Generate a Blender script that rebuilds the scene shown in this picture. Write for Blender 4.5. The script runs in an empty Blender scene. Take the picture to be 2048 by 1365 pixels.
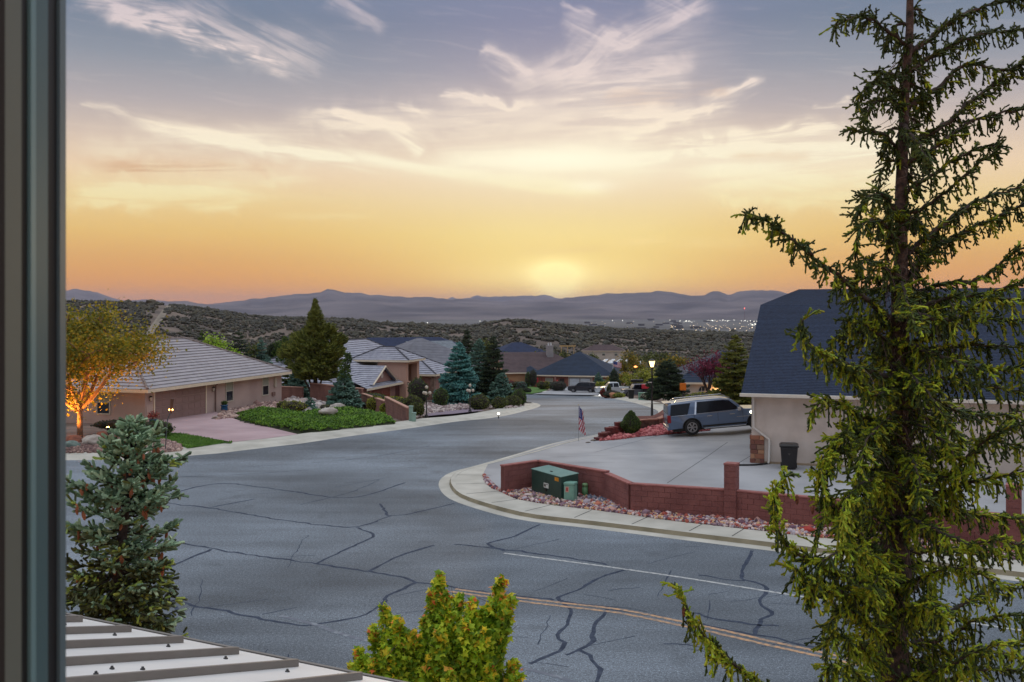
import bpy, bmesh, math, random
import numpy as np
from mathutils import Vector, Matrix, noise
random.seed(7)
R = np.random.default_rng(11)
SC = bpy.context.scene
COL = SC.collection
# ------------------------------------------------------------------ camera
F, CX, HY, CH = 1991.1, 1024.0, 620.0, 7.1        # focal length in photo pixels, centre column, eye level row, eye height
cam_d = bpy.data.cameras.new('camera'); cam = bpy.data.objects.new('camera', cam_d); COL.objects.link(cam)
cam_d.lens = 35.0; cam_d.sensor_width = 36.0; cam_d.shift_y = -(682.5-HY)/2048
cam_d.clip_start = 0.05; cam_d.clip_end = 90000
cam_d.dof.use_dof = True; cam_d.dof.focus_distance = 32; cam_d.dof.aperture_fstop = 20
cam.location = (0, 0, CH); cam.rotation_euler = (math.radians(90), 0, 0)
SC.camera = cam
SC.view_settings.view_transform = 'Standard'; SC.view_settings.look = 'None'
SC.view_settings.exposure = 0.12; SC.view_settings.gamma = 1.0
SC.cycles.max_bounces = 6; SC.cycles.diffuse_bounces = 3; SC.cycles.transparent_max_bounces = 12
SC.cycles.sample_clamp_indirect = 4.0

def lin(v):
    v /= 255.0
    return v/12.92 if v <= 0.04045 else ((v+0.055)/1.055)**2.4
def S(r, g, b, k=1.0): return (lin(r)*k, lin(g)*k, lin(b)*k, 1.0)

# ------------------------------------------------------------------ world: dusk sky
SUN_AZ = math.atan((1118-CX)/F); SUN_EL = math.radians(2.6)
W = bpy.data.worlds.new('World'); SC.world = W; W.use_nodes = True
nt = W.node_tree; nt.nodes.clear()
def N(t, **k):
    n = nt.nodes.new(t)
    for a, b in k.items(): setattr(n, a, b)
    return n
def setin(i, v):
    if isinstance(v, bpy.types.NodeSocket): nt.links.new(v, i)
    else: i.default_value = v
def M(op, a, b=None, c=None, clamp=False):
    n = N('ShaderNodeMath', operation=op, use_clamp=clamp)
    setin(n.inputs[0], a)
    if b is not None: setin(n.inputs[1], b)
    if c is not None: setin(n.inputs[2], c)
    return n.outputs[0]
def ramp(f, stops, interp='LINEAR'):
    n = N('ShaderNodeValToRGB'); e = n.color_ramp.elements; n.color_ramp.interpolation = interp
    while len(e) > 1: e.remove(e[-1])
    e[0].position = stops[0][0]; e[0].color = stops[0][1]
    for p, c in stops[1:]:
        q = e.new(p); q.color = c
    setin(n.inputs[0], f); return n.outputs[0]
def mixc(f, a, b, mode='MIX'):
    n = N('ShaderNodeMix', data_type='RGBA', blend_type=mode)
    setin(n.inputs[0], f); setin(n.inputs[6], a); setin(n.inputs[7], b); return n.outputs[2]
def sstep(x, lo, hi):
    n = N('ShaderNodeMapRange', interpolation_type='SMOOTHSTEP')
    setin(n.inputs[0], x); n.inputs[1].default_value = lo; n.inputs[2].default_value = hi
    return n.outputs[0]
tc = N('ShaderNodeTexCoord'); sp = N('ShaderNodeSeparateXYZ'); nt.links.new(tc.outputs['Generated'], sp.inputs[0])
dx, dy, dz = sp.outputs
U = M('ARCTAN2', dx, dy); V = M('ARCSINE', dz)
def uv(px, py):
    u = math.atan((px-CX)/F); return u, math.atan((HY-py)/F*math.cos(u))
def vy(py): return math.atan((HY-py)/F)
SPAN = 1.6
def st(py, col): return (max(0.0, (vy(py)+0.05)/SPAN), col)
el = M('MULTIPLY', M('ADD', V, 0.05), 1/SPAN)
hi_sky = [(0.24, S(150,168,200,0.95)), (0.32, S(196,207,226)), (0.5, S(232,236,244)), (0.75, S(248,250,255,1.05)), (1.0, S(250,252,255,1.08))]  # upper dome brightened beyond dusk, added to light the ground
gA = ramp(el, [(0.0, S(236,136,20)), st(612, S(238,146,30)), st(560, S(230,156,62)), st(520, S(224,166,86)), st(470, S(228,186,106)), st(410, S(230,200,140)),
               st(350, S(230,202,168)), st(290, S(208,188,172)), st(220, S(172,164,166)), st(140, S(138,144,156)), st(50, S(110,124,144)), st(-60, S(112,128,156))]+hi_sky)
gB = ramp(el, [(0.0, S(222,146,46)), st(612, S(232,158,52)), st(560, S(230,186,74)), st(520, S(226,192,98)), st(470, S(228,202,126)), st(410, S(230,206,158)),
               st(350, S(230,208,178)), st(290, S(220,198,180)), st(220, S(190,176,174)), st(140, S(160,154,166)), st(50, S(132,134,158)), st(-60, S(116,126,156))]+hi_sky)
du = M('SUBTRACT', U, SUN_AZ)
near = M('POWER', 2.718, M('MULTIPLY', M('MULTIPLY', du, du), -1/(0.19**2)))
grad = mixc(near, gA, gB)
# fibrous cloud noise
def noisev(scale, sx, sy, rot, detail=6, rough=0.6, dist=0.0, off=0.0):
    cb = N('ShaderNodeCombineXYZ'); nt.links.new(U, cb.inputs[0]); nt.links.new(V, cb.inputs[1]); cb.inputs[2].default_value = off
    mp0 = N('ShaderNodeMapping'); mp0.inputs['Rotation'].default_value = (0, 0, rot); nt.links.new(cb.outputs[0], mp0.inputs[0])
    mp = N('ShaderNodeMapping'); mp.inputs['Scale'].default_value = (sx, sy, 1); nt.links.new(mp0.outputs[0], mp.inputs[0])
    n = N('ShaderNodeTexNoise'); n.inputs['Scale'].default_value = scale; n.inputs['Detail'].default_value = detail
    n.inputs['Roughness'].default_value = rough; n.inputs['Distortion'].default_value = dist
    nt.links.new(mp.outputs[0], n.inputs['Vector']); return n.outputs['Fac']
w1 = M('SUBTRACT', noisev(9, 1, 1.5, 0, 4, .55, 0, 1.3), 0.5)
w2 = M('SUBTRACT', noisev(34, 1, 1.6, 0.3, 5, .6, 0, 4.1), 0.5)
w3 = M('SUBTRACT', noisev(12, 1, 1.2, 0, 5, .6, 0, 9.7), 0.5)
fib2 = noisev(16, 1, 9, 0.10, 4, .6, 0.8, 6.0)
Vd = M('ADD', V, M('ADD', M('MULTIPLY', w1, 0.022), M('MULTIPLY', w2, 0.012)))
Ud = M('ADD', U, M('MULTIPLY', w3, 0.05))
FIB = {}
for ang in (-.45, -.13, .05, .35, .75):
    ca, sa = math.cos(ang), math.sin(ang); cb = N('ShaderNodeCombineXYZ')
    nt.links.new(M('MULTIPLY', M('ADD', M('MULTIPLY', U, ca), M('MULTIPLY', V, sa)), 9.0), cb.inputs[0])
    nt.links.new(M('MULTIPLY', M('ADD', M('MULTIPLY', U, -sa), M('MULTIPLY', V, ca)), 95.0), cb.inputs[1]); cb.inputs[2].default_value = ang*30+5
    n = N('ShaderNodeTexNoise'); n.inputs['Scale'].default_value = 1.0; n.inputs['Detail'].default_value = 4; n.inputs['Roughness'].default_value = .6; n.inputs['Distortion'].default_value = .6; nt.links.new(cb.outputs[0], n.inputs['Vector'])
    FIB[ang] = sstep(n.outputs['Fac'], .36, .62)
def streak(a, b, w, amp, e0=0.2, e1=0.2, u=Ud, v=Vd, fibre=1.0):
    ax, ay = uv(*a); bx, by = uv(*b); L = math.hypot(bx-ax, by-ay); tx, ty = (bx-ax)/L, (by-ay)/L; w = w/F
    pu = M('SUBTRACT', u, ax); pv = M('SUBTRACT', v, ay)
    s = M('MULTIPLY', M('ADD', M('MULTIPLY', pu, tx), M('MULTIPLY', pv, ty)), 1/L)
    d = M('ADD', M('MULTIPLY', pu, -ty), M('MULTIPLY', pv, tx))
    g = M('POWER', 2.718, M('MULTIPLY', M('MULTIPLY', d, d), -1/(w*w)))
    win = M('MULTIPLY', sstep(s, 0, e0), sstep(s, 1, 1-e1)); r = M('MULTIPLY', M('MULTIPLY', g, win), amp)
    if fibre:       # combed ice-crystal filaments running along the streak
        ang = math.atan2(ty, tx); f_ = FIB[min(FIB, key=lambda k: abs(k-ang))]
        r = M('MULTIPLY', r, M('MULTIPLY_ADD', f_, 1.25*fibre, 1.02-.85*fibre))
    return r
def addall(l):
    r = l[0]
    for q in l[1:]: r = M('ADD', r, q)
    return r
Vs = M('ADD', V, M('ADD', M('MULTIPLY', w2, 0.004), M('MULTIPLY', w1, 0.004)))
w4 = M('SUBTRACT', noisev(15, 1, 1.3, 0.5, 3, .5, 1.5, 15.0), 0.5)
Vf = M('ADD', V, M('ADD', M('MULTIPLY', w4, 0.045), M('MULTIPLY', w2, 0.010)))
Uf = M('ADD', U, M('MULTIPLY', w3, 0.070))
crisp = addall([
    streak((240,238),(1235,392), 12, 1.05, .06, .12, U, Vs, .55), streak((330,262),(900,345), 26, .30, .3, .3, U, Vs), streak((980,352),(1240,388), 18, .6, .5, .3, U, Vs, .5),
    streak((180,-4),(600,134), 15, .95, .25, .15, Uf, Vf), streak((300,-10),(690,140), 34, .5, .3, .3, Uf, Vf), streak((140,6),(420,40), 12, .6, .2, .3, Uf, Vf), streak((640,-20),(780,60), 18, .45, .2, .4, Uf, Vf),
    streak((958,92),(1085,170), 17, .75, .12, .3, Uf, Vf, .6), streak((1010,178),(1220,115), 30, .55, .3, .3, Uf, Vf, .7), streak((1080,190),(1400,132), 36, .55, .2, .15, Uf, Vf, .7), streak((1130,45),(1290,110), 26, .50, .15, .3, Uf, Vf, .7),
    streak((1130,150),(1270,50), 30, .42, .3, .3, Uf, Vf, .8), streak((1200,115),(1430,-20), 30, .55, .2, .2, Uf, Vf, .8), streak((1130,8),(1210,34), 10, .5, .2, .3, Uf, Vf), streak((1290,-20),(1400,40), 24, .4, .2, .4, Uf, Vf, .8), streak((1100,150),(1500,60), 60, .22, .3, .3, Uf, Vf, .6),
    streak((880,188),(1100,222), 11, .95, .1, .4, Uf, Vf), streak((790,205),(900,235), 10, .5, .2, .3, Uf, Vf), streak((655,222),(830,262), 11, .9, .12, .3, U, Vs), streak((780,240),(850,310), 14, .8, .3, .15, U, Vs), streak((585,235),(760,275), 16, .4, .2, .3, Uf, Vf),
    streak((1240,262),(1545,165), 15, .95, .4, .1, Uf, Vf), streak((1200,240),(1500,190), 26, .45, .3, .2, Uf, Vf), streak((1240,312),(1740,248), 15, .75, .3, .25, Uf, Vf), streak((1620,218),(1745,196), 7, .55, .2, .3, Uf, Vf), streak((140,205),(300,235), 8, .45, .2, .3, Uf, Vf)])
soft = addall([
    streak((760,240),(1520,225), 50, .60, .25, .3, U, Vf, .5), streak((800,318),(1440,318), 32, 1.0, .3, .3, U, Vs, .35), streak((1010,318),(1220,316), 16, .7, .3, .3, U, Vs, .2),
    streak((1330,345),(1950,345), 46, .95, .22, .3, U, Vf, .5), streak((1330,285),(1950,280), 36, .6, .25, .3, U, Vf, .6), streak((540,240),(900,262), 34, .45, .3, .3, U, Vf, .6), streak((1390,395),(1800,400), 16, .6, .2, .3, U, Vf, .6),
    streak((110,372),(660,355), 22, .95, .2, .25, U, Vf, .7), streak((90,400),(580,398), 14, .8, .2, .25, U, Vf, .7), streak((120,300),(660,268), 24, .4, .2, .3, U, Vf, .6), streak((520,430),(800,436), 8, .35, .3, .4, U, Vs), streak((900,470),(1400,455), 26, .3, .3, .3, U, Vs, .5), streak((1180,482),(1560,490), 9, .5, .3, .3, U, Vs)])
cloud = M('ADD', crisp, soft)
cloud = M('ADD', cloud, M('MULTIPLY', M('MULTIPLY', sstep(fib2, .5, .75), sstep(V, 0.02, 0.08)), .10))
cloud = M('MINIMUM', M('MULTIPLY', M('MULTIPLY', cloud, 0.95), sstep(dy, 0.05, 0.4)), 1.0)
ccol = ramp(el, [st(600, S(244,200,96)), st(480, S(236,206,136)), st(400, S(238,222,170)), st(330, S(244,234,204)), st(250, S(242,226,204)), st(150, S(222,206,200)), st(0, S(196,184,192))])
sky = mixc(cloud, grad, ccol)
dark = M('MULTIPLY', addall([streak((150,325),(600,350), 16, .55, .25, .25), streak((1440,322),(1640,318), 10, .35), streak((1010,500),(1240,498), 9, .25, .3, .3, U, Vs), streak((1200,195),(1480,190), 16, .25)]), 0.9)
sky = mixc(M('MINIMUM', dark, 1.0), sky, S(206,160,120))
# after-glow of the sun behind thin cloud
def blob(px, py, ru, rv, amp):
    a, b = uv(px, py); ru /= F; rv /= F
    q = M('ADD', M('MULTIPLY', M('POWER', M('ABSOLUTE', M('SUBTRACT', U, a)), 2.0), 1/ru**2), M('MULTIPLY', M('POWER', M('ABSOLUTE', M('SUBTRACT', V, b)), 2.0), 1/rv**2))
    return M('MULTIPLY', M('POWER', 2.718, M('MULTIPLY', q, -1.0)), amp)
glow = M('MINIMUM', addall([blob(1112,545,52,24,.85), blob(1116,582,40,26,.6), blob(1118,560,200,40,.38), blob(1118,510,380,90,.25), blob(1118,500,10,10,0)]), 1.0)
sky = mixc(glow, sky, S(255,238,160,1.2))
sky = mixc(M('MINIMUM', addall([blob(1115,318,150,20,.7), blob(1200,345,420,60,.25), blob(1185,372,50,12,.4)]), 1.0), sky, S(252,246,218,1.02))
nis = N('ShaderNodeTexSky', sky_type='NISHITA'); nis.sun_disc = False; nis.sun_elevation = SUN_EL; nis.sun_rotation = SUN_AZ; nis.altitude = 1700
nscaled = N('ShaderNodeVectorMath', operation='SCALE'); nt.links.new(nis.outputs[0], nscaled.inputs[0]); nscaled.inputs[3].default_value = 0.006
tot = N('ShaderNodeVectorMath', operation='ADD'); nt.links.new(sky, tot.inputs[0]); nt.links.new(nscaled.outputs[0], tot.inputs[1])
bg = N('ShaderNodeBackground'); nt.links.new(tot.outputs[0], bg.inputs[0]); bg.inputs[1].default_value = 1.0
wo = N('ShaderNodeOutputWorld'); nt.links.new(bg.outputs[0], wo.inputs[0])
# ------------------------------------------------------------------ sun (just on the horizon, veiled)
sl = bpy.data.lights.new('sun', 'SUN'); sl.energy = 0.5; sl.angle = math.radians(6); sl.color = (1.0, .68, .36)
so = bpy.data.objects.new('sun', sl); COL.objects.link(so)
sd = Vector((math.sin(SUN_AZ)*math.cos(SUN_EL), math.cos(SUN_AZ)*math.cos(SUN_EL), math.sin(SUN_EL)))
so.rotation_euler = sd.to_track_quat('Z', 'Y').to_euler(); so.location = (0, 0, 60)

# ------------------------------------------------------------------ materials
MATS = {}
def mat(name, col, rough=.85, col2=None, scale=4.0, bump=0.0, bscale=None, metal=0.0, island=None, coarse=None, trans=0.0, emis=0.0, coat=0.0, detail=5, thr=(.35,.65), spec=None):
    """base colour + noise variation; island = list of colours picked per leaf / stone; coarse = (scale, amount) of large light/dark patches of tint"""
    if name in MATS: return MATS[name]
    m = bpy.data.materials.new(name); m.use_nodes = True; t = m.node_tree; ns = t.nodes; L = t.links
    b = ns['Principled BSDF']; b.inputs['Roughness'].default_value = rough; b.inputs['Metallic'].default_value = metal
    if spec is not None: b.inputs['Specular IOR Level'].default_value = spec
    if coat: b.inputs['Coat Weight'].default_value = coat; b.inputs['Coat Roughness'].default_value = .08
    tcn = ns.new('ShaderNodeTexCoord'); out = None
    if island:
        g = ns.new('ShaderNodeNewGeometry'); r = ns.new('ShaderNodeValToRGB'); e = r.color_ramp.elements; r.color_ramp.interpolation = 'CONSTANT'
        e[0].color = island[0]; e.remove(e[1])
        for i, c in enumerate(island[1:]):
            q = e.new((i+1)/len(island)); q.color = c
        L.new(g.outputs['Random Per Island'], r.inputs[0]); out = r.outputs[0]
    else:
        c2 = col2 or tuple(x*.78 for x in col[:3])+(1,)
        n = ns.new('ShaderNodeTexNoise'); n.inputs['Scale'].default_value = scale; n.inputs['Detail'].default_value = detail; L.new(tcn.outputs['Object'], n.inputs['Vector'])
        mr = ns.new('ShaderNodeMapRange'); mr.inputs[1].default_value, mr.inputs[2].default_value = thr; L.new(n.outputs['Fac'], mr.inputs[0])
        x = ns.new('ShaderNodeMix'); x.data_type = 'RGBA'; L.new(mr.outputs[0], x.inputs[0]); x.inputs[6].default_value = col; x.inputs[7].default_value = c2; out = x.outputs[2]
    if coarse:
        n = ns.new('ShaderNodeTexNoise'); n.inputs['Scale'].default_value = coarse[0]; n.inputs['Detail'].default_value = 3; L.new(tcn.outputs['Object'], n.inputs['Vector'])
        mr = ns.new('ShaderNodeMapRange'); mr.inputs[1].default_value = .3; mr.inputs[2].default_value = .7; mr.inputs[3].default_value = 1-coarse[1]; mr.inputs[4].default_value = 1+coarse[1]; L.new(n.outputs['Fac'], mr.inputs[0])
        v = ns.new('ShaderNodeVectorMath'); v.operation = 'SCALE'; L.new(out, v.inputs[0]); L.new(mr.outputs[0], v.inputs[3]); out = v.outputs[0]
    L.new(out, b.inputs['Base Color'])
    if bump:
        n = ns.new('ShaderNodeTexNoise'); n.inputs['Scale'].default_value = bscale or scale*6; n.inputs['Detail'].default_value = 4; L.new(tcn.outputs['Object'], n.inputs['Vector'])
        bp = ns.new('ShaderNodeBump'); bp.inputs['Strength'].default_value = bump; bp.inputs['Distance'].default_value = .02; L.new(n.outputs['Fac'], bp.inputs['Height']); L.new(bp.outputs[0], b.inputs['Normal'])
    if emis: L.new(out, b.inputs['Emission Color']); b.inputs['Emission Strength'].default_value = emis
    if trans:
        tr = ns.new('ShaderNodeBsdfTranslucent'); L.new(out, tr.inputs[0]); mx = ns.new('ShaderNodeMixShader'); mx.inputs[0].default_value = trans
        L.new(b.outputs[0], mx.inputs[1]); L.new(tr.outputs[0], mx.inputs[2]); L.new(mx.outputs[0], ns['Material Output'].inputs[0])
    MATS[name] = m; return m
def plain(name, col, rough=.6, metal=0.0, **k): return mat(name, col, rough, metal=metal, col2=tuple(x*.9 for x in col[:3])+(1,), **k)

# ------------------------------------------------------------------ object helpers
def tag(o, label=None, cat=None, group=None, kind=None):
    if label: o['label'] = label
    if cat: o['category'] = cat
    if group: o['group'] = group
    if kind: o['kind'] = kind
    return o
def link(name, me, m, parent=None, smooth=False):
    o = bpy.data.objects.new(name, me); COL.objects.link(o)
    for q in (m if isinstance(m, (list, tuple)) else [m]): me.materials.append(q)
    if smooth: me.polygons.foreach_set('use_smooth', [True]*len(me.polygons))
    if parent: o.parent = parent
    return o
def empty(name, loc=(0,0,0), rz=0.0):
    o = bpy.data.objects.new(name, None); COL.objects.link(o); o.location = loc; o.rotation_euler = (0, 0, rz); o.empty_display_size = .3; return o
def thing(name, loc, label, cat, group=None, rz=0.0): return tag(empty(name, loc, rz), label, cat, group)
class MB:
    """collects boxes, prisms and tubes; build() makes ONE mesh object"""
    def __init__(s): s.v = []; s.f = []; s.mi = []; s.cur = 0
    def add(s, vs, fs):
        o = len(s.v); s.v += [tuple(q) for q in vs]; s.f += [tuple(i+o for i in f) for f in fs]; s.mi += [s.cur]*len(fs); return s
    def box(s, x0, x1, y0, y1, z0, z1, mtx=None):
        vs = [Vector((x, y, z)) for z in (z0, z1) for x, y in ((x0,y0),(x1,y0),(x1,y1),(x0,y1))]
        if mtx: vs = [mtx @ q for q in vs]
        return s.add(vs, [(3,2,1,0),(4,5,6,7),(0,1,5,4),(1,2,6,5),(2,3,7,6),(3,0,4,7)])
    def tube(s, pts, r, n=8, cap=True):
        pts = [Vector(p) for p in pts]; k = len(pts); rs = r if isinstance(r, (list, tuple)) else [r]*k
        vs = []; up = Vector((0,0,1))
        for i, p in enumerate(pts):
            d = (pts[min(i+1,k-1)]-pts[max(i-1,0)]).normalized()
            a = d.cross(up if abs(d.z) < .95 else Vector((1,0,0))).normalized(); b = d.cross(a)
            if i and a.dot(pa) < 0: a, b = -a, -b
            pa = a
            vs += [p+(a*math.cos(t)+b*math.sin(t))*rs[i] for t in [2*math.pi*j/n for j in range(n)]]
        fs = [(i*n+j, i*n+(j+1)%n, (i+1)*n+(j+1)%n, (i+1)*n+j) for i in range(k-1) for j in range(n)]
        if cap: fs += [tuple(range(n-1,-1,-1)), tuple((k-1)*n+j for j in range(n))]
        return s.add(vs, fs)
    def prism(s, poly, z0, z1, mtx=None):
        n = len(poly); vs = [Vector((x,y,z0)) for x,y in poly]+[Vector((x,y,z1)) for x,y in poly]
        if mtx: vs = [mtx @ q for q in vs]
        return s.add(vs, [tuple(range(n-1,-1,-1)), tuple(range(n,2*n))]+[(i,(i+1)%n,n+(i+1)%n,n+i) for i in range(n)])
    def lathe(s, prof, c=(0,0,0), n=16):
        vs = [(c[0]+r*math.cos(2*math.pi*j/n), c[1]+r*math.sin(2*math.pi*j/n), c[2]+z) for r, z in prof for j in range(n)]
        k = len(prof); fs = [(i*n+j, i*n+(j+1)%n, (i+1)*n+(j+1)%n, (i+1)*n+j) for i in range(k-1) for j in range(n)]
        return s.add(vs, fs+[tuple(range(n-1,-1,-1)), tuple((k-1)*n+j for j in range(n))])
    def build(s, name, m, parent=None, smooth=False, bevel=0):
        me = bpy.data.meshes.new(name); me.from_pydata(s.v, [], s.f); me.validate(); me.update()
        o = link(name, me, m, parent, smooth)
        if any(s.mi) and len(me.polygons) == len(s.mi): me.polygons.foreach_set('material_index', s.mi)
        if bevel:
            md = o.modifiers.new('bevel', 'BEVEL'); md.width = bevel; md.segments = 2; md.limit_method = 'ANGLE'
        return o
def npmesh(name, v, f, m, parent=None, smooth=False, mi=None):
    """v (n,3), f (m,k) with constant k"""
    me = bpy.data.meshes.new(name); v = np.asarray(v, np.float32); f = np.asarray(f, np.int32); k = f.shape[1]
    me.vertices.add(len(v)); me.vertices.foreach_set('co', v.ravel()); me.loops.add(f.size); me.loops.foreach_set('vertex_index', f.ravel())
    me.polygons.add(len(f)); me.polygons.foreach_set('loop_start', np.arange(0, f.size, k)); me.polygons.foreach_set('loop_total', np.full(len(f), k))
    o = link(name, me, m, parent)
    if mi is not None: me.polygons.foreach_set('material_index', np.asarray(mi, np.int32))
    me.polygons.foreach_set('use_smooth', np.full(len(f), bool(smooth)))
    me.update(calc_edges=True); return o
def norm(a): return a/np.maximum(np.linalg.norm(a, axis=-1, keepdims=True), 1e-9)
def copy_tree(o, parent=None):
    c = o.copy(); COL.objects.link(c); c.parent = parent
    for ch in list(o.children): copy_tree(ch, c)
    return c

# ------------------------------------------------------------------ ground shape
GK = [(-60,7.1),(44,7.1),(50,7.13),(58,7.28),(70,7.6),(85,8.6),(100,9.7),(120,11.1),(145,12.75),(165,13.8),(190,14.35),(220,15.3),(260,17.0)]
def gdepth(y):
    return float(np.interp(y, [k[0] for k in GK], [k[1] for k in GK]))
def ss(x, a, b):
    t = min(1, max(0, (x-a)/(b-a))); return t*t*(3-2*t)
def graw(x, y):
    h = (gdepth(y-2)+gdepth(y)+gdepth(y+2))/3
    pad = ss(-x, 11, 15.5)*ss(y, 60, 66)*(1-ss(y, 84, 94))
    h = h+(min(h, 7.62)-h)*pad
    h -= .55*ss(x, 10.5, 14.5)*ss(y, 49, 55)*(1-ss(y, 64, 74))
    return CH-h
CELL = 4.0; GX0, GY0 = -120.0, -24.0; GNX, GNY = 61, 70
GZ = np.array([[graw(GX0+i*CELL, GY0+j*CELL) for j in range(GNY)] for i in range(GNX)])
def G(x, y):
    fx = min(max((x-GX0)/CELL, 0), GNX-1.001); fy = min(max((y-GY0)/CELL, 0), GNY-1.001)
    i, j = int(fx), int(fy); a, b = fx-i, fy-j
    if a > b: return GZ[i,j]*(1-a)+GZ[i+1,j]*(a-b)+GZ[i+1,j+1]*b
    return GZ[i,j]*(1-b)+GZ[i,j+1]*(b-a)+GZ[i+1,j+1]*a
LOT = 0.13
def gp(px, py, off=0.0):
    """photo pixel -> point on the ground"""
    D = 8.0; tan = (HY-py)/F
    while D < 235:
        x = (px-CX)/F*D
        if CH+tan*D <= G(x, D)+off:
            lo, hi = D-.5, D
            for _ in range(18):
                m_ = (lo+hi)/2
                if CH+tan*m_ <= G((px-CX)/F*m_, m_)+off: hi = m_
                else: lo = m_
            return Vector(((px-CX)/F*hi, hi))
        D += .5
    return Vector(((px-CX)/F*235, 235))
def P(px, py, D): return Vector(((px-CX)/F*D, D, CH+(HY-py)/F*D))
def smooth2(pts, step=1.0):
    pts = [Vector(p[:2]) for p in pts]; out = []
    for i in range(len(pts)-1):
        p0, p1, p2, p3 = pts[max(i-1,0)], pts[i], pts[i+1], pts[min(i+2,len(pts)-1)]
        n = max(1, int((p2-p1).length/step))
        for k in range(n):
            t = k/n
            q = .5*((2*p1)+(p2-p0)*t+(2*p0-5*p1+4*p2-p3)*t*t+(3*p1-p0-3*p2+p3)*t**3)
            out.append(q)
    return out+[pts[-1]]
def offset(path, d):
    o = []
    for i, p in enumerate(path):
        t = (path[min(i+1,len(path)-1)]-path[max(i-1,0)]).normalized(); o.append(p+Vector((-t.y, t.x))*d)
    return o
def drape(bm, off):
    xs = [v.co.x for v in bm.verts]; ys = [v.co.y for v in bm.verts]; x0, x1, y0, y1 = min(xs), max(xs), min(ys), max(ys)
    def cut(co, no):
        bmesh.ops.bisect_plane(bm, geom=bm.verts[:]+bm.edges[:]+bm.faces[:], plane_co=co, plane_no=no, dist=1e-5)
    for i in range(GNX):
        x = GX0+i*CELL
        if x0 < x < x1: cut((x,0,0), (1,0,0))
    for j in range(GNY):
        y = GY0+j*CELL
        if y0 < y < y1: cut((0,y,0), (0,1,0))
    for k in range(-GNY, GNX):
        c = (GX0+k*CELL)-GY0       # line x-y = c
        if x0-y1 < c < x1-y0: cut((c,0,0), (1,-1,0))
    for v in bm.verts: v.co.z = G(v.co.x, v.co.y)+(off if not callable(off) else off(v.co.x, v.co.y))
def sheet(name, poly, off, m, parent=None):
    bm = bmesh.new(); vs = [bm.verts.new((p[0], p[1], 0)) for p in poly]; f = bm.faces.new(vs)
    f.normal_update()
    if f.normal.z < 0: f.normal_flip()
    bmesh.ops.triangulate(bm, faces=[f]); drape(bm, off)
    me = bpy.data.meshes.new(name); bm.to_mesh(me); bm.free()
    return link(name, me, m, parent)
def ribbon(mb, path, w, off):
    path = [Vector(p[:2]) for p in path]; ws = w if isinstance(w, list) else [w]*len(path)
    vs = []
    for i, p in enumerate(path):
        t = (path[min(i+1,len(path)-1)]-path[max(i-1,0)])
        t = t.normalized() if t.length > 1e-6 else Vector((1,0)); n = Vector((-t.y, t.x))
        for s in (-.5, .5):
            q = p+n*ws[i]*s; vs.append((q.x, q.y, G(q.x, q.y)+off))
    mb.add(vs, [(2*i+1, 2*i, 2*i+2, 2*i+3) for i in range(len(path)-1)])
def profile_strip(name, path, prof, m, parent=None):
    """prof(i)->list of (lateral,height) to the left of the path"""
    vs = []; k = len(prof(0))
    for i, p in enumerate(path):
        t = (path[min(i+1,len(path)-1)]-path[max(i-1,0)]).normalized(); n = Vector((-t.y, t.x))
        for l, h in prof(i):
            q = p+n*l; vs.append((q.x, q.y, G(q.x, q.y)+h))
    mb = MB(); mb.add(vs, [(i*k+j, (i+1)*k+j, (i+1)*k+j+1, i*k+j+1) for i in range(len(path)-1) for j in range(k-1)])
    return mb.build(name, m, parent)
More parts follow.
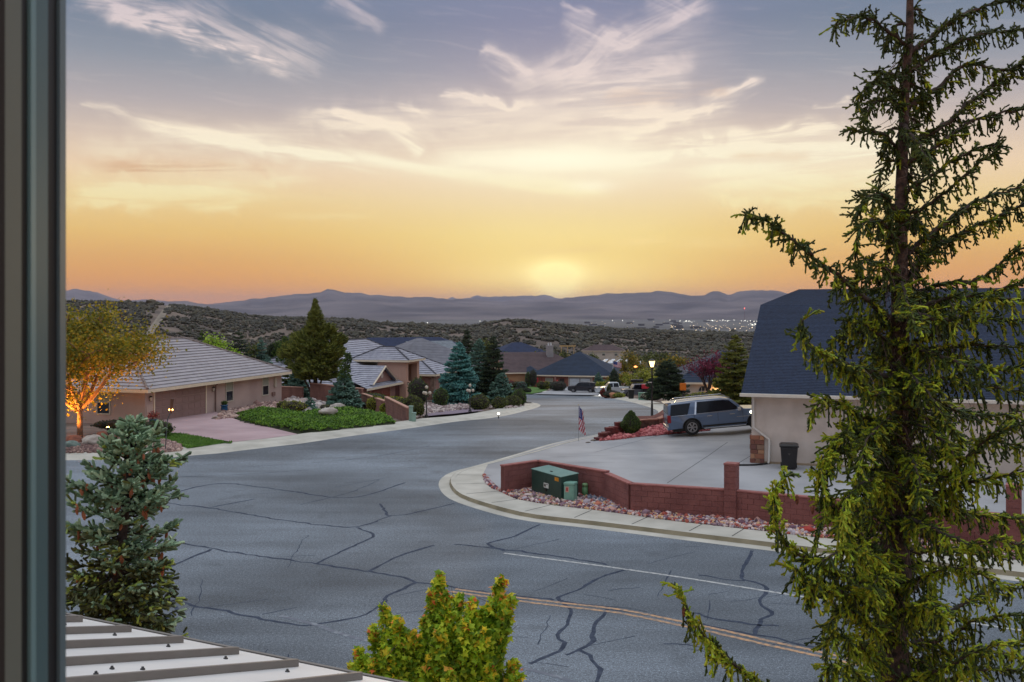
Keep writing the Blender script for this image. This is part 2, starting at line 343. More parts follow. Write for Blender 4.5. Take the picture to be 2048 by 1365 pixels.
# ------------------------------------------------------------------ ground, road, kerbs
m_soil = mat('dry_soil', S(150,130,120,.8), .95, S(116,100,88,.8), .6, bump=.5, bscale=14)
m_con = mat('concrete', S(174,176,180,.86), .85, S(154,156,160,.84), .35, bump=.15, bscale=40, coarse=(.12,.08))
m_side = mat('sidewalk_concrete', S(196,194,184,.95), .85, S(176,174,164,.93), .9, bump=.15, bscale=40)
m_curb = mat('kerb_concrete', S(160,152,128,.8), .85, S(130,124,102,.8), 1.2, bump=.2, bscale=30)
m_joint = plain('joint_dark', S(80,84,84,.5), .9)
def asphalt_mat():
    m = mat('asphalt', S(112,118,130,.86), .82); t = m.node_tree; ns = t.nodes; L = t.links; b = ns['Principled BSDF']
    tcn = ns.new('ShaderNodeTexCoord')
    def nz(s, d, sc=(1,1,1), rot=0):
        mp = ns.new('ShaderNodeMapping'); mp.inputs['Scale'].default_value = sc; mp.inputs['Rotation'].default_value = (0,0,rot); L.new(tcn.outputs['Object'], mp.inputs[0])
        n = ns.new('ShaderNodeTexNoise'); n.inputs['Scale'].default_value = s; n.inputs['Detail'].default_value = d; L.new(mp.outputs[0], n.inputs['Vector']); return n.outputs['Fac']
    def mr(f, a, b_, c, d):
        q = ns.new('ShaderNodeMapRange'); q.inputs[1].default_value=a; q.inputs[2].default_value=b_; q.inputs[3].default_value=c; q.inputs[4].default_value=d; L.new(f, q.inputs[0]); return q.outputs[0]
    def mul(a, b_):
        q = ns.new('ShaderNodeMath'); q.operation='MULTIPLY'; L.new(a, q.inputs[0]); L.new(b_, q.inputs[1]); return q.outputs[0]
    patch = mr(nz(.085, 5), .38, .62, .50, 1.16)
    wheel = mr(nz(.5, 3, (.22,1.6,1), .52), .35, .65, .82, 1.12)
    grain = mr(nz(14, 4), .3, .7, .68, 1.30); agg = mr(nz(34, 2), .50, .70, .95, 2.3)
    stain = mr(nz(.7, 3), .60, .74, 1.0, .74); worn = mr(nz(.22, 4, (1,1.6,1), .5), .55, .72, 1.0, 1.22)
    k = mul(mul(mul(patch, wheel), mul(grain, agg)), mul(stain, worn))
    v = ns.new('ShaderNodeVectorMath'); v.operation='SCALE'; v.inputs[0].default_value = S(111,121,131,.86)[:3]; L.new(k, v.inputs[3]); L.new(v.outputs[0], b.inputs['Base Color'])
    bp = ns.new('ShaderNodeBump'); bp.inputs['Strength'].default_value = .5; bp.inputs['Distance'].default_value=.01; L.new(nz(60,3), bp.inputs['Height']); L.new(bp.outputs[0], b.inputs['Normal'])
    return m
m_asph = asphalt_mat()
tag(sheet('ground', [(-118,-22),(118,-22),(118,250),(-118,250)], -.05, m_soil), kind='structure')
Lpx = [(380,912),(480,902),(560,892.5),(600,888),(700,873),(800,860),(903,845),(997,834),(1056,821),(1078,814),(1079,809.5),(1061,806)]
LP = [Vector((-70,56)), Vector((-45,50.5))]+[gp(130,921)]+[gp(*q) for q in Lpx]
far = [(1316,823),(1289,812),(1250,802),(1203,795),(1156,790.5),(1109,788.5)]
tipL = LP[-1]
LP = smooth2(LP+[tipL+Vector((-5,5)), tipL+Vector((-18,9)), tipL+Vector((-60,12))], 1.2)
Rpx = [(1304,838),(1275,849),(1240,858),(1205,867),(1160,876),(1103,888),(1021,912),(954,931),(905,944),(884,956),(877,970),(888,990),(917,1006),(991,1029),(1058,1043),(1177,1057),(1362,1080),(1548,1103)]
RP = [gp(*q) for q in Rpx]; dlast = (RP[-1]-RP[-2]).normalized()
nF = [gp(*q) for q in far]
FP = smooth2([Vector((-62,172)), Vector((-20,166)), gp(1023,781.5)]+nF[::-1]+RP[:1], 1.5)   # far kerb, left to right
RPs = smooth2([FP[-1]]+RP+[RP[-1]+dlast*14, RP[-1]+dlast*45], .6)
near_edge = [RPs[-1]+Vector((-7,-15)), Vector((12,5.5)), Vector((-6,15.5)), Vector((-30,22)), Vector((-70,26))]
poly = LP+FP+RPs[1:]+near_edge
road = tag(sheet('asphalt_road', poly, 0.0, m_asph), kind='structure')
# markings and sealed cracks are pieces of the road
m_white = mat('road_paint_white', S(205,208,206,.8), .7, S(150,154,158,.8), 9, thr=(.45,.6)); m_worn = mat('road_paint_worn', S(150,158,166,.8), .8, S(112,119,132,.8), 5, thr=(.35,.5))
m_yel = mat('road_paint_yellow', S(206,162,120,.85), .7, S(140,128,118,.8), 9, thr=(.42,.62)); m_seal = mat('crack_sealant', S(60,70,90,.62), .85, S(82,92,110,.72), 5, spec=.15)
def gpath(px): return smooth2([gp(*q) for q in px], .5)
mb = MB(); w1_ = gpath([(1008,1107),(1200,1132),(1380,1158),(1560,1187)]); ribbon(mb, w1_+[w1_[-1]+(w1_[-1]-w1_[-9]).normalized()*12], .11, .004); mb.build('edge_line', m_white, road)
mb = MB(); w2_ = gpath([(560,1232),(640,1252),(720,1279),(1040,1335),(1150,1366)]); ribbon(mb, w2_+[w2_[-1]+Vector((9,-6))], .13, .004); mb.build('worn_edge_line', m_worn, road)
yl = gpath([(905,1181),(1028,1198),(1135,1211),(1240,1223),(1350,1245),(1440,1264),(1530,1285),(1640,1309)]); yl += [yl[-1]+(yl[-1]-yl[-9]).normalized()*12]
for s in (-.13, .13):
    mb = MB(); ribbon(mb, offset(yl, s), .12, .004); mb.build('centre_line', m_yel, road)
cracks = [[(325,1006),(423,1017),(525,1034),(614,1047),(697,1055),(742,1047),(780,1032),(810,1030),(907,1008)],[(780,1032),(763,1015),(759,1008)],[(712,1056),(746,1072),(690,1100),(631,1128)],
 [(270,1072),(351,1085),(427,1098),(520,1113),(631,1128),(737,1144),(810,1155),(831,1166),(861,1168),(980,1187),(1110,1200)],[(427,1098),(360,1125),(300,1155)],[(737,1144),(800,1112),(869,1091)],
 [(831,1166),(780,1191),(759,1213),(716,1234),(619,1251)],[(317,1200),(376,1208),(478,1230),(555,1244),(619,1251)],[(334,1200),(349,1221),(325,1245)],[(423,1015),(512,998)],
 [(325,992),(436,968),(555,979),(699,996),(810,966)],[(906,1089),(973,1095),(1028,1102),(1140,1117),(1214,1130)],[(1080,1049),(1028,1073),(976,1088),(1010,1102)],
 [(1253,1138),(1195,1158),(1158,1180),(1110,1199),(1177,1210),(1251,1223),(1340,1238),(1437,1257),(1529,1274),(1640,1296)],
 [(1507,1102),(1489,1132),(1486,1160),(1529,1169),(1532,1184),(1520,1206),(1544,1229),(1522,1240),(1511,1271)],[(1396,1151),(1466,1160),(1489,1162)],
 [(1120,1201),(1140,1221),(1136,1243),(1116,1269),(1130,1295),(1058,1329)],[(1216,1217),(1210,1225),(1188,1251),(1184,1284),(1136,1310)],[(1160,1300),(1180,1312),(1199,1340),(1197,1366)],[(1380,1225),(1460,1243),(1560,1252)],
 [(480,880+55),(640,925),(760,912),(860,892)],[(600,1010),(700,985),(760,960)],[(330,955),(470,950),(620,940)]]
_r = np.random.default_rng(31)
for _ in range(46):      # hairline cracks branching off the sealed ones
    x_, y_ = _r.uniform(200, 1650), _r.uniform(960, 1330); a_ = _r.choice([.12, -.35, 1.9])+_r.normal(0, .15); l_ = _r.uniform(40, 150)
    if gp(x_, y_).y > 60 or (x_ > 860 and y_ < 1060): continue
    cracks.append([(x_, y_), (x_+math.cos(a_)*l_*.5+_r.normal(0,5), y_+math.sin(a_)*l_*.25), (x_+math.cos(a_)*l_, y_+math.sin(a_)*l_*.5)])
for i, c in enumerate(cracks):
    pts = smooth2([gp(*q) for q in c], .22); ws = []; out = []
    for j, p in enumerate(pts):
        n = noise.noise((p.x*2.2, p.y*2.2, i)); n2 = noise.noise((p.x*6, p.y*6, i+7)); out.append(p+Vector((n*.10+n2*.05, n2*.10+n*.06)))
        ws.append(max(.018, (.095 if i < 20 else .045 if i < 23 else .012)+.05*noise.noise((p.x*1.3, p.y*1.3, i*3))+.04*n2))
    mb = MB(); ribbon(mb, out, ws, .0025+.0002*(i % 5)); mb.build('crack_seal' if i < 23 else 'crack', m_seal, road)
# darker skim patch beyond the double line
m_patch = mat('asphalt_patch', S(98,109,122,.8), .8, S(88,100,116,.8), .8, bump=.3, bscale=50)
mb_p = [gp(*q) for q in [(1215,1290),(1240,1262),(1300,1252),(1360,1264),(1500,1296),(1560,1322),(1700,1350),(1700,1420),(1380,1400),(1260,1360)]]
0 and sheet('skim_patch', [p+Vector((noise.noise((p.x,p.y,3))*.3, noise.noise((p.x,p.y,8))*.3)) for p in smooth2(mb_p+mb_p[:1], .4)[:-1]], .0015, m_patch, road)
# kerbs
i0 = min(range(len(RPs)), key=lambda i: (RPs[i]-gp(905,944)).length)
def rprof(i):
    t = ss(i, i0-14, i0+2)
    A = [(0,.003),(.4,.02),(.9,.14),(1.05,.142),(1.05,.05)]; B = [(0,.003),(.44,.014),(.49,.14),(.66,.146),(.66,.05)]
    return [(-(a[0]*(1-t)+b[0]*t), a[1]*(1-t)+b[1]*t) for a, b in zip(A, B)]
# R path runs from far to near with the lot on its left-hand (east) side
def side(pathpts, ref, l): return l
k1 = profile_strip('kerb', RPs, lambda i: [(-l, h) for l, h in rprof(i)], m_side); tag(k1, kind='structure')
profile_strip('kerb_face', RPs, lambda i: [(-l-.004, h+.003) for l, h in rprof(i)[1:3]], m_curb, k1)
mbj = MB()
acc = 0
for i in range(i0, len(RPs)-1):
    acc += (RPs[i+1]-RPs[i]).length
    if acc > 3.0:
        acc = 0; t = (RPs[i+1]-RPs[i]).normalized(); n = Vector((-t.y, t.x)); a = RPs[i]+n*.49; 
        q = [RPs[i]+n*.475-t*.012, RPs[i]+n*.475+t*.012]; z = G(a.x, a.y)
        mbj.add([(q[0].x,q[0].y,z+.012),(q[1].x,q[1].y,z+.012),(q[1].x+n.x*.012,q[1].y+n.y*.012,z+.146),(q[0].x+n.x*.012,q[0].y+n.y*.012,z+.146)], [(0,1,2,3),(3,2,1,0)])
mbj.build('kerb_joint', m_joint, k1)
k2 = profile_strip('kerb', LP, lambda i: [(0,.003),(.4,.015),(.6,.11),(.75,.14),(.75,.05)], m_side); tag(k2, kind='structure')
k3 = profile_strip('kerb', FP, lambda i: [(0,.003),(.4,.015),(.6,.11),(.75,.14),(.75,.05)], m_side); tag(k3, kind='structure')
# left sidewalk
LS = LP; inner = offset(LS, .7); outer = offset(LS, 2.6)
e = max(i for i in range(len(LP)) if LP[i].y < LP[-1].y-11)
j0 = min(range(len(LP)), key=lambda i: (LP[i]-gp(1078,814)).length)
tag(sheet('sidewalk', inner[:j0+8]+outer[:j0+8][::-1], LOT, m_side), kind='structure')
FO = offset(FP, .7); FO2 = offset(FP, 2.4)
tag(sheet('sidewalk', FO+FO2[::-1], LOT, m_side), kind='structure')
# right corner: sidewalk, big driveway apron, gravel
Rin = offset(RPs, .6); Rsw = offset(RPs, 2.35)
back = [gp(*q, LOT) for q in [(966,949),(973,969),(999,983),(1040,1000),(1110,1011),(1199,1022),(1362,1044),(1511,1061)]]
dd = (back[-1]-back[-2]).normalized(); back += [back[-1]+dd*50]
iS = min(range(len(RPs)), key=lambda i: (RPs[i]-gp(1205,867)).length)
slab_edge = [p for p in Rin[iS:]]
sw_poly = slab_edge+[back[-1]]+smooth2(back[::-1][1:], .6)[0:]
iC = min(range(len(RPs)), key=lambda i: (RPs[i]-gp(954,931)).length)
drv_far = [gp(*q, LOT) for q in [(1187,883),(1240,876),(1320,870),(1362,862),(1400,850)]]+[Vector((12.2,63)), Vector((26,66)), Vector((62,50))]
dr = back[0:1]
drive_poly = Rin[iS:iC+1]+[back[0]]+smooth2(back, .6)[1:]+[Vector((62,20))]+drv_far[::-1]
drive = tag(sheet('concrete_driveway', drive_poly, LOT, m_con), kind='structure')
swp = Rin[iC:]+smooth2(back, .6)[::-1]
tag(sheet('sidewalk', swp, LOT+.004, m_side), kind='structure')
mb = MB()
acc = 0
for i in range(iC+3, len(RPs)-1):
    acc += (RPs[i+1]-RPs[i]).length
    if acc > 1.75:
        acc = 0; a = Rin[i]; t = (RPs[i+1]-RPs[i]).normalized(); n = Vector((-t.y, t.x))
        b = min(back, key=lambda q: 9) if False else a+n*1.5
        ribbon(mb, [a, a+n*.8, b], .034, LOT+.008)
mb.build('pavement_joint', m_joint, drive)
mb = MB()
for a, b in (((1334,967),(1455,885)),((1455,940),(1535,888)),((1190,905),(1330,868))):
    ribbon(mb, smooth2([gp(*a, LOT), gp(*b, LOT)], 1.0), .03, LOT+.003)
for a, b in (((1100,915),(1420,903)),((1030,928),(1230,925)),((1210,885),(1480,880))):
    ribbon(mb, smooth2([gp(*a, LOT), gp(*b, LOT)], 1.0), .022, LOT+.003)
mb.build('driveway_joint', m_joint, drive)
# ------------------------------------------------------------------ roofs, walls, openings
def clip(poly, ax, lo, hi, o):
    """clip planar 3D polygon to lo<=dot(p-o,ax)<=hi"""
    for val, sgn in ((lo, 1), (hi, -1)):
        out = []; n = len(poly)
        for i in range(n):
            a, b = poly[i], poly[(i+1) % n]; da = ((a-o).dot(ax)-val)*sgn; db = ((b-o).dot(ax)-val)*sgn
            if da >= -1e-6: out.append(a)
            if (da > 1e-6 and db < -1e-6) or (da < -1e-6 and db > 1e-6): out.append(a+(b-a)*(da/(da-db)))
        poly = out
        if len(poly) < 3: return []
    return poly
def tiled(mb, poly, course=.34, t=.05):
    """a roof plane as overlapping courses: real steps"""
    poly = [Vector(p) for p in poly]; n = Vector((0,0,0))
    for i in range(1, len(poly)-1): n += (poly[i]-poly[0]).cross(poly[i+1]-poly[0])
    n.normalize(); n = n if n.z > 0 else -n
    up = (Vector((0,0,1))-n*n.z).normalized(); o = min(poly, key=lambda p: p.dot(up)); mx = max((p-o).dot(up) for p in poly)
    k = int(math.ceil(mx/course))
    for i in range(k):
        lo, hi = i*course, min((i+1)*course, mx); c = clip(poly, up, lo, hi, o)
        if not c: continue
        vs = [p+n*(t*(1-((p-o).dot(up)-lo)/course)+.01) for p in c]
        m = Vector((0,0,0))
        for q in range(1, len(vs)-1): m += (vs[q]-vs[0]).cross(vs[q+1]-vs[0])
        if m.z < 0: vs = vs[::-1]
        mb.add(vs, [tuple(range(len(vs)))])
        low = [p for p in c if abs((p-o).dot(up)-lo) < 1e-4]
        if len(low) >= 2:
            sidev = n.cross(up); low.sort(key=lambda p: p.dot(sidev)); a, b = low[0], low[-1]
            mb.add([a, b, b+n*(t+.01), a+n*(t+.01)], [(0,1,2,3)])
def hip_faces(x0, x1, y0, y1, z, pitch, gable=(0,0)):
    """ridge along the longer side; returns faces and ridge ends. gable=(start,end)"""
    Lx, Ly = x1-x0, y1-y0
    if Lx >= Ly:
        h = Ly/2*pitch; w = Ly/2; ym = (y0+y1)/2; a = Vector((x0+(0 if gable[0] else w), ym, z+h)); b = Vector((x1-(0 if gable[1] else w), ym, z+h))
        c = [Vector((x0,y0,z)), Vector((x1,y0,z)), Vector((x1,y1,z)), Vector((x0,y1,z))]
        fs = [[c[0],c[1],b,a], [c[2],c[3],a,b]]; ends = [[c[3],c[0],a], [c[1],c[2],b]]
    else:
        h = Lx/2*pitch; w = Lx/2; xm = (x0+x1)/2; a = Vector((xm, y0+(0 if gable[0] else w), z+h)); b = Vector((xm, y1-(0 if gable[1] else w), z+h))
        c = [Vector((x0,y0,z)), Vector((x1,y0,z)), Vector((x1,y1,z)), Vector((x0,y1,z))]
        fs = [[c[1],c[2],b,a], [c[3],c[0],a,b]]; ends = [[c[0],c[1],a], [c[2],c[3],b]]
    hips = [(a,b)]
    for g, e in zip(gable, ends):
        if not g: fs.append(e); hips += [(e[0],e[2]),(e[1],e[2])]
    return fs, hips, [e for g, e in zip(gable, ends) if g]
def roof(parent, rect, z, pitch, m, ov=.5, course=.34, t=.05, gable=(0,0), fascia=None, ridge_m=None, name='roof', gm=None):
    x0, x1, y0, y1 = rect; fs, hips, gb = hip_faces(x0-ov, x1+ov, y0-ov, y1+ov, z-ov*pitch*0, pitch, gable)
    mb = MB()
    for f in fs: tiled(mb, f, course, t)
    r = mb.build(name, m, parent)
    if ridge_m:
        mb = MB()
        for a, b in hips:
            n = max(2, int((b-a).length/.4)); up = Vector((0,0,.06))
            for i in range(n):
                p, q = a+(b-a)*(i/n), a+(b-a)*((i+.97)/n); mb.tube([p+up+Vector((0,0,.015)), q+up], .10, 6)
        mb.build('ridge_cap', ridge_m, r)
    if fascia:
        mb = MB(); X0, X1, Y0, Y1 = x0-ov, x1+ov, y0-ov, y1+ov; d = .03
        mb.box(X0-d, X1+d, Y0-d, Y0, z-.19, z+.025); mb.box(X0-d, X1+d, Y1, Y1+d, z-.19, z+.025); mb.box(X0-d, X0, Y0, Y1, z-.19, z+.024); mb.box(X1, X1+d, Y0, Y1, z-.19, z+.024)
        mb.box(X0, X1, Y0, Y1, z-.17, z-.14); mb.build('eave', fascia, r)
    if gb and gm:
        mb = MB()
        for e in gb:
            c = sum(e, Vector())/3; q = [c+(p-c)*.93 for p in e]; nrm = (q[1]-q[0]).cross(q[2]-q[0]).normalized()*.12
            mb.add([p-nrm*ov*6 for p in q]+[p-nrm*(ov*6+1) for p in q], [(0,1,2),(5,4,3),(0,3,4,1),(1,4,5,2),(2,5,3,0)])
        mb.build('gable', gm, parent)
    return r
def wall(parent, rect, h, m, base=-1.2, name='wall'):
    x0, x1, y0, y1 = rect; mb = MB(); mb.box(x0, x1, y0, y1, base, h); return mb.build(name, m, parent)
m_glass = mat('window_glass', S(44,54,64,.5), .08, S(60,72,84,.6), .6); m_trim = plain('pale_trim', S(198,190,176,.9), .6); m_blind = plain('blind', S(160,164,150,.9), .7)
def window(parent, org, ax, w, h, fm=None, blind=True, name='window', mull=True):
    """org: lower left corner on wall face (local), ax: unit vector along the wall, outward normal = ax x z"""
    ax = Vector(ax).normalized(); nn = ax.cross(Vector((0,0,1))); mt = Matrix(((ax.x, nn.x, 0, org[0]),(ax.y, nn.y, 0, org[1]),(ax.z, nn.z, 1, org[2]),(0,0,0,1)))
    mb = MB(); b = .09; mb.box(-b, w+b, 0, .05, -b, 0, mt); mb.box(-b, w+b, 0, .05, h, h+b, mt); mb.box(-b, 0, 0, .05, 0, h, mt); mb.box(w, w+b, 0, .05, 0, h, mt)
    if mull: mb.box(0, w, .012, .035, h*.5-.03, h*.5+.03, mt)
    f = mb.build(name, fm or m_trim, parent)
    mb = MB(); mb.box(0, w, .003, .012, 0, h*.5-.03 if blind else h, mt); mb.build('pane', m_glass, f)
    if blind: mb = MB(); mb.box(0, w, .003, .012, h*.5+.03, h, mt); mb.build('blind', m_blind, f)
    return f
def garage_door(parent, org, ax, w, h, m, rows=4, cols=8, fm=None):
    ax = Vector(ax).normalized(); nn = ax.cross(Vector((0,0,1))); mt = Matrix(((ax.x, nn.x, 0, org[0]),(ax.y, nn.y, 0, org[1]),(ax.z, nn.z, 1, org[2]),(0,0,0,1)))
    mb = MB()
    for r in range(rows):
        z0, z1 = h*r/rows+.012, h*(r+1)/rows-.012; mb.box(0, w, .004, .03, z0, z1, mt)
        for c in range(cols): mb.box(w*c/cols+.1, w*(c+1)/cols-.1, .03, .045, z0+.09, z1-.09, mt)
    d = mb.build('garage_door', m, parent)
    mb = MB(); mb.box(-.12, 0, 0, .06, 0, h+.12, mt); mb.box(w, w+.12, 0, .06, 0, h+.12, mt); mb.box(0, w, 0, .06, h, h+.12, mt); mb.build('door_frame', fm or m_trim, d)
    return d
m_lantern = plain('lantern_metal', S(40,38,38,.6), .5); m_lglass = plain('lantern_glass', S(214,206,190,.8), .3)
def lantern(parent, p, ax):
    ax = Vector(ax); nn = ax.cross(Vector((0,0,1))); c = Vector(p)+nn*.12; mb = MB()
    mb.lathe([(.03,.34),(.11,.26),(.11,.24)], c, 8); mb.lathe([(.07,-.02),(.07,0)], c, 8); mb.tube([Vector(p), Vector(p)+nn*.12+Vector((0,0,.34))], .015, 6)
    o = mb.build('wall_lantern', m_lantern, parent); mb = MB(); mb.lathe([(.06,0),(.1,.24)], c, 8); mb.build('glass', m_lglass, o); return o

# ------------------------------------------------------------------ plants
def frames(d):
    d = norm(d); ref = np.where(np.abs(d[:,2:3]) < .9, np.array([[0,0,1.]]), np.array([[1.,0,0]])); a = norm(np.cross(d, ref)); return d, a, np.cross(d, a)
def shoots(p, d, L, core=.007, nn=10, nl=.02, nw=.004, rng=R, spread=.75):
    """needle-bearing shoots: a slim core and nn needles each"""
    n = len(p); d, a, b = frames(d); L = np.asarray(L).reshape(-1,1); core = np.broadcast_to(np.asarray(core, float).reshape(-1,1), (n,1))
    V_ = [p, p+d*L]
    for tt, kk in ((.10, .85), (.86, 1.0)):
        for q in (a, (-a+b*1.7)/2, (-a-b*1.7)/2): V_.append(p+d*L*tt+q*core*kk)
    V_ = np.stack(V_, 1)                                   # n,8,3
    f = np.array([[0,3,2],[0,4,3],[0,2,4],[1,5,6],[1,6,7],[1,7,5],[2,3,6],[2,6,5],[3,4,7],[3,7,6],[4,2,5],[4,5,7]])
    F_ = (np.arange(n)[:,None,None]*8+f[None]).reshape(-1,3); vs = [V_.reshape(-1,3)]; fs = [F_]
    if nn:
        t = rng.uniform(.02, .98, (n, nn, 1)); th = rng.uniform(0, 2*np.pi, (n, nn, 1)); rad = a[:,None]*np.cos(th)+b[:,None]*np.sin(th)
        base = p[:,None]+d[:,None]*L[:,None]*t; nd = norm(d[:,None]*(1-spread)+rad*spread+rng.normal(0,.1,(n,nn,3))); tip = base+nd*nl*rng.uniform(.7,1.2,(n,nn,1))
        w = norm(np.cross(nd, d[:,None]+.01))*nw/2
        q = np.stack([base-w, base+w, tip], 2).reshape(-1,3); o = n*8
        vs.append(q); F2 = (np.arange(n*nn*3)+o).reshape(-1,3); fs.append(F2)
    return np.concatenate(vs), np.concatenate(fs)
def merge(parts):
    vs, fs, mi, o = [], [], [], 0
    for k, (v, f) in enumerate(parts): vs.append(v); fs.append(f+o); mi.append(np.full(len(f), k)); o += len(v)
    return np.concatenate(vs), np.concatenate(fs), np.concatenate(mi)
def leafcloud(p, size, rng=R, up=.5, aspect=1.0, d=None):
    """folded diamond leaves"""
    n = len(p); nrm = norm(rng.normal(0,1,(n,3))+np.array([0,0,up])); nrm, a, b = frames(nrm); th = rng.uniform(0,2*np.pi,(n,1)); u = a*np.cos(th)+b*np.sin(th); w = np.cross(nrm, u)
    s = (size*rng.uniform(.6,1.25,(n,1))); l = s*aspect
    V_ = np.stack([p-u*l*.5, p+w*s*.42-nrm*s*.12, p+u*l*.55-nrm*s*.2, p-w*s*.42-nrm*s*.12], 1).reshape(-1,3)
    return V_, np.arange(n*4).reshape(-1,4)
m_bark = mat('bark_brown', S(100,84,78,.75), .95, S(64,52,50,.7), 9, bump=1.0, bscale=22)
m_barkdark = mat('bark_dark', S(70,60,54,.6), .95, S(44,38,36,.6), 6, bump=.8, bscale=20)
def leafmat(name, cols, coarse=(.9,.35), trans=.25, rough=.6):
    cols = [tuple(min(.85, x*1.5) for x in c[:3])+(1,) for c in cols]
    return mat(name, cols[0], rough, island=cols, coarse=coarse, trans=trans, spec=.3)
g_blue = leafmat('needles_blue', [S(70,98,88,.85), S(88,118,106,.85), S(56,82,72,.85), S(104,134,120,.85), S(66,90,74,.8)], (1.3,.35), .1)
g_dark = leafmat('needles_dark', [S(44,58,42,.75), S(58,72,50,.75), S(36,48,38,.7), S(66,80,52,.75)], (1.3,.35), .1)
g_olive = leafmat('needles_olive', [S(66,76,36,.85), S(84,92,42,.85), S(52,62,32,.8), S(98,104,48,.85)], (1.3,.35), .12)
g_green = leafmat('leaves_green', [S(60,84,38,.8), S(76,100,44,.8), S(48,68,32,.8), S(92,112,48,.8)], (1.2,.3), .2)
g_yell = leafmat('leaves_yellowgreen', [S(112,120,40,.85), S(134,136,44,.85), S(90,102,38,.85), S(150,150,56,.85)], (1.2,.3), .25)
g_amber = leafmat('leaves_amber', [S(126,110,36,.85), S(100,100,38,.85), S(146,122,40,.85), S(84,90,34,.85)], (1.0,.3), .3)
g_purple = leafmat('leaves_purple', [S(100,34,58,.8), S(78,26,48,.8), S(122,42,64,.8)], (1.2,.3), .25)
g_lawn = mat('lawn', S(84,120,44,1.1), .9, S(62,98,34,1.0), 5, bump=.8, bscale=30)
def conifer(name, loc, h, r, fol, label, cat='conifer', group=None, n=2200, base=.06, power=.85, core=.055, sl=.34, seed=0, bark=None, gap=.0, tip=.0, up=.15, whorl=True, sparse=1.0, lean=(0,0)):
    """thing > trunk, crown; crown of needle sprays hung on whorls of boughs, real gaps between whorls"""
    rng = np.random.default_rng(seed+100); t = thing(name, (loc[0], loc[1], loc[2]), label, cat, group)
    mb = MB(); mb.tube([(0,0,-.3),(lean[0]*.5,lean[1]*.5,h*.5),(lean[0],lean[1],h*.97)], [h*.022+.03, h*.014+.02, .012], 7); mb.build('trunk', bark or m_barkdark, t, True)
    nb = int(h*11*sparse)+14; P_, D_, L_, C_ = [], [], [], []; k = max(4, n//nb)
    for i in range(nb):
        q = (i+rng.uniform(0,.8))/nb; z = h*(base+(1-base)*q); rr = r*(1-q)**power*rng.uniform(.72,1.14)+.05; az = i*2.399+rng.uniform(-.4,.4)
        if whorl: z = z+.55*(h*base+round((z-h*base)/(h*.06))*(h*.06)-z)+rng.normal(0,h*.01)
        kk = max(3, int(1.5*k*(.35+1.3*(1-q)))); s = rng.uniform(.03,1,kk)**.75; bend = up*rr*(s**2)-rr*.22*s*(1-q)
        c, sn = math.cos(az), math.sin(az); wid = rr*.42*np.sin(np.pi*np.clip(s,.05,.95))+.05; lat = rng.uniform(-1,1,kk)*wid
        x = c*s*rr-sn*lat+lean[0]*z/h; y = sn*s*rr+c*lat+lean[1]*z/h; zz = z+bend+rng.normal(0,.03,kk)
        P_.append(np.stack([x,y,zz],1)); dirn = np.stack([c+(-sn)*lat/wid*.9, sn+c*lat/wid*.9, rng.normal(up*.8,.3,kk)],1); D_.append(dirn); L_.append(sl*1.15*rng.uniform(.6,1.2,kk)*(1-.45*q)*min(1,rr/.5+.3)); C_.append(np.full(kk, core*1.55*(1-.4*q)))
    m_ = 12; P_.append(np.stack([np.full(m_,lean[0]), np.full(m_,lean[1]), np.linspace(h*.93,h,m_)],1)); D_.append(np.stack([rng.normal(0,.5,m_), rng.normal(0,.5,m_), np.ones(m_)*1.2],1)); L_.append(np.full(m_, sl*.5)); C_.append(np.full(m_, core*.5))
    P_, D_, L_, C_ = map(np.concatenate, (P_,D_,L_,C_)); v, f = shoots(P_, D_, L_, C_, 5, sl*.3, sl*.1, rng, .7)
    npmesh('crown', v, f, fol, t); return t
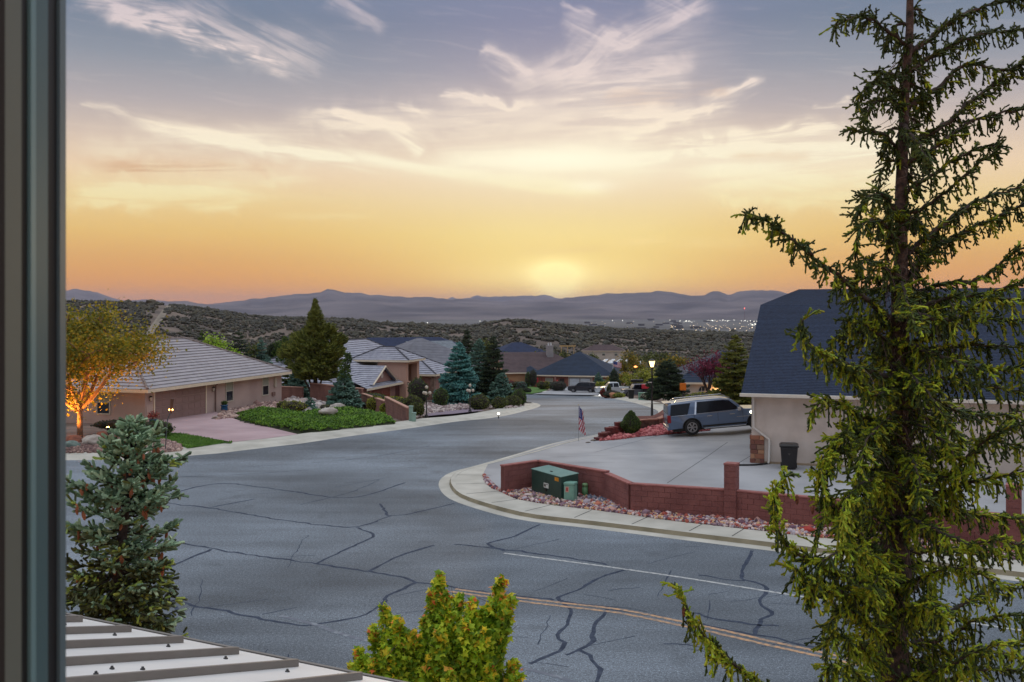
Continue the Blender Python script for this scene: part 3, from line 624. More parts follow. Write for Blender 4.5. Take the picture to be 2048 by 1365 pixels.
def broadleaf(name, loc, h, r, fol, label, cat='tree', group=None, n=3500, trunk=.3, seed=0, leaf=.12, bark=None, tr=None, upr=.6, levels=3, zs=1.0, clump=.34, lowleaf=False):
    """thing > trunk (with limbs), crown"""
    rng = np.random.default_rng(seed+500); t = thing(name, loc, label, cat, group); mb = MB(); tips = []; low = []; tr = tr or h*.025
    def grow(p, d, L, rad, lev):
        q = p+d*L*.5+Vector(rng.normal(0,.05*L,3)); e = q+(d+Vector((0,0,.12))).normalized()*L*.5
        mb.tube([p,q,e], [rad, rad*.85, rad*.65], 6 if lev < 2 else 4, lev == 0)
        if lev >= 1 and lowleaf: low.append(np.array(e)); low.append(np.array(q)+[0,0,-.1*L]); low.append(np.array(e)+[0,0,-.25*L])
        if lev >= levels: tips.append((np.array(e), L)); tips.append((np.array(q), L)); return
        for k in range(rng.integers(3,5)):
            a = rng.uniform(0, 2*math.pi); nd = (d*upr+Vector((math.cos(a), math.sin(a), rng.uniform(-.05,.5)))*.75).normalized()
            grow(e if k < 2 else q+(e-q)*rng.uniform(.2,.9), nd, L*rng.uniform(.62,.85), rad*.55, lev+1)
    th = h*trunk; mb.tube([(0,0,-.3),(0,0,th)], [tr*1.25, tr], 8)
    for k in range(5):
        a = k*1.257+rng.uniform(-.3,.3); grow(Vector((0,0,th*rng.uniform(.85,1))), Vector((math.cos(a)*.7, math.sin(a)*.7, upr+.25)).normalized(), (h-th)*.3, tr*.6, 1)
    grow(Vector((0,0,th)), Vector((0.05,0,1)), (h-th)*.34, tr*.7, 1)
    pts = np.array([q[0] for q in tips]+low); c = np.array([0,0,th+(h-th)*.55]); ext = np.abs(pts-c).max(0)+.01
    sc = np.array([r/ext[0], r/ext[1], (h-th)*.55/ext[2]*zs]); sc = np.minimum(sc, 3)
    mb.v = [tuple((np.array(v)-[0,0,th])*np.array([sc[0],sc[1],1.0])+[0,0,th]) if v[2] > th+.05 else v for v in mb.v]
    zmax = max(v[2] for v in mb.v); kz = (h-th)*.97/(zmax-th); mb.v = [(v[0],v[1],th+(v[2]-th)*kz) if v[2] > th else v for v in mb.v]
    mb.build('trunk', bark or m_bark, t, True)
    pts = pts*1.0; pts[:,:2] *= sc[:2]; pts[:,2] = th+(pts[:,2]-th)*kz
    idx = rng.integers(0, len(pts), n); cl = clump*r*.8; p = pts[idx]+rng.normal(0,1,(n,3))*np.array([cl*.5, cl*.5, cl*.42])
    v, f = leafcloud(p, leaf, rng, .6); npmesh('crown', v, f, fol, t); return t
def bush(name, loc, rx, ry, h, fol, label, cat='bush', group=None, n=1500, seed=0, leaf=.07, shape='round', inner=None):
    rng = np.random.default_rng(seed+900); t = thing(name, loc, label, cat, group)
    bm = bmesh.new(); bmesh.ops.create_icosphere(bm, subdivisions=3, radius=1)
    def prof(v):
        z = v[2]; k = 1.0
        if shape == 'cone': k = (1.0-.55*max(0,z)) if z > 0 else 1.0
        return k
    for v in bm.verts:
        q = v.co.copy(); d = .86+.22*noise.noise(q*2.2+Vector((seed,0,0))); k = prof(q); v.co = Vector((q.x*rx*d*k, q.y*ry*d*k, max(-.1, h*.47+q.z*h*.5*d)))
    me = bpy.data.meshes.new('body'); bm.to_mesh(me); pts = np.array([v.co for v in bm.verts]); fc = [[v.index for v in f.verts] for f in bm.faces]; bm.free()
    link('dark_core', me, inner or m_barkdark, t, True)  # dark solid body added inside so the leaves are not see-through
    fi = rng.integers(0, len(fc), n); w = rng.dirichlet([1,1,1], n); tri = pts[np.array(fc)[fi]]; p = (tri*w[:,:,None]).sum(1); c = np.array([0,0,h*.45]); p = c+(p-c)*rng.uniform(1.0,1.14,(n,1)); p = p[p[:,2] > -.05]
    v, f = leafcloud(p, leaf, rng, .3); npmesh('foliage', v, f, fol, t); return t
def rock(mb, c, s, rng, sub=2, flat=.65):
    bm = bmesh.new(); bmesh.ops.create_icosphere(bm, subdivisions=sub, radius=1); o = Vector(rng.uniform(0,50,3)); a = rng.uniform(0,6.28); ca, sa = math.cos(a), math.sin(a)
    vs = []
    for v in bm.verts:
        q = v.co*(1+.45*noise.noise(v.co*1.1+o)+.15*noise.noise(v.co*3+o)); x, y = q.x*1.15, q.y*.85; vs.append((c[0]+(x*ca-y*sa)*s, c[1]+(x*sa+y*ca)*s, c[2]+q.z*s*flat))
    mb.add(vs, [tuple(v.index for v in f.verts) for f in bm.faces]); bm.free()
def inpoly(x, y, poly):
    r = False; n = len(poly)
    for i in range(n):
        a, b = poly[i], poly[(i+1) % n]
        if (a[1] > y) != (b[1] > y) and x < (b[0]-a[0])*(y-a[1])/(b[1]-a[1])+a[0]: r = not r
    return r
def scatter(poly, n, rng, dens=None):
    xs = [p[0] for p in poly]; ys = [p[1] for p in poly]; out = []; tries = 0
    while len(out) < n and tries < n*40:
        tries += 1; x, y = rng.uniform(min(xs), max(xs)), rng.uniform(min(ys), max(ys))
        if inpoly(x, y, poly): out.append((x, y))
    return out
ICO = None
def pebbles(name, poly, n, size, m, off, label, rng=R, parent=None, zf=None):
    """hundreds of small stones lying on a bed: one mass"""
    global ICO
    if ICO is None:
        bm = bmesh.new(); bmesh.ops.create_icosphere(bm, subdivisions=1, radius=1); ICO = (np.array([v.co for v in bm.verts]), np.array([[v.index for v in f.verts] for f in bm.faces])); bm.free()
    pts = scatter(poly, n, rng); n = len(pts); s = size*rng.lognormal(0,.35,(n,1,1)); base = ICO[0][None]*(1+rng.uniform(-.28,.28,(n,len(ICO[0]),1)))*rng.uniform(.7,1.2,(n,1,3))*s
    c = np.array([(x, y, G(x,y)+off+(zf(x,y) if zf else 0)) for x, y in pts])[:,None]+np.array([0,0,1.])*s*.35
    v = (base+c).reshape(-1,3); f = (np.arange(n)[:,None,None]*len(ICO[0])+ICO[1][None]).reshape(-1,3)
    return tag(npmesh(name, v, f, m, parent), label, 'gravel', kind='stuff')
# ------------------------------------------------------------------ far terrain: hillside, valley, mountains
def crest(px):
    return float(np.interp(px, [-400,60,130,200,300,340,420,500,560,640,700,760,850,940,980,1010,1060,1100,1180,1250,1330,1400,1500,1700,2600],
                               [600,604,605,606,608,612,620,634,638,640,641,648,652,656,648,643,645,651,658,662,665,668,670,668,664]))
def hillH(px, D):
    """depth of the land below eye level"""
    a = float(np.interp(D, [190,220,260,320,400,500], [14.35,15.3,17.0,19.5,22.3,25.0])) if D < 500 else 25.0
    Dc = 850; kn = math.exp(-((px-1060)/110)**2); Dc -= 120*kn
    Hc = (crest(px)-HY)/F*Dc
    if D <= 500: h = a
    elif D <= Dc:
        t = (D-500)/(Dc-500); h = 25+(Hc-25)*(.35*t+.65*t*t*(3-2*t))
    else: h = Hc+(90-Hc)*ss(D, Dc, Dc+900)
    if D > 480:
        u = px/F*850; w = math.sin(max(0, min(1, (D-480)/(Dc-480)))*math.pi) if D < Dc else 0
        h -= (noise.noise((u*.012, D*.006, 1))*6+noise.noise((u*.04, D*.02, 5))*3.0)*w
    return h
def mesh_grid(name, cols, rows, fn, m, smooth=True, kind='structure'):
    vs = []; 
    for r in rows:
        for c in cols: vs.append(fn(c, r))
    n = len(cols); fs = [(j*n+i, j*n+i+1, (j+1)*n+i+1, (j+1)*n+i) for j in range(len(rows)-1) for i in range(n-1)]
    return tag(npmesh(name, vs, fs, m, None, smooth), kind=kind)
def hp(px, D): return Vector(((px-CX)/F*D, D, CH-hillH(px, D)))
m_hill = mat('hill_soil', S(138,120,106,.68), .95, S(100,88,80,.58), .05, coarse=(.01,.2), detail=8)
mesh_grid('hillside', list(range(-700,2800,14)), [200,230,260,300,350,400,450,480]+list(range(500,1000,14))+list(range(1000,1900,90)), lambda c, r: (hp(c, r) if r > 239 else Vector(((c-CX)/F*r, r, CH-hillH(c,r)-.6+(-3 if r < 239 else 0)))), m_hill)
m_valley = mat('valley_floor', S(104,110,110,.65), .95, S(70,80,86,.5), .0011, coarse=(.00035,.35), detail=9)
mesh_grid('valley', list(np.linspace(-1500,4200,60)), [1100,1700,2600,4000,6000,8500,11000,14000,20000], lambda c, r: ((c-CX)/F*r, r, CH-90.5-(6 if r < 1800 else 0)), m_valley)
def interp(xs, pts): return np.interp(xs, [p[0] for p in pts], [p[1] for p in pts])
def range_(prof, D, dep, m, seed, rough=1.0, step=5, x0=-500, x1=2600, spur=.2):
    cols = list(range(x0, x1, step)); yc = interp(cols, prof); rows = [i/14 for i in range(15)]+[1.3,1.8]
    vs = []
    for r in rows:
        for i, c in enumerate(cols):
            u = c*D/F; hc = (HY-yc[i])/F*D+90+(noise.noise((u*.0022,seed,0))*.7+noise.noise((u*.006,seed,2))*.6+noise.noise((u*.014,seed,4))*.25)*D*.0018*rough
            t = r if r <= 1 else 1; yy = D-dep*(1-r) if r <= 1 else D+dep*(r-1)
            sp = noise.noise((u*.0011+seed, r*1.5, seed))*.6+noise.noise((u*.0030, r*3, seed+3))*.4
            prof_h = t**1.35; hz = hc*prof_h*(1+spur*5*sp*(1-t)*t*2) if r <= 1 else hc*max(0, 1-(r-1)*1.2)
            vs.append(((c-CX)/F*yy, yy, CH-91+max(0, hz)))
    n = len(cols); fs = [(j*n+i, j*n+i+1, (j+1)*n+i+1, (j+1)*n+i) for j in range(len(rows)-1) for i in range(n-1)]
    return tag(npmesh('mountains', vs, fs, m, None, True), kind='structure')
m_mt = mat('mountain_rock', S(118,108,108,.75), .95, S(56,54,62,.5), .0012, coarse=(.0005,.25), detail=9)
range_([(-500,600),(40,588),(100,577),(130,581),(155,579),(178,582),(215,593),(255,602),(285,599),(330,602),(345,604),(375,603),(400,608),(430,611),(470,624),(2600,640)], 21000, 6500, m_mt, 3)
range_([(-500,640),(280,622),(400,611),(430,608),(480,601),(500,598),(520,598),(560,592),(600,588),(640,586),(655,580),(668,579),(690,586),(720,586),(740,590),(800,594),(850,594),(900,598),(950,600),(1000,602),(1060,601),(1120,598),(1160,594),(1220,587),(1260,587),(1290,585),(1315,583),(1335,584),(1380,590),(1410,590),(1425,584),(1437,583),(1455,590),(1480,583),(1520,581),(1550,582),(1575,588),(1620,586),(1700,590),(2000,585),(2600,590)], 16000, 5200, m_mt, 11)
range_([(-500,640),(850,612),(890,600),(905,595),(915,598),(950,594),(990,593),(1040,592),(1070,593),(1088,590),(1100,593),(1130,599),(1200,612),(2600,640)], 27000, 5000, m_mt, 17)
range_([(-500,628),(130,611),(250,606),(300,603),(345,603),(372,602),(400,608),(450,611),(520,614),(600,606),(700,601),(800,606),(900,604),(1000,610),(1100,604),(1250,612),(1400,603),(1600,606),(2600,610)], 12500, 3300, m_mt, 23, .6)
# junipers on the hillside: a far wood nobody could count
def hill_bushes():
    bm = bmesh.new(); bmesh.ops.create_icosphere(bm, subdivisions=1, radius=1); iv = np.array([v.co for v in bm.verts]); fi = np.array([[v.index for v in f.verts] for f in bm.faces]); bm.free()
    rng = np.random.default_rng(5); C = []; Sz = []
    k = 0
    while len(C) < 27000 and k < 220000:
        k += 1; D = math.sqrt(rng.uniform(300**2, 960**2)); px = rng.uniform(-120, 1640)
        if 292 < px < 350:
            tx = float(np.interp((D-520)/330, [0,1], [292, 334]))
            if abs(px-tx) < 9: continue
        if D < 430 and rng.random() < .55: continue
        if noise.noise((px*D/F*.05, D*.05, 2)) < -.16+.2*noise.noise((px*D/F*.008, D*.008, 9)): continue
        p = hp(px, D); s = rng.lognormal(-.05,.28)*(.8+D/1800); C.append((p.x, p.y, p.z+s*.45)); Sz.append(s)
    C = np.array(C)[:,None]; s = np.array(Sz)[:,None,None]; n = len(Sz)
    v = iv[None]*(1+rng.uniform(-.3,.3,(n,len(iv),1)))*s*np.array([1.0,1.0,.85])+C
    f = (np.arange(n)[:,None,None]*len(iv)+fi[None]).reshape(-1,3)
    m = leafmat('juniper_scrub', [S(72,70,52,.52), S(58,58,46,.48), S(82,76,58,.52), S(64,62,50,.45)], (.02,.3), 0)
    tag(npmesh('juniper_scrub', v.reshape(-1,3), f, m), 'dark juniper scrub dotted over the dry hillside behind the houses', 'scrub', kind='stuff')
hill_bushes()
def hill_at(px, py):
    D = 240
    while D < 1000:
        if HY+hillH(px, D)/D*F <= py: return D
        D += 2
    return 850
mb = MB()
for pts, w in (([(339,612),(331,624),(322,638),(312,652),(303,664),(297,676)], 4.2), ([(328,622),(318,636),(308,650),(299,662)], 2.2), ([(460,668),(452,678),(444,690)], 4)):
    ps = [hp(x, hill_at(x, y)) for x, y in pts]; vs = []; q = []
    for i in range(len(ps)-1):
        for k in range(6):
            t = k/6; x = pts[i][0]*(1-t)+pts[i+1][0]*t; y = pts[i][1]*(1-t)+pts[i+1][1]*t; q.append(hp(x, hill_at(x, y)))
    for p in q: vs += [p+Vector((-w/2,0,.7)), p+Vector((w/2,0,.7))]
    mb.add(vs, [(2*i,2*i+1,2*i+3,2*i+2) for i in range(len(q)-1)])
tag(mb.build('dirt_track', mat('pale_track', S(160,148,132,.75), .95, S(140,128,112,.7), .3)), kind='structure')
# town lights and low buildings in the valley
m_lw = mat('lamp_warm', (1,.72,.36,1), .5, (1,.8,.55,1), .01, emis=5); m_lc = mat('lamp_white', (1,.95,.8,1), .5, (1,1,.9,1), .01, emis=4); m_lr = plain('lamp_red', (1,.08,.05,1), .5, emis=8)
rng = np.random.default_rng(21)
def vat(px, py): return ((px-CX)/F*(90.5*F/(py-HY)), 90.5*F/(py-HY), CH-90.5)
OCT = [(0,1,4),(1,2,4),(2,3,4),(3,0,4),(1,0,5),(2,1,5),(3,2,5),(0,3,5)]
def lightsmass(pts, m, label, name):
    mb = MB()
    for px, py, r in pts:
        x, y, z = vat(px, py); s = r*y/F*.52; z += s+3
        mb.add([(x+s,y,z),(x,y+s,z),(x-s,y,z),(x,y-s,z),(x,y,z+s),(x,y,z-s)], OCT)
    tag(mb.build(name, m), label, 'lights', kind='stuff')
wh = [(848,648,1.6),(855,648,1.5),(678,640,1.2),(960,644,1.1),(1005,641,.9),(1020,640,.9),(1050,641,1.1),(1225,643,1.1),(1245,643,1.3),(1340,642,1.2),(1360,644,1.5),(1372,644,1.4),(1380,645,1.2),(1415,643,1.6),(1425,643,1.5),(1445,642,1.2),(1455,644,1.3),(1468,642,1.2),(1490,643,1.4),(1500,644,1.6),(1508,645,1.5),(1505,652,1.6),(1510,650,1.6)]
for x0, x1, y in ((1368,1388,644.5),(1412,1430,643),(1440,1460,643),(1482,1514,643.5),(1498,1514,651)):
    wh += [(x0+i*(x1-x0)/7+rng.normal(0,.6), y+rng.normal(0,.8), rng.uniform(.6,1.2)) for i in range(8)]
lightsmass(wh, m_lc, 'bright white lights strung along the far edge of the valley town', 'town_lights')
wr = [(rng.uniform(1340,1516), rng.normal(657,4.5), rng.uniform(.5,1.1)) for _ in range(60)]+[(rng.uniform(1150,1516), rng.normal(648,4), rng.uniform(.3,.7)) for _ in range(26)]+[(1364,664,1.6),(1397,669,1.5),(1366,661,1.2),(1432,659,1.2),(1470,660,1.2)]
wr = [q for q in wr if q[1] > 638]
lightsmass(wr, m_lw, 'small warm street lights scattered through the valley town', 'town_lights')
mb = MB()
for _ in range(22):
    px, py = rng.uniform(1150,1520), rng.uniform(641,662); x, y, z = vat(px, py); mb.box(x-rng.uniform(6,30), x+rng.uniform(6,30), y, y+20, z, z+rng.uniform(5,12))
for px, py, w, h in ((1318,638,60,14),(1302,640,30,10),(1260,648,20,8)): x, y, z = vat(px, py); mb.box(x-w, x+w, y, y+40, z, z+h)
tag(mb.build('town_buildings', mat('far_town_wall', S(110,112,114,.35), .9, S(80,84,88,.3), .01)), 'low pale buildings of the town on the valley floor', 'buildings', kind='stuff')
t = thing('radio_mast', vat(1489,640), 'tall radio mast with a red light above the valley town', 'mast'); D = vat(1489,640)[1]
mb = MB(); h = 22/F*D; mb.tube([(0,0,0),(0,0,h)], [2.0,1.0], 4); [mb.tube([(-3,0,h*k),(3,0,h*k)], .6, 4) for k in (.3,.5,.7,.9)]; mb.build('tower', plain('mast_red', S(120,70,70,.7), .8), t)
mb = MB(); mb.lathe([(.1,-4),(5,0),(.1,4)], (0,0,h+3), 6); mb.build('warning_light', m_lr, t)
# ------------------------------------------------------------------ window jamb beside the camera
def jamb():
    t = thing('window_frame', (-.268, .5, CH-1.0), 'dark vertical window frame at the left edge of the view', 'window frame')
    def strip(name, a, b, rec, m):      # a band of the jamb seen edge-on: each px column is a depth along it
        D0_, D1_ = [(.268+rec)*F/(CX-p) for p in (a, b)]; mb = MB(); mb.box(-.6, -rec, D0_-.5, D1_-.5, -.6, 2.4); return mb.build(name, m, t)
    strip('interior_wall', -150, 10, .0, plain('jamb_dark', S(44,34,30,.5), .9))  # dark base colour stands in for the unlit interior
    strip('inner_trim', 10, 43, .0, plain('trim_olive', S(128,138,128,.55), .6))
    strip('gasket_gap', 43, 62, .002, plain('gap_black', S(12,16,18,.4), .5))  # open gap beside the sash, its darkness put into the black colour
    strip('sash_highlight', 62, 72, .0, plain('highlight_teal', S(112,150,156,.85), .4))  # highlight along the sash, put in as a lighter strip
    strip('sash', 72, 96, .0006, plain('sash_teal', S(74,110,118,.75), .45))
    strip('gasket_gap', 96, 120, .002, plain('rubber_blueblack', S(22,30,40,.4), .5))
    strip('screen_track', 120, 132, .0, plain('track_slate', S(96,120,130,.8), .4))
jamb()
# ------------------------------------------------------------------ standing seam porch roof
def porch():
    E2 = Vector((-2.41, 6.29)); st = Vector((.395, -.2025)); inw = Vector((-.456, -.89)); s = .26; z0 = CH-2.035
    t = thing('porch_roof', (E2.x, E2.y, z0-.6), 'grey standing seam metal porch roof with raised ribs', 'roof')
    def pt(i, d, h=0):
        p = E2+st*(i-2)+inw*d; return Vector((p.x-E2.x, p.y-E2.y, .6+s*d+h))
    m = mat('roof_metal', S(222,222,220,1), .5, S(206,206,206,1), 1.5, metal=.05, coarse=(.8,.06)); mr = plain('rib_metal', S(132,126,120,.85), .5, metal=.1)
    mb = MB(); a, b, c, d = pt(-5,-.12), pt(12,-.12), pt(12,6), pt(-5,6); dn = Vector((0,0,-.03)); mb.add([a,b,c,d,a+dn,b+dn,c+dn,d+dn], [(0,1,2,3),(7,6,5,4),(0,4,5,1),(1,5,6,2),(2,6,7,3),(3,7,4,0)]); mb.build('panel', m, t)
    mb = MB(); a, b = pt(-5,-.135,.006), pt(12,-.135,.006); n = Vector((-inw.x,-inw.y,0)).normalized()*.02; mb.add([a,b,b+n,a+n]+[q+Vector((0,0,-.1)) for q in (a,b,b+n,a+n)], [(0,1,2,3),(7,6,5,4),(0,4,5,1),(1,5,6,2),(2,6,7,3),(3,7,4,0)]); mb.build('eave_trim', mr, t)
    tt = Vector((st.x, st.y, 0)).normalized()*.012
    for i in range(-4, 12):
        a, b = pt(i, .0), pt(i, 5.9); up = Vector((0,0,.043)); mb = MB()
        mb.add([a-tt, a+tt, b+tt, b-tt, a-tt+up, a+tt+up, b+tt+up, b-tt+up], [(3,2,1,0),(4,5,6,7),(0,1,5,4),(1,2,6,5),(2,3,7,6),(3,0,4,7)]); mb.build('rib', mr, t, bevel=.003)
    rng = np.random.default_rng(3); msc = plain('screw', S(60,60,62,.6), .5)
    for i, d in [(k+.25+.0, .22) for k in range(0,7)]+[(k+.75, .06) for k in range(1,7)]+[(4.35,1.05),(4.55,1.22),(4.28,1.35),(4.5,.92),(5.4,1.5)]:
        p = pt(i, d, .0); mb = MB(); mb.lathe([(.013,0),(.013,.006),(.007,.01),(.007,.016)], p, 6); mb.build('screw', msc, t)
porch()
# ------------------------------------------------------------------ the big spruce in front of the window
def spruce_near():
    rng = np.random.default_rng(42); D0 = 10.0
    t = thing('spruce_tree', P(1788,2000,D0).to_tuple()[:2]+(0,), 'tall drooping green spruce close to the window on the right', 'tree')
    O = Vector(t.location)
    def L(px, py, D): return P(px, py, D)-O
    tr = [(1786,2060,.27),(1790,1700,.20),(1793,1500,.18),(1781,1290,.165),(1790,1100,.145),(1796,950,.125),(1802,830,.112),(1800,680,.095),(1801,540,.070),(1803,400,.060),(1806,260,.050),(1815,120,.042),(1822,0,.035),(1832,-200,.035),(1840,-420,.02)]
    mb = MB(); pts = []; rs = []
    for (a, b, r), (c, d, r2) in zip(tr[:-1], tr[1:]):
        for k in range(4): u = k/4; pts.append(L(a+(c-a)*u+rng.normal(0,1.2), b+(d-b)*u, D0)); rs.append((r+(r2-r)*u)*rng.uniform(.94,1.06))
    mb.tube(pts, rs, 14)
    mb.build('trunk', mat('spruce_bark', S(112,92,84,.6), .95, S(54,46,44,.45), 18, bump=1.0, bscale=30), t, True)
    def tx(py): return float(np.interp(py, [q[1] for q in tr][::-1], [q[0] for q in tr][::-1]))
    B = [ # start y, list of (px,py,dD), density, painted needle brightness 0..1, dark for the backlit top
     (95, [(1745,42,-.2),(1700,38,-.4),(1668,52,-.5)], 1.0, 0), (150, [(1780,148,-.2),(1757,144,-.4)], .5, 0), (190, [(1765,165,-.3),(1735,170,-.5),(1716,205,-.5)], 1.1, 0), (215,[(1760,200,-.4),(1730,235,-.6)],.9,0),
     (310, [(1770,270,-.2),(1730,262,-.3),(1702,260,-.3)], .9, 0), (455, [(1770,392,-.2),(1735,395,-.5),(1712,430,-.6)], 1.0, .1), (500,[(1760,440,-.4),(1722,455,-.7),(1712,500,-.7)],1.0,.15),
     (655, [(1735,600,-.3),(1670,548,-.6),(1600,492,-.9),(1545,450,-1.1),(1492,428,-1.2)], 1.15, .2), (560, [(1740,520,-.4),(1715,540,-.6)], .9, .25),
     (700, [(1730,650,-.3),(1690,640,-.4)], 1.0, .3), (770, [(1745,745,-.4),(1690,728,-.8),(1640,705,-1.1),(1600,668,-1.2),(1606,640,-1.2)], 1.15, .5), (860, [(1740,842,-.4),(1690,812,-.8),(1650,800,-.9),(1622,826,-1)], 1.1, .5),
     (760, [(1750,790,-.6),(1700,742,-.9),(1680,730,-.9)], 1, .4),
     (930, [(1740,880,-.5),(1700,860,-.8),(1660,890,-1)], 1.1, .6), (990, [(1730,930,-.5),(1680,900,-.8),(1650,930,-1)], 1.2, .6), (1130, [(1725,1075,-.5),(1660,1000,-.9),(1640,940,-1),(1655,905,-1)], 1.2, .7),
     (1190, [(1720,1165,-.6),(1640,1130,-1.1),(1575,1090,-1.3),(1548,1030,-1.3),(1552,975,-1.3),(1575,950,-1.3)], 1.35, .8), (1240, [(1720,1195,-.8),(1640,1175,-1.2),(1590,1140,-1.4)], 1.2, .7),
     (1340, [(1730,1300,-.5),(1680,1270,-.9),(1650,1290,-1)], 1.1, .7), (1420, [(1720,1350,-.6),(1660,1330,-.9),(1640,1370,-.9)], 1.1, .7),
     (1640, [(1700,1500,-.7),(1600,1430,-1.1),(1500,1355,-1.4),(1420,1285,-1.5),(1385,1235,-1.5),(1362,1185,-1.5)], 1.3, .9),
     (110, [(1880,60,.1),(1950,20,.2),(2060,-10,.3)], 1.2, 0), (150, [(1880,105,.1),(1960,70,.3),(2070,55,.4)], 1.2, 0), (215, [(1870,180,.1),(1930,130,.2),(2000,140,.3),(2070,125,.3)], 1.0, 0),
     (290, [(1870,262,.1),(1940,205,.2),(2000,160,.4),(2075,105,.5)], 1.15, 0), (330, [(1880,290,0),(1950,240,.2),(2070,215,.3)], 1.1, .05), (390, [(1880,340,-.2),(1950,300,-.3),(1995,288,-.4)], 1.0, .1),
     (440, [(1870,400,-.2),(1930,350,-.4),(1990,300,-.5)], .8, .1), (520, [(1880,455,.1),(1960,400,.3),(2070,368,.4)], 1.0, .15), (580, [(1860,500,.1),(1930,465,.3),(2000,430,.4),(2075,400,.6)], .9, .2), (600, [(1880,570,0),(1950,560,-.2),(2010,520,-.3),(2070,480,-.4)], 1.1, .3),
     (640, [(1880,600,-.3),(1960,590,-.6),(2075,560,-.9)], 1.3, .4), (700, [(1880,660,-.3),(1960,640,-.6),(2075,640,-.9)], 1.3, .4), (740, [(1880,700,-.2),(1960,690,-.4),(2075,700,-.6)], 1.2, .4),
     (800, [(1880,760,-.3),(1950,770,-.6),(2075,790,-.9)], 1.1, .4), (840, [(1860,860,-.4),(1900,900,-.6),(1925,950,-.7)], .8, .5),
     (960, [(1880,960,-.4),(1950,900,-.7),(2000,860,-.9),(2075,850,-1)], 1.25, .7), (1000, [(1880,985,-.3),(1960,960,-.6),(2075,940,-.9)], 1.2, .6), (1050, [(1880,1010,0),(1960,1030,.2),(2075,1040,.3)], 1.1, .5),
     (1110, [(1880,1100,.2),(1960,1100,.4),(2075,1090,.5)], 1.1, .5), (1180, [(1860,1150,-.6),(1930,1140,-1.0),(1990,1165,-1.2)], 1.4, .8), (1290, [(1880,1280,.0),(1960,1240,-.3),(2075,1230,-.6)], 1.3, .7),
     (1330, [(1880,1310,.2),(1960,1300,.3),(2075,1320,.4)], 1.1, .5), (1420, [(1880,1370,0),(1960,1340,-.2),(2075,1345,-.4)], 1.1, .6),
     (880, [(1730,850,-.3),(1690,870,-.4),(1665,930,-.4)], 1.1, .6), (960, [(1740,960,-.9),(1700,990,-1.2),(1680,1050,-1.3)], 1.1, .7), (1080, [(1740,1040,.3),(1690,1010,.5),(1640,1040,.5),(1630,1090,.5)], 1.1, .6), (1140, [(1740,1110,-.9),(1690,1100,-1.3),(1640,1130,-1.4),(1620,1190,-1.4)], 1.2, .8), (1280, [(1740,1250,-.6),(1690,1220,-.9),(1660,1250,-1)], 1.2, .7), (1210,[(1740,1190,.4),(1680,1210,.6),(1650,1260,.6)],1.1,.6),
     (620, [(1900,640,-.8),(1970,600,-1.2),(2070,600,-1.4)], 1.2, .4), (680, [(1900,720,-.8),(1980,740,-1.2),(2070,730,-1.4)], 1.2, .5), (760, [(1870,800,.4),(1950,830,.7),(2070,820,.9)], 1.1, .4), (730,[(1850,780,-.9),(1900,850,-1.2)],1.1,.5), (900,[(1880,900,.5),(1960,880,.8),(2070,900,.9)],1.1,.5), (1030,[(1870,1060,-.8),(1940,1090,-1.1),(2000,1080,-1.3),(2075,1100,-1.4)],1.2,.7), (1230,[(1880,1230,.4),(1960,1190,.6),(2075,1160,.7)],1.1,.6), (1360,[(1880,1340,-.8),(1960,1300,-1.1),(2075,1280,-1.3)],1.2,.8),
     # boughs coming towards and going away from the window
     (560, [(1815,600,-.8),(1830,650,-1.1)], .8, .3), (900, [(1830,930,-.8),(1840,990,-1.2)], .9, .5), (1150, [(1760,1150,-.9),(1745,1180,-1.3)], 1.1, .8), (700, [(1770,700,.7),(1750,720,1.2)], 1.0, .3),
     (250, [(1840,290,-.6),(1860,330,-.9)], .7, 0), (430, [(1830,440,.5),(1870,480,.9)], .7, .1), (1250, [(1850,1200,-.9),(1880,1230,-1.3)], 1.1, .7), (820, [(1740,870,-.9),(1720,930,-1.2)], .9, .5), (1060, [(1720,1020,-.5),(1690,1060,-.7)], 1.0, .6)]
    for py in list(range(24, 560, 30))+list(range(560, 1380, 20)):   # short drooping boughs all round the stem
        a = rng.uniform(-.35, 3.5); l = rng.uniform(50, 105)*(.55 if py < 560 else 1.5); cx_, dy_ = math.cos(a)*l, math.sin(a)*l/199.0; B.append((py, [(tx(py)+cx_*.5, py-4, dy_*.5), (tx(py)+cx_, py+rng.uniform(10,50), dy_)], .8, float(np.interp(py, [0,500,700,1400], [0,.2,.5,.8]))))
    SH = {0: [], 1: [], 2: []}; twm = MB(); dead = MB(); wood = mat('twig_bark', S(88,76,70,.7), .95, S(60,52,48,.6), 10)
    for bi, (sy, path, dens, br) in enumerate(B):
        base = L(tx(sy), sy, D0); ctrl = [base]+[L(a, b, D0+d) for a, b, d in path]
        pts = []
        for i in range(len(ctrl)-1):
            p0, p1, p2, p3 = ctrl[max(i-1,0)], ctrl[i], ctrl[i+1], ctrl[min(i+2,len(ctrl)-1)]
            k = max(2, int((p2-p1).length/.045))
            for q in range(k):
                u = q/k; pts.append(.5*((2*p1)+(p2-p0)*u+(2*p0-5*p1+4*p2-p3)*u*u+(3*p1-p0-3*p2+p3)*u**3)+Vector(rng.normal(0,.008,3)))
        pts.append(ctrl[-1]); n = len(pts); r0 = .016+.008*min(3, n*.05)
        mb = MB(); mb.tube(pts, [r0*(1-.85*i/n) for i in range(n)], 7); mb.build('branch', wood, t, True)
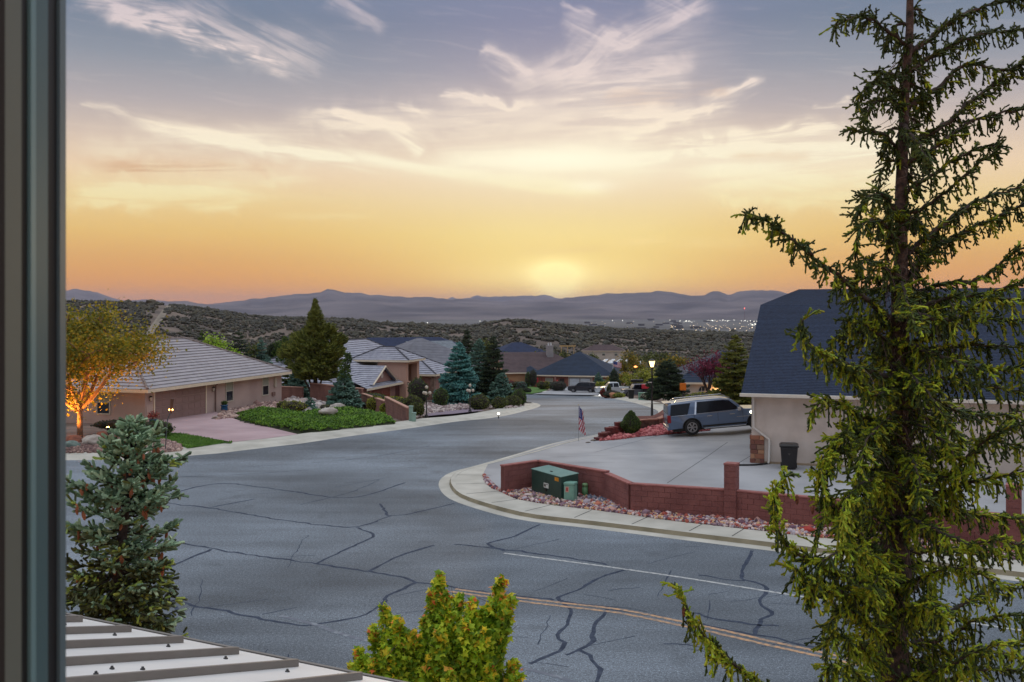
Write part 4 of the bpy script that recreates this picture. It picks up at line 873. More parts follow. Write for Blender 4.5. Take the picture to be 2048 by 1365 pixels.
        for i in range(max(1, int(n*.07)), n):
            s = i/n; d = (pts[min(i+1,n-1)]-pts[max(i-1,0)]).normalized(); lat = d.cross(Vector((0,0,1))).normalized()
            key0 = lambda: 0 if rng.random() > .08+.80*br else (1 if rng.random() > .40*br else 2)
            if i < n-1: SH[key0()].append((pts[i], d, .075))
            for k in range(2+(rng.random() < .8*dens)+(rng.random() < .5*dens+.4*br)):
                sg = rng.choice([-1,1]); hang = rng.random() < .40
                Lt = (rng.uniform(.05,.20+.06*br) if not hang else rng.uniform(.08,.20+.16*br))*(1-.25*s)*(1.0 if n > 20 else .85)+.02
                dirv = (lat*sg*rng.uniform(.2,1)+d*rng.uniform(.2,1.0)+Vector((0,0,rng.uniform(-.35,.6)))).normalized()
                if hang: dirv = (dirv*.35+Vector((0,0,-1))).normalized()
                q = pts[i].copy(); tw = [q.copy()]; m_ = max(2, int(Lt/.05)); dv = dirv.copy(); kk = key0()
                for j in range(m_):
                    dv = (dv+Vector((0,0,-.14 if not hang else -.06))+Vector(rng.normal(0,.10,3))).normalized(); sl_ = Lt/m_; SH[kk if j < m_-1 else (2 if kk and rng.random() < .5 else kk)].append((q.copy(), dv.copy(), sl_*1.25)); q = q+dv*sl_; tw.append(q.copy())
                    for side_ in range(2):
                        if rng.random() < .25: continue
                        a = Vector(rng.normal(0,1,3)).cross(dv).normalized(); sd_ = (dv*.85+a*.7+Vector((0,0,-.05))).normalized()
                        SH[kk].append((q-dv*sl_*rng.uniform(0,.8), sd_, rng.uniform(.025,.06)))
                if k == 0: twm.tube([tw[0], tw[-1]], .003, 3, False)
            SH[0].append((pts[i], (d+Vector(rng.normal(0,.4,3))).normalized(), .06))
        if br > .2 and rng.random() < .9:     # grey dead twigs hanging under the bough
            for _ in range(14):
                i = rng.integers(0, max(2, int(n*.5))); q = pts[i].copy(); l = [q.copy()]; dv = Vector((rng.normal(0,.5), rng.normal(0,.4), -.5))
                for j in range(5): dv = (dv+Vector(rng.normal(0,.3,3))+Vector((0,0,-.25))).normalized(); q = q+dv*rng.uniform(.04,.10); l.append(q.copy())
                dead.tube(l, [.0035,.003,.0025,.002,.002,.0015], 3, False)
    for _ in range(160):   # dead twigs sticking out of the trunk
        py = rng.uniform(100,1360); a = rng.uniform(0,6.28); q = L(tx(py), py, D0); r_ = .11
        q = q+Vector((math.cos(a)*r_, math.sin(a)*r_, 0)); dv = Vector((math.cos(a), math.sin(a), rng.uniform(-.8,.2))); l = [q.copy()]
        for j in range(4): dv = (dv+Vector(rng.normal(0,.35,3))+Vector((0,0,-.35))).normalized(); q = q+dv*rng.uniform(.03,.08); l.append(q.copy())
        dead.tube(l, [.004,.003,.0025,.002,.0015], 3, False)
    twm.build('twigs', wood, t); dead.build('dead_twig', mat('dead_twig', S(140,122,116,.7), .95, S(96,84,82,.6), 12), t)
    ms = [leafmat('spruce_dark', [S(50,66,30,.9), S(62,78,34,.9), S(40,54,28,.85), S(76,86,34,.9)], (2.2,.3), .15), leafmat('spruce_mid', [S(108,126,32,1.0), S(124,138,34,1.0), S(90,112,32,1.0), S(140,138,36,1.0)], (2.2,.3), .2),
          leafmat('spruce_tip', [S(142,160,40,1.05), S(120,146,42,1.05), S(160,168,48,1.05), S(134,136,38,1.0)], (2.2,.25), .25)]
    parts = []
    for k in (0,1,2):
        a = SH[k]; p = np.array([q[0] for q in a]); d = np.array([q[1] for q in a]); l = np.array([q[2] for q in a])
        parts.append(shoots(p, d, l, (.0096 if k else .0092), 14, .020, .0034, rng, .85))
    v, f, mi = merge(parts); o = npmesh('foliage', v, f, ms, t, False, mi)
    print('near spruce tris', len(f))
    # a few brown cones
    for px, py, dd in ((1594,990,-1.2),(1368,1215,-1.5),(1625,1010,-1)):
        mb = MB(); mb.lathe([(.004,0),(.016,-.015),(.019,-.04),(.013,-.07),(.003,-.09)], L(px, py, D0+dd), 8); mb.build('cone', mat('cone_brown', S(140,84,60,.8), .8, S(96,52,40,.7), 60), t)
spruce_near()
# ------------------------------------------------------------------ young blue spruce with cones, lower left
def spruce_cones():
    rng = np.random.default_rng(8); D0 = 9.3; top = P(262,836,D0); O = Vector((P(205,1400,D0).x, D0, 0))
    t = thing('blue_spruce', O, 'blue-green spruce hung with brown cones beside the metal roof', 'tree')
    H = top.z; tl = top-O; trk = lambda z: Vector((tl.x*ss(z, 3.0, H)*1.0, 0, z))
    mb = MB(); mb.tube([trk(H*k/14)+Vector((0,0,-.2 if k == 0 else 0)) for k in range(15)], [.13*(1-k/15.5)+.008 for k in range(15)], 9); mb.build('trunk', m_bark, t, True)
    SH = {0: [], 1: [], 2: []}; tw = MB(); cones = []
    # radius profile by photo row -> height
    rows = [(840,.01),(870,.11),(900,.22),(930,.30),(960,.38),(1000,.44),(1060,.50),(1100,.52),(1160,.60),(1230,.66),(1300,.75),(1500,1.0),(2000,1.2)]
    def rad(z):
        py = HY+(CH-z)/D0*F; return float(np.interp(py, [q[0] for q in rows], [q[1] for q in rows]))
    extra = [(912, (362,918), 1.3), (1085, (350,1086), .9), (1250, (350,1247), .9), (1010, (322,1000), .8),(1120,(312,1130),.8),(905,(215,880),.8),(880,(318,860),.6),(1000,(140,965),1.0),(1060,(140,1050),1.0)]
    boughs = []
    nb = 150
    for i in range(nb):
        q = (i/nb)**1.15; z = H*(1-q*.62)-.06; az = i*2.399+rng.uniform(-.3,.3); r = rad(z)*rng.uniform(.72,1.12)
        p = trk(z); up = .35 if q < .25 else (.1 if q < .5 else -.12)
        e = p+Vector((math.cos(az)*r, math.sin(az)*r, up*r)); boughs.append((p, e, q))
    for i in range(150):     # thick shaggy lower skirt
        q = .34+.66*(i/150); z = H*(1-q*.62)-.06; az = i*2.399+1; r = rad(z)*rng.uniform(.6,1.08); p = trk(z); boughs.append((p, p+Vector((math.cos(az)*r, math.sin(az)*r, -.22*r)), q))
    for py, (ex, ey), wgt in extra:
        e = P(ex, ey, D0-.25)-O; z = CH-(py-HY)/F*D0; boughs.append((trk(min(z, H-.05)), e, 1-z/H)); boughs.append((trk(min(z, H-.05)-.05), e+Vector((-.08,.1,-.06)), 1-z/H))
    for p, e, q in boughs:
        L_ = (e-p).length; n = max(3, int(L_/.045)); dv = (e-p).normalized(); lat = dv.cross(Vector((0,0,1))).normalized(); pts = []
        for k in range(n+1):
            u = k/n; pts.append(p+(e-p)*u+Vector((0,0,-.10*L_*math.sin(u*math.pi)))+Vector(rng.normal(0,.008,3)))
        tw.tube(pts, [.012*(1-.7*k/n) for k in range(n+1)], 4, False)
        for k in range(1, n+1):
            u = k/n
            if u < .25 and q > .2 and rng.random() < .5: continue
            for sg in (-1, 1, 0):
                if rng.random() < .12: continue
                l = rng.uniform(.055,.10)*(1.15 if q < .35 else 1); sdv = (dv*.8+lat*sg*.9+Vector((0,0,rng.uniform(.0,.5) if q < .35 else rng.uniform(-.55,.25)))+Vector(rng.normal(0,.15,3))).normalized()
                l2 = rng.uniform(.0,.10)*(1-u); b = pts[k]+sdv*l2
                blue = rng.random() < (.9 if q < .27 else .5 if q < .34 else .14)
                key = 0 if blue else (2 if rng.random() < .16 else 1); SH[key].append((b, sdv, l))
                if rng.random() < .75: SH[key].append((b+Vector(rng.normal(0,.02,3)), (sdv+Vector(rng.normal(0,.5,3))).normalized(), l))
        if q < .36 and rng.random() < .62 and L_ > .12:
            for _ in range(rng.integers(1,4)): c = pts[rng.integers(max(1,n//2), n+1)]+Vector(rng.normal(0,.02,3)); cones.append(c+Vector((0,0,-.015)))
    for px, py in ((278,905),(290,915),(300,908),(310,920),(318,938),(326,945),(335,940),(352,925),(362,925),(345,930),(275,935),(283,938),(270,925),(240,905),(252,912),(262,908),(292,1005),(298,1012),(288,1000),(262,1045),(250,1048),(143,1125),(278,880)):
        cones.append(P(px, py, D0-.42+rng.uniform(-.05,.05))-O)
    tw.build('branches', m_barkdark, t)
    ms = [leafmat('spruce_blue', [S(130,154,126,.9), S(110,136,108,.88), S(148,168,136,.9), S(94,118,92,.85)], (3,.25), .1), leafmat('spruce_shade', [S(72,80,42,.8), S(56,64,36,.75), S(88,92,46,.85), S(64,70,44,.8)], (3,.3), .12), leafmat('spruce_new', [S(150,164,74,.95), S(128,150,70,.95), S(164,172,84,.95)], (3,.2), .2)]  # spruce_shade: shaded lower needles put into the colour
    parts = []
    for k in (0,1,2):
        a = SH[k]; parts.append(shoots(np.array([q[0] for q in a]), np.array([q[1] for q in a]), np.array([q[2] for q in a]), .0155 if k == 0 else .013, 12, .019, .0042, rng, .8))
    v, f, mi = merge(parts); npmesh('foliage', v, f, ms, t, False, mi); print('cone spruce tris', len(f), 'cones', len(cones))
    m_cone = mat('cone_tan', S(206,128,88,1.0), .8, S(150,88,62,.9), 70, bump=.8, bscale=160)
    mb = MB(); mb.lathe([(.004,.0),(.014,-.012),(.019,-.035),(.018,-.055),(.012,-.078),(.003,-.09)], (0,0,0), 8); c0 = mb.build('cone', m_cone, t, True)
    for k, c in enumerate(cones[:96]):
        o = c0 if k == 0 else c0.copy()
        if k: COL.objects.link(o); o.parent = t
        o.location = c; o.scale = (1,1,1); o.rotation_euler = (rng.normal(0,.22), rng.normal(0,.22), 0); sc = rng.uniform(.65,1.0); o.scale = (sc,sc,sc)
spruce_cones()
# ------------------------------------------------------------------ maple at the bottom of the picture
def maple():
    rng = np.random.default_rng(14); D0 = 10.6; O = Vector((P(872,1700,D0).x, D0, 0)); t = thing('maple_tree', O, 'yellow-green maple with orange tips rising above the road edge', 'tree')
    tips = [(878,1148,0),(866,1178,.1),(893,1190,-.1),(1003,1158,.1),(985,1205,.2),(1022,1195,-.1),(768,1216,0),(745,1255,.1),(795,1238,-.2),(918,1188,.3),(945,1202,0),(965,1222,.2),(900,1225,-.2),(932,1245,-.3),(850,1238,.2),(828,1268,-.2),(716,1302,.2),(702,1332,0),(742,1322,-.2),(800,1292,.1),(1000,1290,.3),(1030,1322,.1),(1040,1348,-.1),(968,1265,-.3),(880,1262,-.4),(770,1300,-.3),(1008,1248,0),(690,1358,.1),(860,1310,-.4),(925,1305,.4),(980,1330,-.3),(820,1330,.3),(760,1352,0),(900,1345,-.5),(955,1360,.2)]
    mb = MB(); base = Vector((0,0,-.2)); fork = P(878,1500,D0)-O; mb.tube([base, Vector((0,0,2)), fork], [.12,.09,.07], 8); p_, tip_ = [], []
    for px, py, dd in tips:
        c = P(px, py+rng.uniform(-3,3), D0+dd)-O; mid = fork+(c-fork)*.45+Vector(((c-fork).x*.22, dd*.2, -.12)); pts = [(1-u)**2*fork+2*u*(1-u)*mid+u*u*c for u in np.linspace(0,1,9)]; mb.tube(pts, [.03*(1-u)+.004 for u in np.linspace(0,1,9)], 5, False)
        L_ = (c-fork).length; m_ = int(360*L_/1.2)+90; u = rng.uniform(.30,1.0,m_)**.75; P3 = np.array([tuple(q) for q in pts]); ctr = np.stack([np.interp(u, np.linspace(0,1,9), P3[:,k]) for k in range(3)], 1); rr = .05+.20*(1-u)**.7
        rd = norm(rng.normal(0,1,(m_,3)))*rng.uniform(.35,1.1,(m_,1))*rr[:,None]; p_.append(ctr+rd); tip_.append((u-.80)*6+rng.normal(0,.45,m_)*(u > .6))
        for _ in range(5): w_ = pts[rng.integers(3,8)]; mb.tube([w_, w_+Vector(rng.normal(0,.12,3))+Vector((0,0,.08))], [.006,.002], 3, False)
    mb.build('trunk', mat('maple_bark', S(110,92,76,.7), .9, S(80,66,56,.7), 12), t, True)
    p = np.concatenate(p_); k = np.concatenate(tip_); hi = p[:,2]+O.z
    # lobed leaves: three overlapping diamonds per leaf
    def lobed(p, size):
        n = len(p); nrm = norm(rng.normal(0,1,(n,3))+np.array([0,-.35,.9])); nrm, a, b = frames(nrm); th = rng.uniform(0,2*np.pi,(n,1)); V_, o = [], 0; s = size*rng.uniform(.65,1.2,(n,1))
        u = a*np.cos(th)+b*np.sin(th); w = np.cross(nrm, u); fs = []; droop = -nrm*s*.18
        cols_ = [p-u*s*.5, p+w*s*.30-u*s*.1, p+w*s*.62+u*s*.12+droop, p+w*s*.22+u*s*.22, p+u*s*.62+droop, p-w*s*.22+u*s*.22, p-w*s*.62+u*s*.12+droop, p-w*s*.30-u*s*.1]
        v = np.stack(cols_, 1).reshape(-1,3); i = np.arange(n)[:,None,None]*8; f = i+np.array([[0,1,3],[1,2,3],[0,3,5],[3,4,5],[0,5,7],[5,6,7]])[None]; return v, f.reshape(-1,3)
    top = (k > .8) & (rng.random(len(p)) < .42); red = top & (rng.random(len(p)) < .25)
    ms = [leafmat('maple_green', [S(116,146,34,1.0), S(138,162,38,1.0), S(90,122,32,.95), S(156,170,44,1.0)], (3.2,.28), .35), leafmat('maple_gold', [S(206,178,46,.95), S(184,164,44,.95), S(220,192,60,.95)], (3,.2), .4), leafmat('maple_orange', [S(216,132,60,.9), S(200,104,60,.9), S(196,150,64,.9)], (3,.2), .35)]
    v, f, mi = merge([lobed(p[~top], .074), lobed(p[top & ~red], .076), lobed(p[red], .072)]); npmesh('foliage', v, f, ms, t, False, mi)
maple()
# ------------------------------------------------------------------ right: gambrel house
C0 = gp(1503,926,LOT); WD = Vector((.943,-.334)).normalized(); ND = Vector((.334,.943)).normalized()
def right_house():
    rz = math.atan2(WD.y, WD.x); z0 = G(C0.x, C0.y)+LOT; t = thing('gambrel_house', (C0.x, C0.y, z0), 'cream stucco house with a steep dark blue gambrel roof', 'house', rz=rz)
    mt = t.matrix_world; t_loc = lambda x, y, z: Vector((x, y, z))
    L, Wd = 26.0, 16.0; eave = CH-3.80-z0
    m_st = mat('stucco_cream', S(204,195,188,.92), .9, S(186,176,168,.9), 1.1, bump=.6, bscale=38, coarse=(.35,.10)); m_bl = mat('shingle_blue', S(38,56,86,.85), .9, S(24,40,66,.75), 9, bump=.5, bscale=30, coarse=(.5,.12))
    mb = MB(); mb.box(0, L, 0, Wd, -.6, eave-.05); mb.build('wall', m_st, t)
    mb = MB(); mb.box(-.03, L+.03, -.04, 0, -.3, .10); mb.build('foundation', mat('foundation_tan', S(176,158,134,.8), .95, S(150,134,112,.8), 3, bump=.4, bscale=30), t)
    ov = .42; e0 = eave+.0; y1, z1 = 8.55, eave+4.05; y2, z2 = 12.4, eave+4.95; a = -ov
    low = [Vector((a,-ov,e0)), Vector((L+ov,-ov,e0)), Vector((L+ov,y1,z1)), Vector((a,y1,z1))]
    upf = [Vector((a,y1,z1)), Vector((L+ov,y1,z1)), Vector((L+ov,y2,z2)), Vector((a+1.75,y2,z2))]
    bk1 = [Vector((L+ov,y2,z2)), Vector((L+ov,y2+3.85,z1)), Vector((a,y2+3.85,z1)), Vector((a+1.75,y2,z2))]; bk2 = [Vector((a,y2+3.85,z1)), Vector((L+ov,y2+3.85,z1)), Vector((L+ov,y2+12.4,e0)), Vector((a,y2+12.4,e0))]
    mb = MB()
    for f in (low, upf): tiled(mb, f, .15, .012)
    mb.add(bk1, [(0,1,2,3)]); mb.add(bk2, [(0,1,2,3)]); mb.add([upf[0], upf[3], bk1[2]], [(0,2,1)])
    mb.add([p-Vector((0,0,.12)) for p in low], [(3,2,1,0)])
    mb.build('roof', m_bl, t)
    mb = MB(); gx = a+.05; mb.add([Vector((gx,0,eave-.06)), Vector((gx,y1,z1-.12)), Vector((gx,y2+3.85,z1-.12)), Vector((gx,y2+12.2,eave-.06))], [(0,1,2,3),(3,2,1,0)]); mb.build('gable', m_st, t)
    mb = MB(); mb.box(a-.05, L+ov+.05, -ov-.13, -ov-.01, e0-.13, e0+.02); mb.box(a, L+ov, -ov-.01, 0, e0-.14, e0-.11); g = mb.build('gutter', plain('gutter_white', S(212,208,198,.98), .5), t, bevel=.02)
    # downspout with its offset elbow, and the black drain hose
    mb = MB(); w = .05; z = lambda h: h
    mb.tube([(.10,-ov+.02,e0-.14),(.10,-.09,e0-.42),(.10,-.09,1.62),(.78,-.09,1.12),(.80,-.09,.95),(.80,-.09,.12),(.72,-.22,.04)], w, 8); mb.build('downspout', plain('downspout_white', S(206,204,200,.98), .5), t, True)
    # stone quoin
    rng = np.random.default_rng(2); mb = MB(); rows = [0,.2,.43,.62,.85,1.06,1.27]
    ms = mat('quoin_stone', S(150,104,84,.85), .9, island=[S(156,106,84,.85), S(128,84,72,.85), S(176,132,102,.85), S(140,110,92,.85), S(118,80,74,.85)], bump=.6, bscale=30)
    for r in range(6):
        cuts = [0]+sorted(rng.uniform(.12,.5,rng.integers(1,3)).tolist())+[.62]; cuts = [cuts[0]]+[c for i, c in enumerate(cuts[1:-1]) if c-cuts[i] > .1]+[cuts[-1]]
        for a_, b_ in zip(cuts[:-1], cuts[1:]): d = rng.uniform(.05,.085); mb.box(-.045+a_+.008, -.045+b_-.008, -d, .0, rows[r]+.008, rows[r+1]-.008)
        mb.box(-d, 0, .0, .5, rows[r]+.008, rows[r+1]-.008)
    q = mb.build('stone_corner', ms, t, bevel=.012); mb = MB(); mb.box(-.03,.57,-.03,0,0,1.26); mb.build('mortar', plain('mortar', S(150,132,118,.8), .95), q)
    # garage door on the gable side, seen only from the side
    garage_door(t, (-.0, 10.5, .0), (0,-1,0), 5.0, 2.3, plain('door_cream', S(200,192,182,.9), .6))
    lantern(t, (0,4.2,1.9), (0,-1,0))
right_house()
def W2(x, y, z=0):  # along the wall of the right house
    p = C0+WD*x+ND*y; return Vector((p.x, p.y, G(p.x, p.y)+LOT+z))
mb = MB(); hs = [W2(.72,-.22,.05), W2(.5,-.55,.035), W2(.2,-.85,.035), W2(-.1,-1.0,.035), W2(-.55,-1.2,.035)]+[Vector((*gp(px,py,LOT),0))+Vector((0,0,G(*gp(px,py,LOT))+LOT+.035)) for px,py in ((1490,932),(1475,932))]
tag(mb.tube(hs, .045, 8).build('drain_hose', plain('hose_black', S(24,26,30,.5), .5), None, True), 'black drain hose running from the white downspout to the brick pillar', 'hose')
def trash_bin():
    p = gp(1578,938,LOT); t = thing('trash_bin', (p.x, p.y, G(*p)+LOT), 'black wheeled trash bin with a flared lid against the cream wall', 'trash bin', rz=math.radians(-14))
    m = mat('bin_plastic', S(34,34,38,.75), .45, S(26,26,30,.7), 3, bump=.1, bscale=60)
    def fr(z, w, d): return [(-w,-d,z),(w,-d,z),(w,d,z),(-w,d,z)]
    mb = MB(); mb.add(fr(.03,.29,.30)+fr(.98,.37,.37), [(3,2,1,0),(4,5,6,7),(0,1,5,4),(1,2,6,5),(2,3,7,6),(3,0,4,7)]); mb.build('body', m, t, bevel=.04)
    mb = MB(); mb.box(-.41,.41,-.41,.41,.985,1.03); l = mb.build('rim', m, t, bevel=.015)
    mb = MB(); mb.add(fr(1.035,.42,.42)+fr(1.12,.33,.34), [(3,2,1,0),(4,5,6,7),(0,1,5,4),(1,2,6,5),(2,3,7,6),(3,0,4,7)]); mb.build('lid', m, t, bevel=.03)
    mb = MB(); mb.tube([(-.3,.44,1.02),(.3,.44,1.02)], .02, 8); mb.build('handle', m, t)
    for s in (-.32,.32): mb = MB(); mb.tube([(s-.03,.34,.12),(s+.03,.34,.12)], .12, 12); mb.build('wheel', m_lantern, t)
    mb = MB(); mb.add([(-.06,-.352,.72),(.06,-.352,.72),(.0,-.348,.64)], [(0,1,2),(2,1,0)]); mb.build('emblem', plain('emblem_grey', S(96,92,92,.7), .5), t)
trash_bin()
# ------------------------------------------------------------------ split face retaining wall
m_brick = mat('split_block', S(142,92,88,.82), .92, S(122,76,74,.8), 1.6, bump=.9, bscale=24, coarse=(.35,.12)); m_cap = mat('block_cap', S(168,108,104,.88), .9, S(148,94,90,.85), 3, bump=.5, bscale=30); m_mort = plain('mortar_red', S(118,72,68,.75), .95)
def retaining_wall():
    wpx = [(1005,985),(1077,958),(1148,975),(1245,1020)]
    p = [gp(1005,985,LOT), gp(1077,970,LOT)]
    def top(px, py, h):     # where a wall top of height h stands
        for k in range(2000):
            D = 20+k*.02; x = (px-CX)/F*D
            if CH-(py-HY)/F*D <= G(x, D)+LOT+h: return Vector((x, D))
    Hh = 1.0
    p = [top(1005,933,Hh), top(1077,923,Hh), top(1145,934,Hh), top(1215,945,Hh), top(1262,969,Hh*.93), top(1450,981,Hh*.93)]
    d = (p[-1]-p[-2]).normalized(); d = (p[-1]-p[-2]).normalized(); dd_ = Vector((.872,-.49)); p += [p[-1]+dd_*5, p[-1]+dd_*12, p[-1]+dd_*24]
    z0 = G(*p[0])+LOT; t = thing('retaining_wall', (p[0].x, p[0].y, z0), 'long low red-brown block wall with pillars along the stone strip', 'wall'); O = Vector(t.location)
    rng = np.random.default_rng(4); blk = MB(); cap = MB(); core = MB(); course = .2
    for i in range(len(p)-1):
        a, b = p[i], p[i+1]; L_ = (b-a).length; u = (b-a).normalized(); n = Vector((u.y,-u.x)); h = Hh if i < 3 else Hh*.93
        mt = Matrix(((u.x, -n.x, 0, a.x-O.x),(u.y, -n.y, 0, a.y-O.y),(0,0,1,G(*a)+LOT-O.z),(0,0,0,1)))
        core.box(0, L_, -.085, .085, -.3, h-.02, mt)
        for r in range(int(round(h/course))):
            x = -.2*(r % 2)
            while x < L_:
                x0, x1 = max(0, x), min(L_, x+.4)
                if x1-x0 > .03: j = rng.uniform(0,.012); blk.box(x0+.003, x1-.003, -.1-j, .1+j, r*h/5+.0025, (r+1)*h/5-.0025, mt)
                x += .4
        cap.box(-.03 if i else -.02, L_+.0, -.13, .13, h, h+.055, mt)
    blk.build('blocks', m_brick, t, bevel=.006); cap.build('coping', m_cap, t, bevel=.01); core.build('mortar', m_mort, t)
    for px, ph in ((1463,1.88),(1741,1.9),(2028,1.9)):
        # foot of the pillar on the wall line
        best = None
        for i in range(3, len(p)-1):
            for k in range(400):
                q = p[i]+(p[i+1]-p[i])*k/400
                e_ = abs(CX+q.x/q.y*F-px)
                if best is None or e_ < best[0]: best = (e_, q, (p[i+1]-p[i]).normalized())
        q, u = best[1], best[2]; n = Vector((u.y,-u.x)); c = q-n*.0
        mt = Matrix(((u.x, -n.x, 0, c.x-O.x),(u.y, -n.y, 0, c.y-O.y),(0,0,1,G(*c)+LOT-O.z),(0,0,0,1))); mb = MB()
        for r in range(9): mb.box(-.2, .2, -.2, .2, r*.2+.004, r*.2+.196, mt)
        mb.box(-.185,.185,-.185,.185,-.3,1.8,mt); pl = mb.build('pillar', m_brick, t, bevel=.006)
        mb = MB(); mb.box(-.215,.215,-.215,.215,1.8,1.87,mt); mb.build('pillar_cap', m_cap, pl, bevel=.01)
    return p
WP = retaining_wall()
stone_cols = [S(222,206,206,.85), S(190,110,100,.8), S(120,88,104,.8), S(206,190,186,.85), S(170,88,74,.8), S(146,120,134,.8), S(222,184,140,.8), S(98,76,88,.75), S(200,158,150,.8), S(186,178,190,.85)]
m_stone = mat('mixed_stones', S(180,150,150), .9, island=stone_cols, rough=.85) if False else mat('mixed_stones', S(180,150,150), island=stone_cols)
bed = smooth2(back, .6); bl = [q for q in bed if q.x < WP[-1].x-2]
bedpoly = bl+[WP[-1]-Vector((2,-1))]+WP[::-1][1:]
tag(sheet('stone_bed', bedpoly, LOT+.012, mat('stone_bed_soil', S(128,100,104,.7), .95, S(92,74,80,.7), 9, bump=.6, bscale=30)), kind='structure')
nearbed = [q for q in bl if q.x < 15.5]+[Vector((15.8, WP[6].y-3))]+[q for q in WP[::-1] if q.x < 15]
tanbed = [gp(*q, LOT) for q in [(1001,983),(1045,1000),(1110,1012),(1150,1014),(1128,1003),(1060,988),(1030,984)]]
pebbles('mixed_stones', [q for q in nearbed], 9500, .042, m_stone, LOT+.01, 'strip of mixed pink, white and purple stones below the block wall')
pebbles('tan_gravel', tanbed, 1500, .028, mat('tan_gravel', S(180,160,130), island=[S(176,158,130,.8), S(150,132,108,.8), S(196,180,150,.8), S(104,104,82,.7)]), LOT+.02, 'tan gravel and dry weeds in front of the green utility cabinet')
pebbles('grey_gravel', [gp(*q, LOT) for q in [(1165,985),(1200,975),(1240,1000),(1225,1008),(1175,1000)]], 900, .035, mat('grey_gravel', S(120,130,150), island=[S(110,124,148,.75), S(90,100,122,.7), S(140,150,168,.8)]), LOT+.035, 'blue-grey gravel patch behind the green marker post')
for i, (px, py, s, c, lab) in enumerate(((1057,972,.17,S(196,92,60,.8),'orange boulder between the block wall and the green cabinet'),(1035,980,.12,S(178,84,66,.8),'small rust-red rock at the foot of the short wall end'),(1198,1012,.16,S(206,128,104,.85),'salmon rock nearest the kerb beside the pale green pedestal'),(1330,1032,.15,S(176,72,62,.8),'small red rock at the foot of the block wall'),(1618,1066,.2,S(190,72,62,.8),'red rock showing behind the spruce bough'))):
    p = gp(px, py, LOT); mb = MB(); rock(mb, (0,0,0), s, np.random.default_rng(i+60)); o = mb.build('rock', mat('rock_red%d' % i, c, .9, tuple(x*.7 for x in c[:3])+(1,), 6, bump=.5, bscale=25), None, True); o.location = (p.x, p.y, G(*p)+LOT+s*.3); tag(o, lab, 'rock', 'accent rocks in the stone strip')
# ------------------------------------------------------------------ utility cabinets
def cabinet():
    a = gp(1062,992,LOT); b = gp(1122,1004,LOT); a = gp(1063,984,LOT); b = gp(1122,1003,LOT); u = (b-a).normalized(); L_ = (b-a).length; rz = math.atan2(u.y, u.x); dp = .75
    t = thing('utility_cabinet', (a.x, a.y, G(*a)+LOT), 'dark green steel utility cabinet with a sloping top', 'utility cabinet', rz=rz)
    m = mat('cabinet_green', S(38,70,62,.9), .5, S(32,60,54,.9), 1.5); mtop = mat('cabinet_top', S(104,144,134,.85), .5, S(92,132,122,.85), 2); h = .86
    mb = MB(); mb.box(-.06, L_+.06, -.06, dp+.1, -.2, .05); mb.build('concrete_pad', m_con, t)
    mb = MB(); mb.add([(0,0,.05),(L_,0,.05),(L_,dp,.05),(0,dp,.05),(0,0,h),(L_,0,h),(L_,dp,h+.08),(0,dp,h+.08)], [(3,2,1,0),(4,5,6,7),(0,1,5,4),(1,2,6,5),(2,3,7,6),(3,0,4,7)]); mb.build('body', m, t, bevel=.015)
    mb = MB(); o = .02; mb.add([(-o,-o,h+.004),(L_+o,-o,h+.004),(L_+o,dp+o,h+.088),(-o,dp+o,h+.088),(-o,-o,h+.03),(L_+o,-o,h+.03),(L_+o,dp+o,h+.112),(-o,dp+o,h+.112)], [(3,2,1,0),(4,5,6,7),(0,1,5,4),(1,2,6,5),(2,3,7,6),(3,0,4,7)]); l = mb.build('lid', mtop, t, bevel=.008)
    mb = MB(); mb.box(.48*L_, .54*L_, .2, .26, h+.05, h+.075); mb.build('latch', m_lantern, l)
    mb = MB(); mb.box(.80*L_, .92*L_, -.006, 0, h-.17, h-.04); s = mb.build('warning_sticker', plain('sticker_orange', S(236,160,20,.9), .5), t)
    mb = MB(); [mb.box(.82*L_, .90*L_, -.009, -.006, h-.15+k*.04, h-.135+k*.04) for k in range(3)]; mb.build('print', plain('print_brown', S(140,80,20,.7), .6), s)
    mb = MB(); mb.box(.43*L_, .59*L_, -.006, 0, .32, .50); s = mb.build('label_plate', plain('sticker_white', S(214,220,216,.9), .5), t)
    mb = MB(); mb.box(.45*L_, .50*L_, -.009, -.006, .36, .46); mb.box(.52*L_, .57*L_, -.009, -.006, .44, .47); mb.box(.48*L_,.54*L_,-.03,0,.22,.30); mb.build('lock', m_lantern, s)
    mb = MB(); mb.box(L_*.5-.004, L_*.5+.004, -.004, 0, .08, h-.03); mb.build('door_seam', plain('seam', S(20,40,36,.6), .6), t)
cabinet()
def pedestal():
    p = gp(1141,1003,LOT); t = thing('utility_pedestal', (p.x, p.y, G(*p)+LOT), 'pale green utility pedestal standing right of the dark green cabinet', 'utility pedestal', rz=math.radians(-24)); m = mat('pedestal_green', S(128,176,160,.85), .5, S(112,160,146,.85), 3)
    mb = MB(); mb.box(-.19,.19,-.19,.19,-.1,.60); mb.build('body', m, t, bevel=.02); mb = MB(); mb.box(-.205,.205,-.205,.205,.60,.71); mb.build('cap', m, t, bevel=.03); mb = MB(); mb.box(-.12,.0,-.196,-.19,.36,.56); mb.build('warning_sticker', plain('sticker_pink', S(206,150,140,.9), .5), t); mb = MB(); mb.box(-.09,-.03,-.199,-.196,.4,.52); mb.build('print', plain('print_red', S(170,60,60,.8), .6), t)
pedestal()
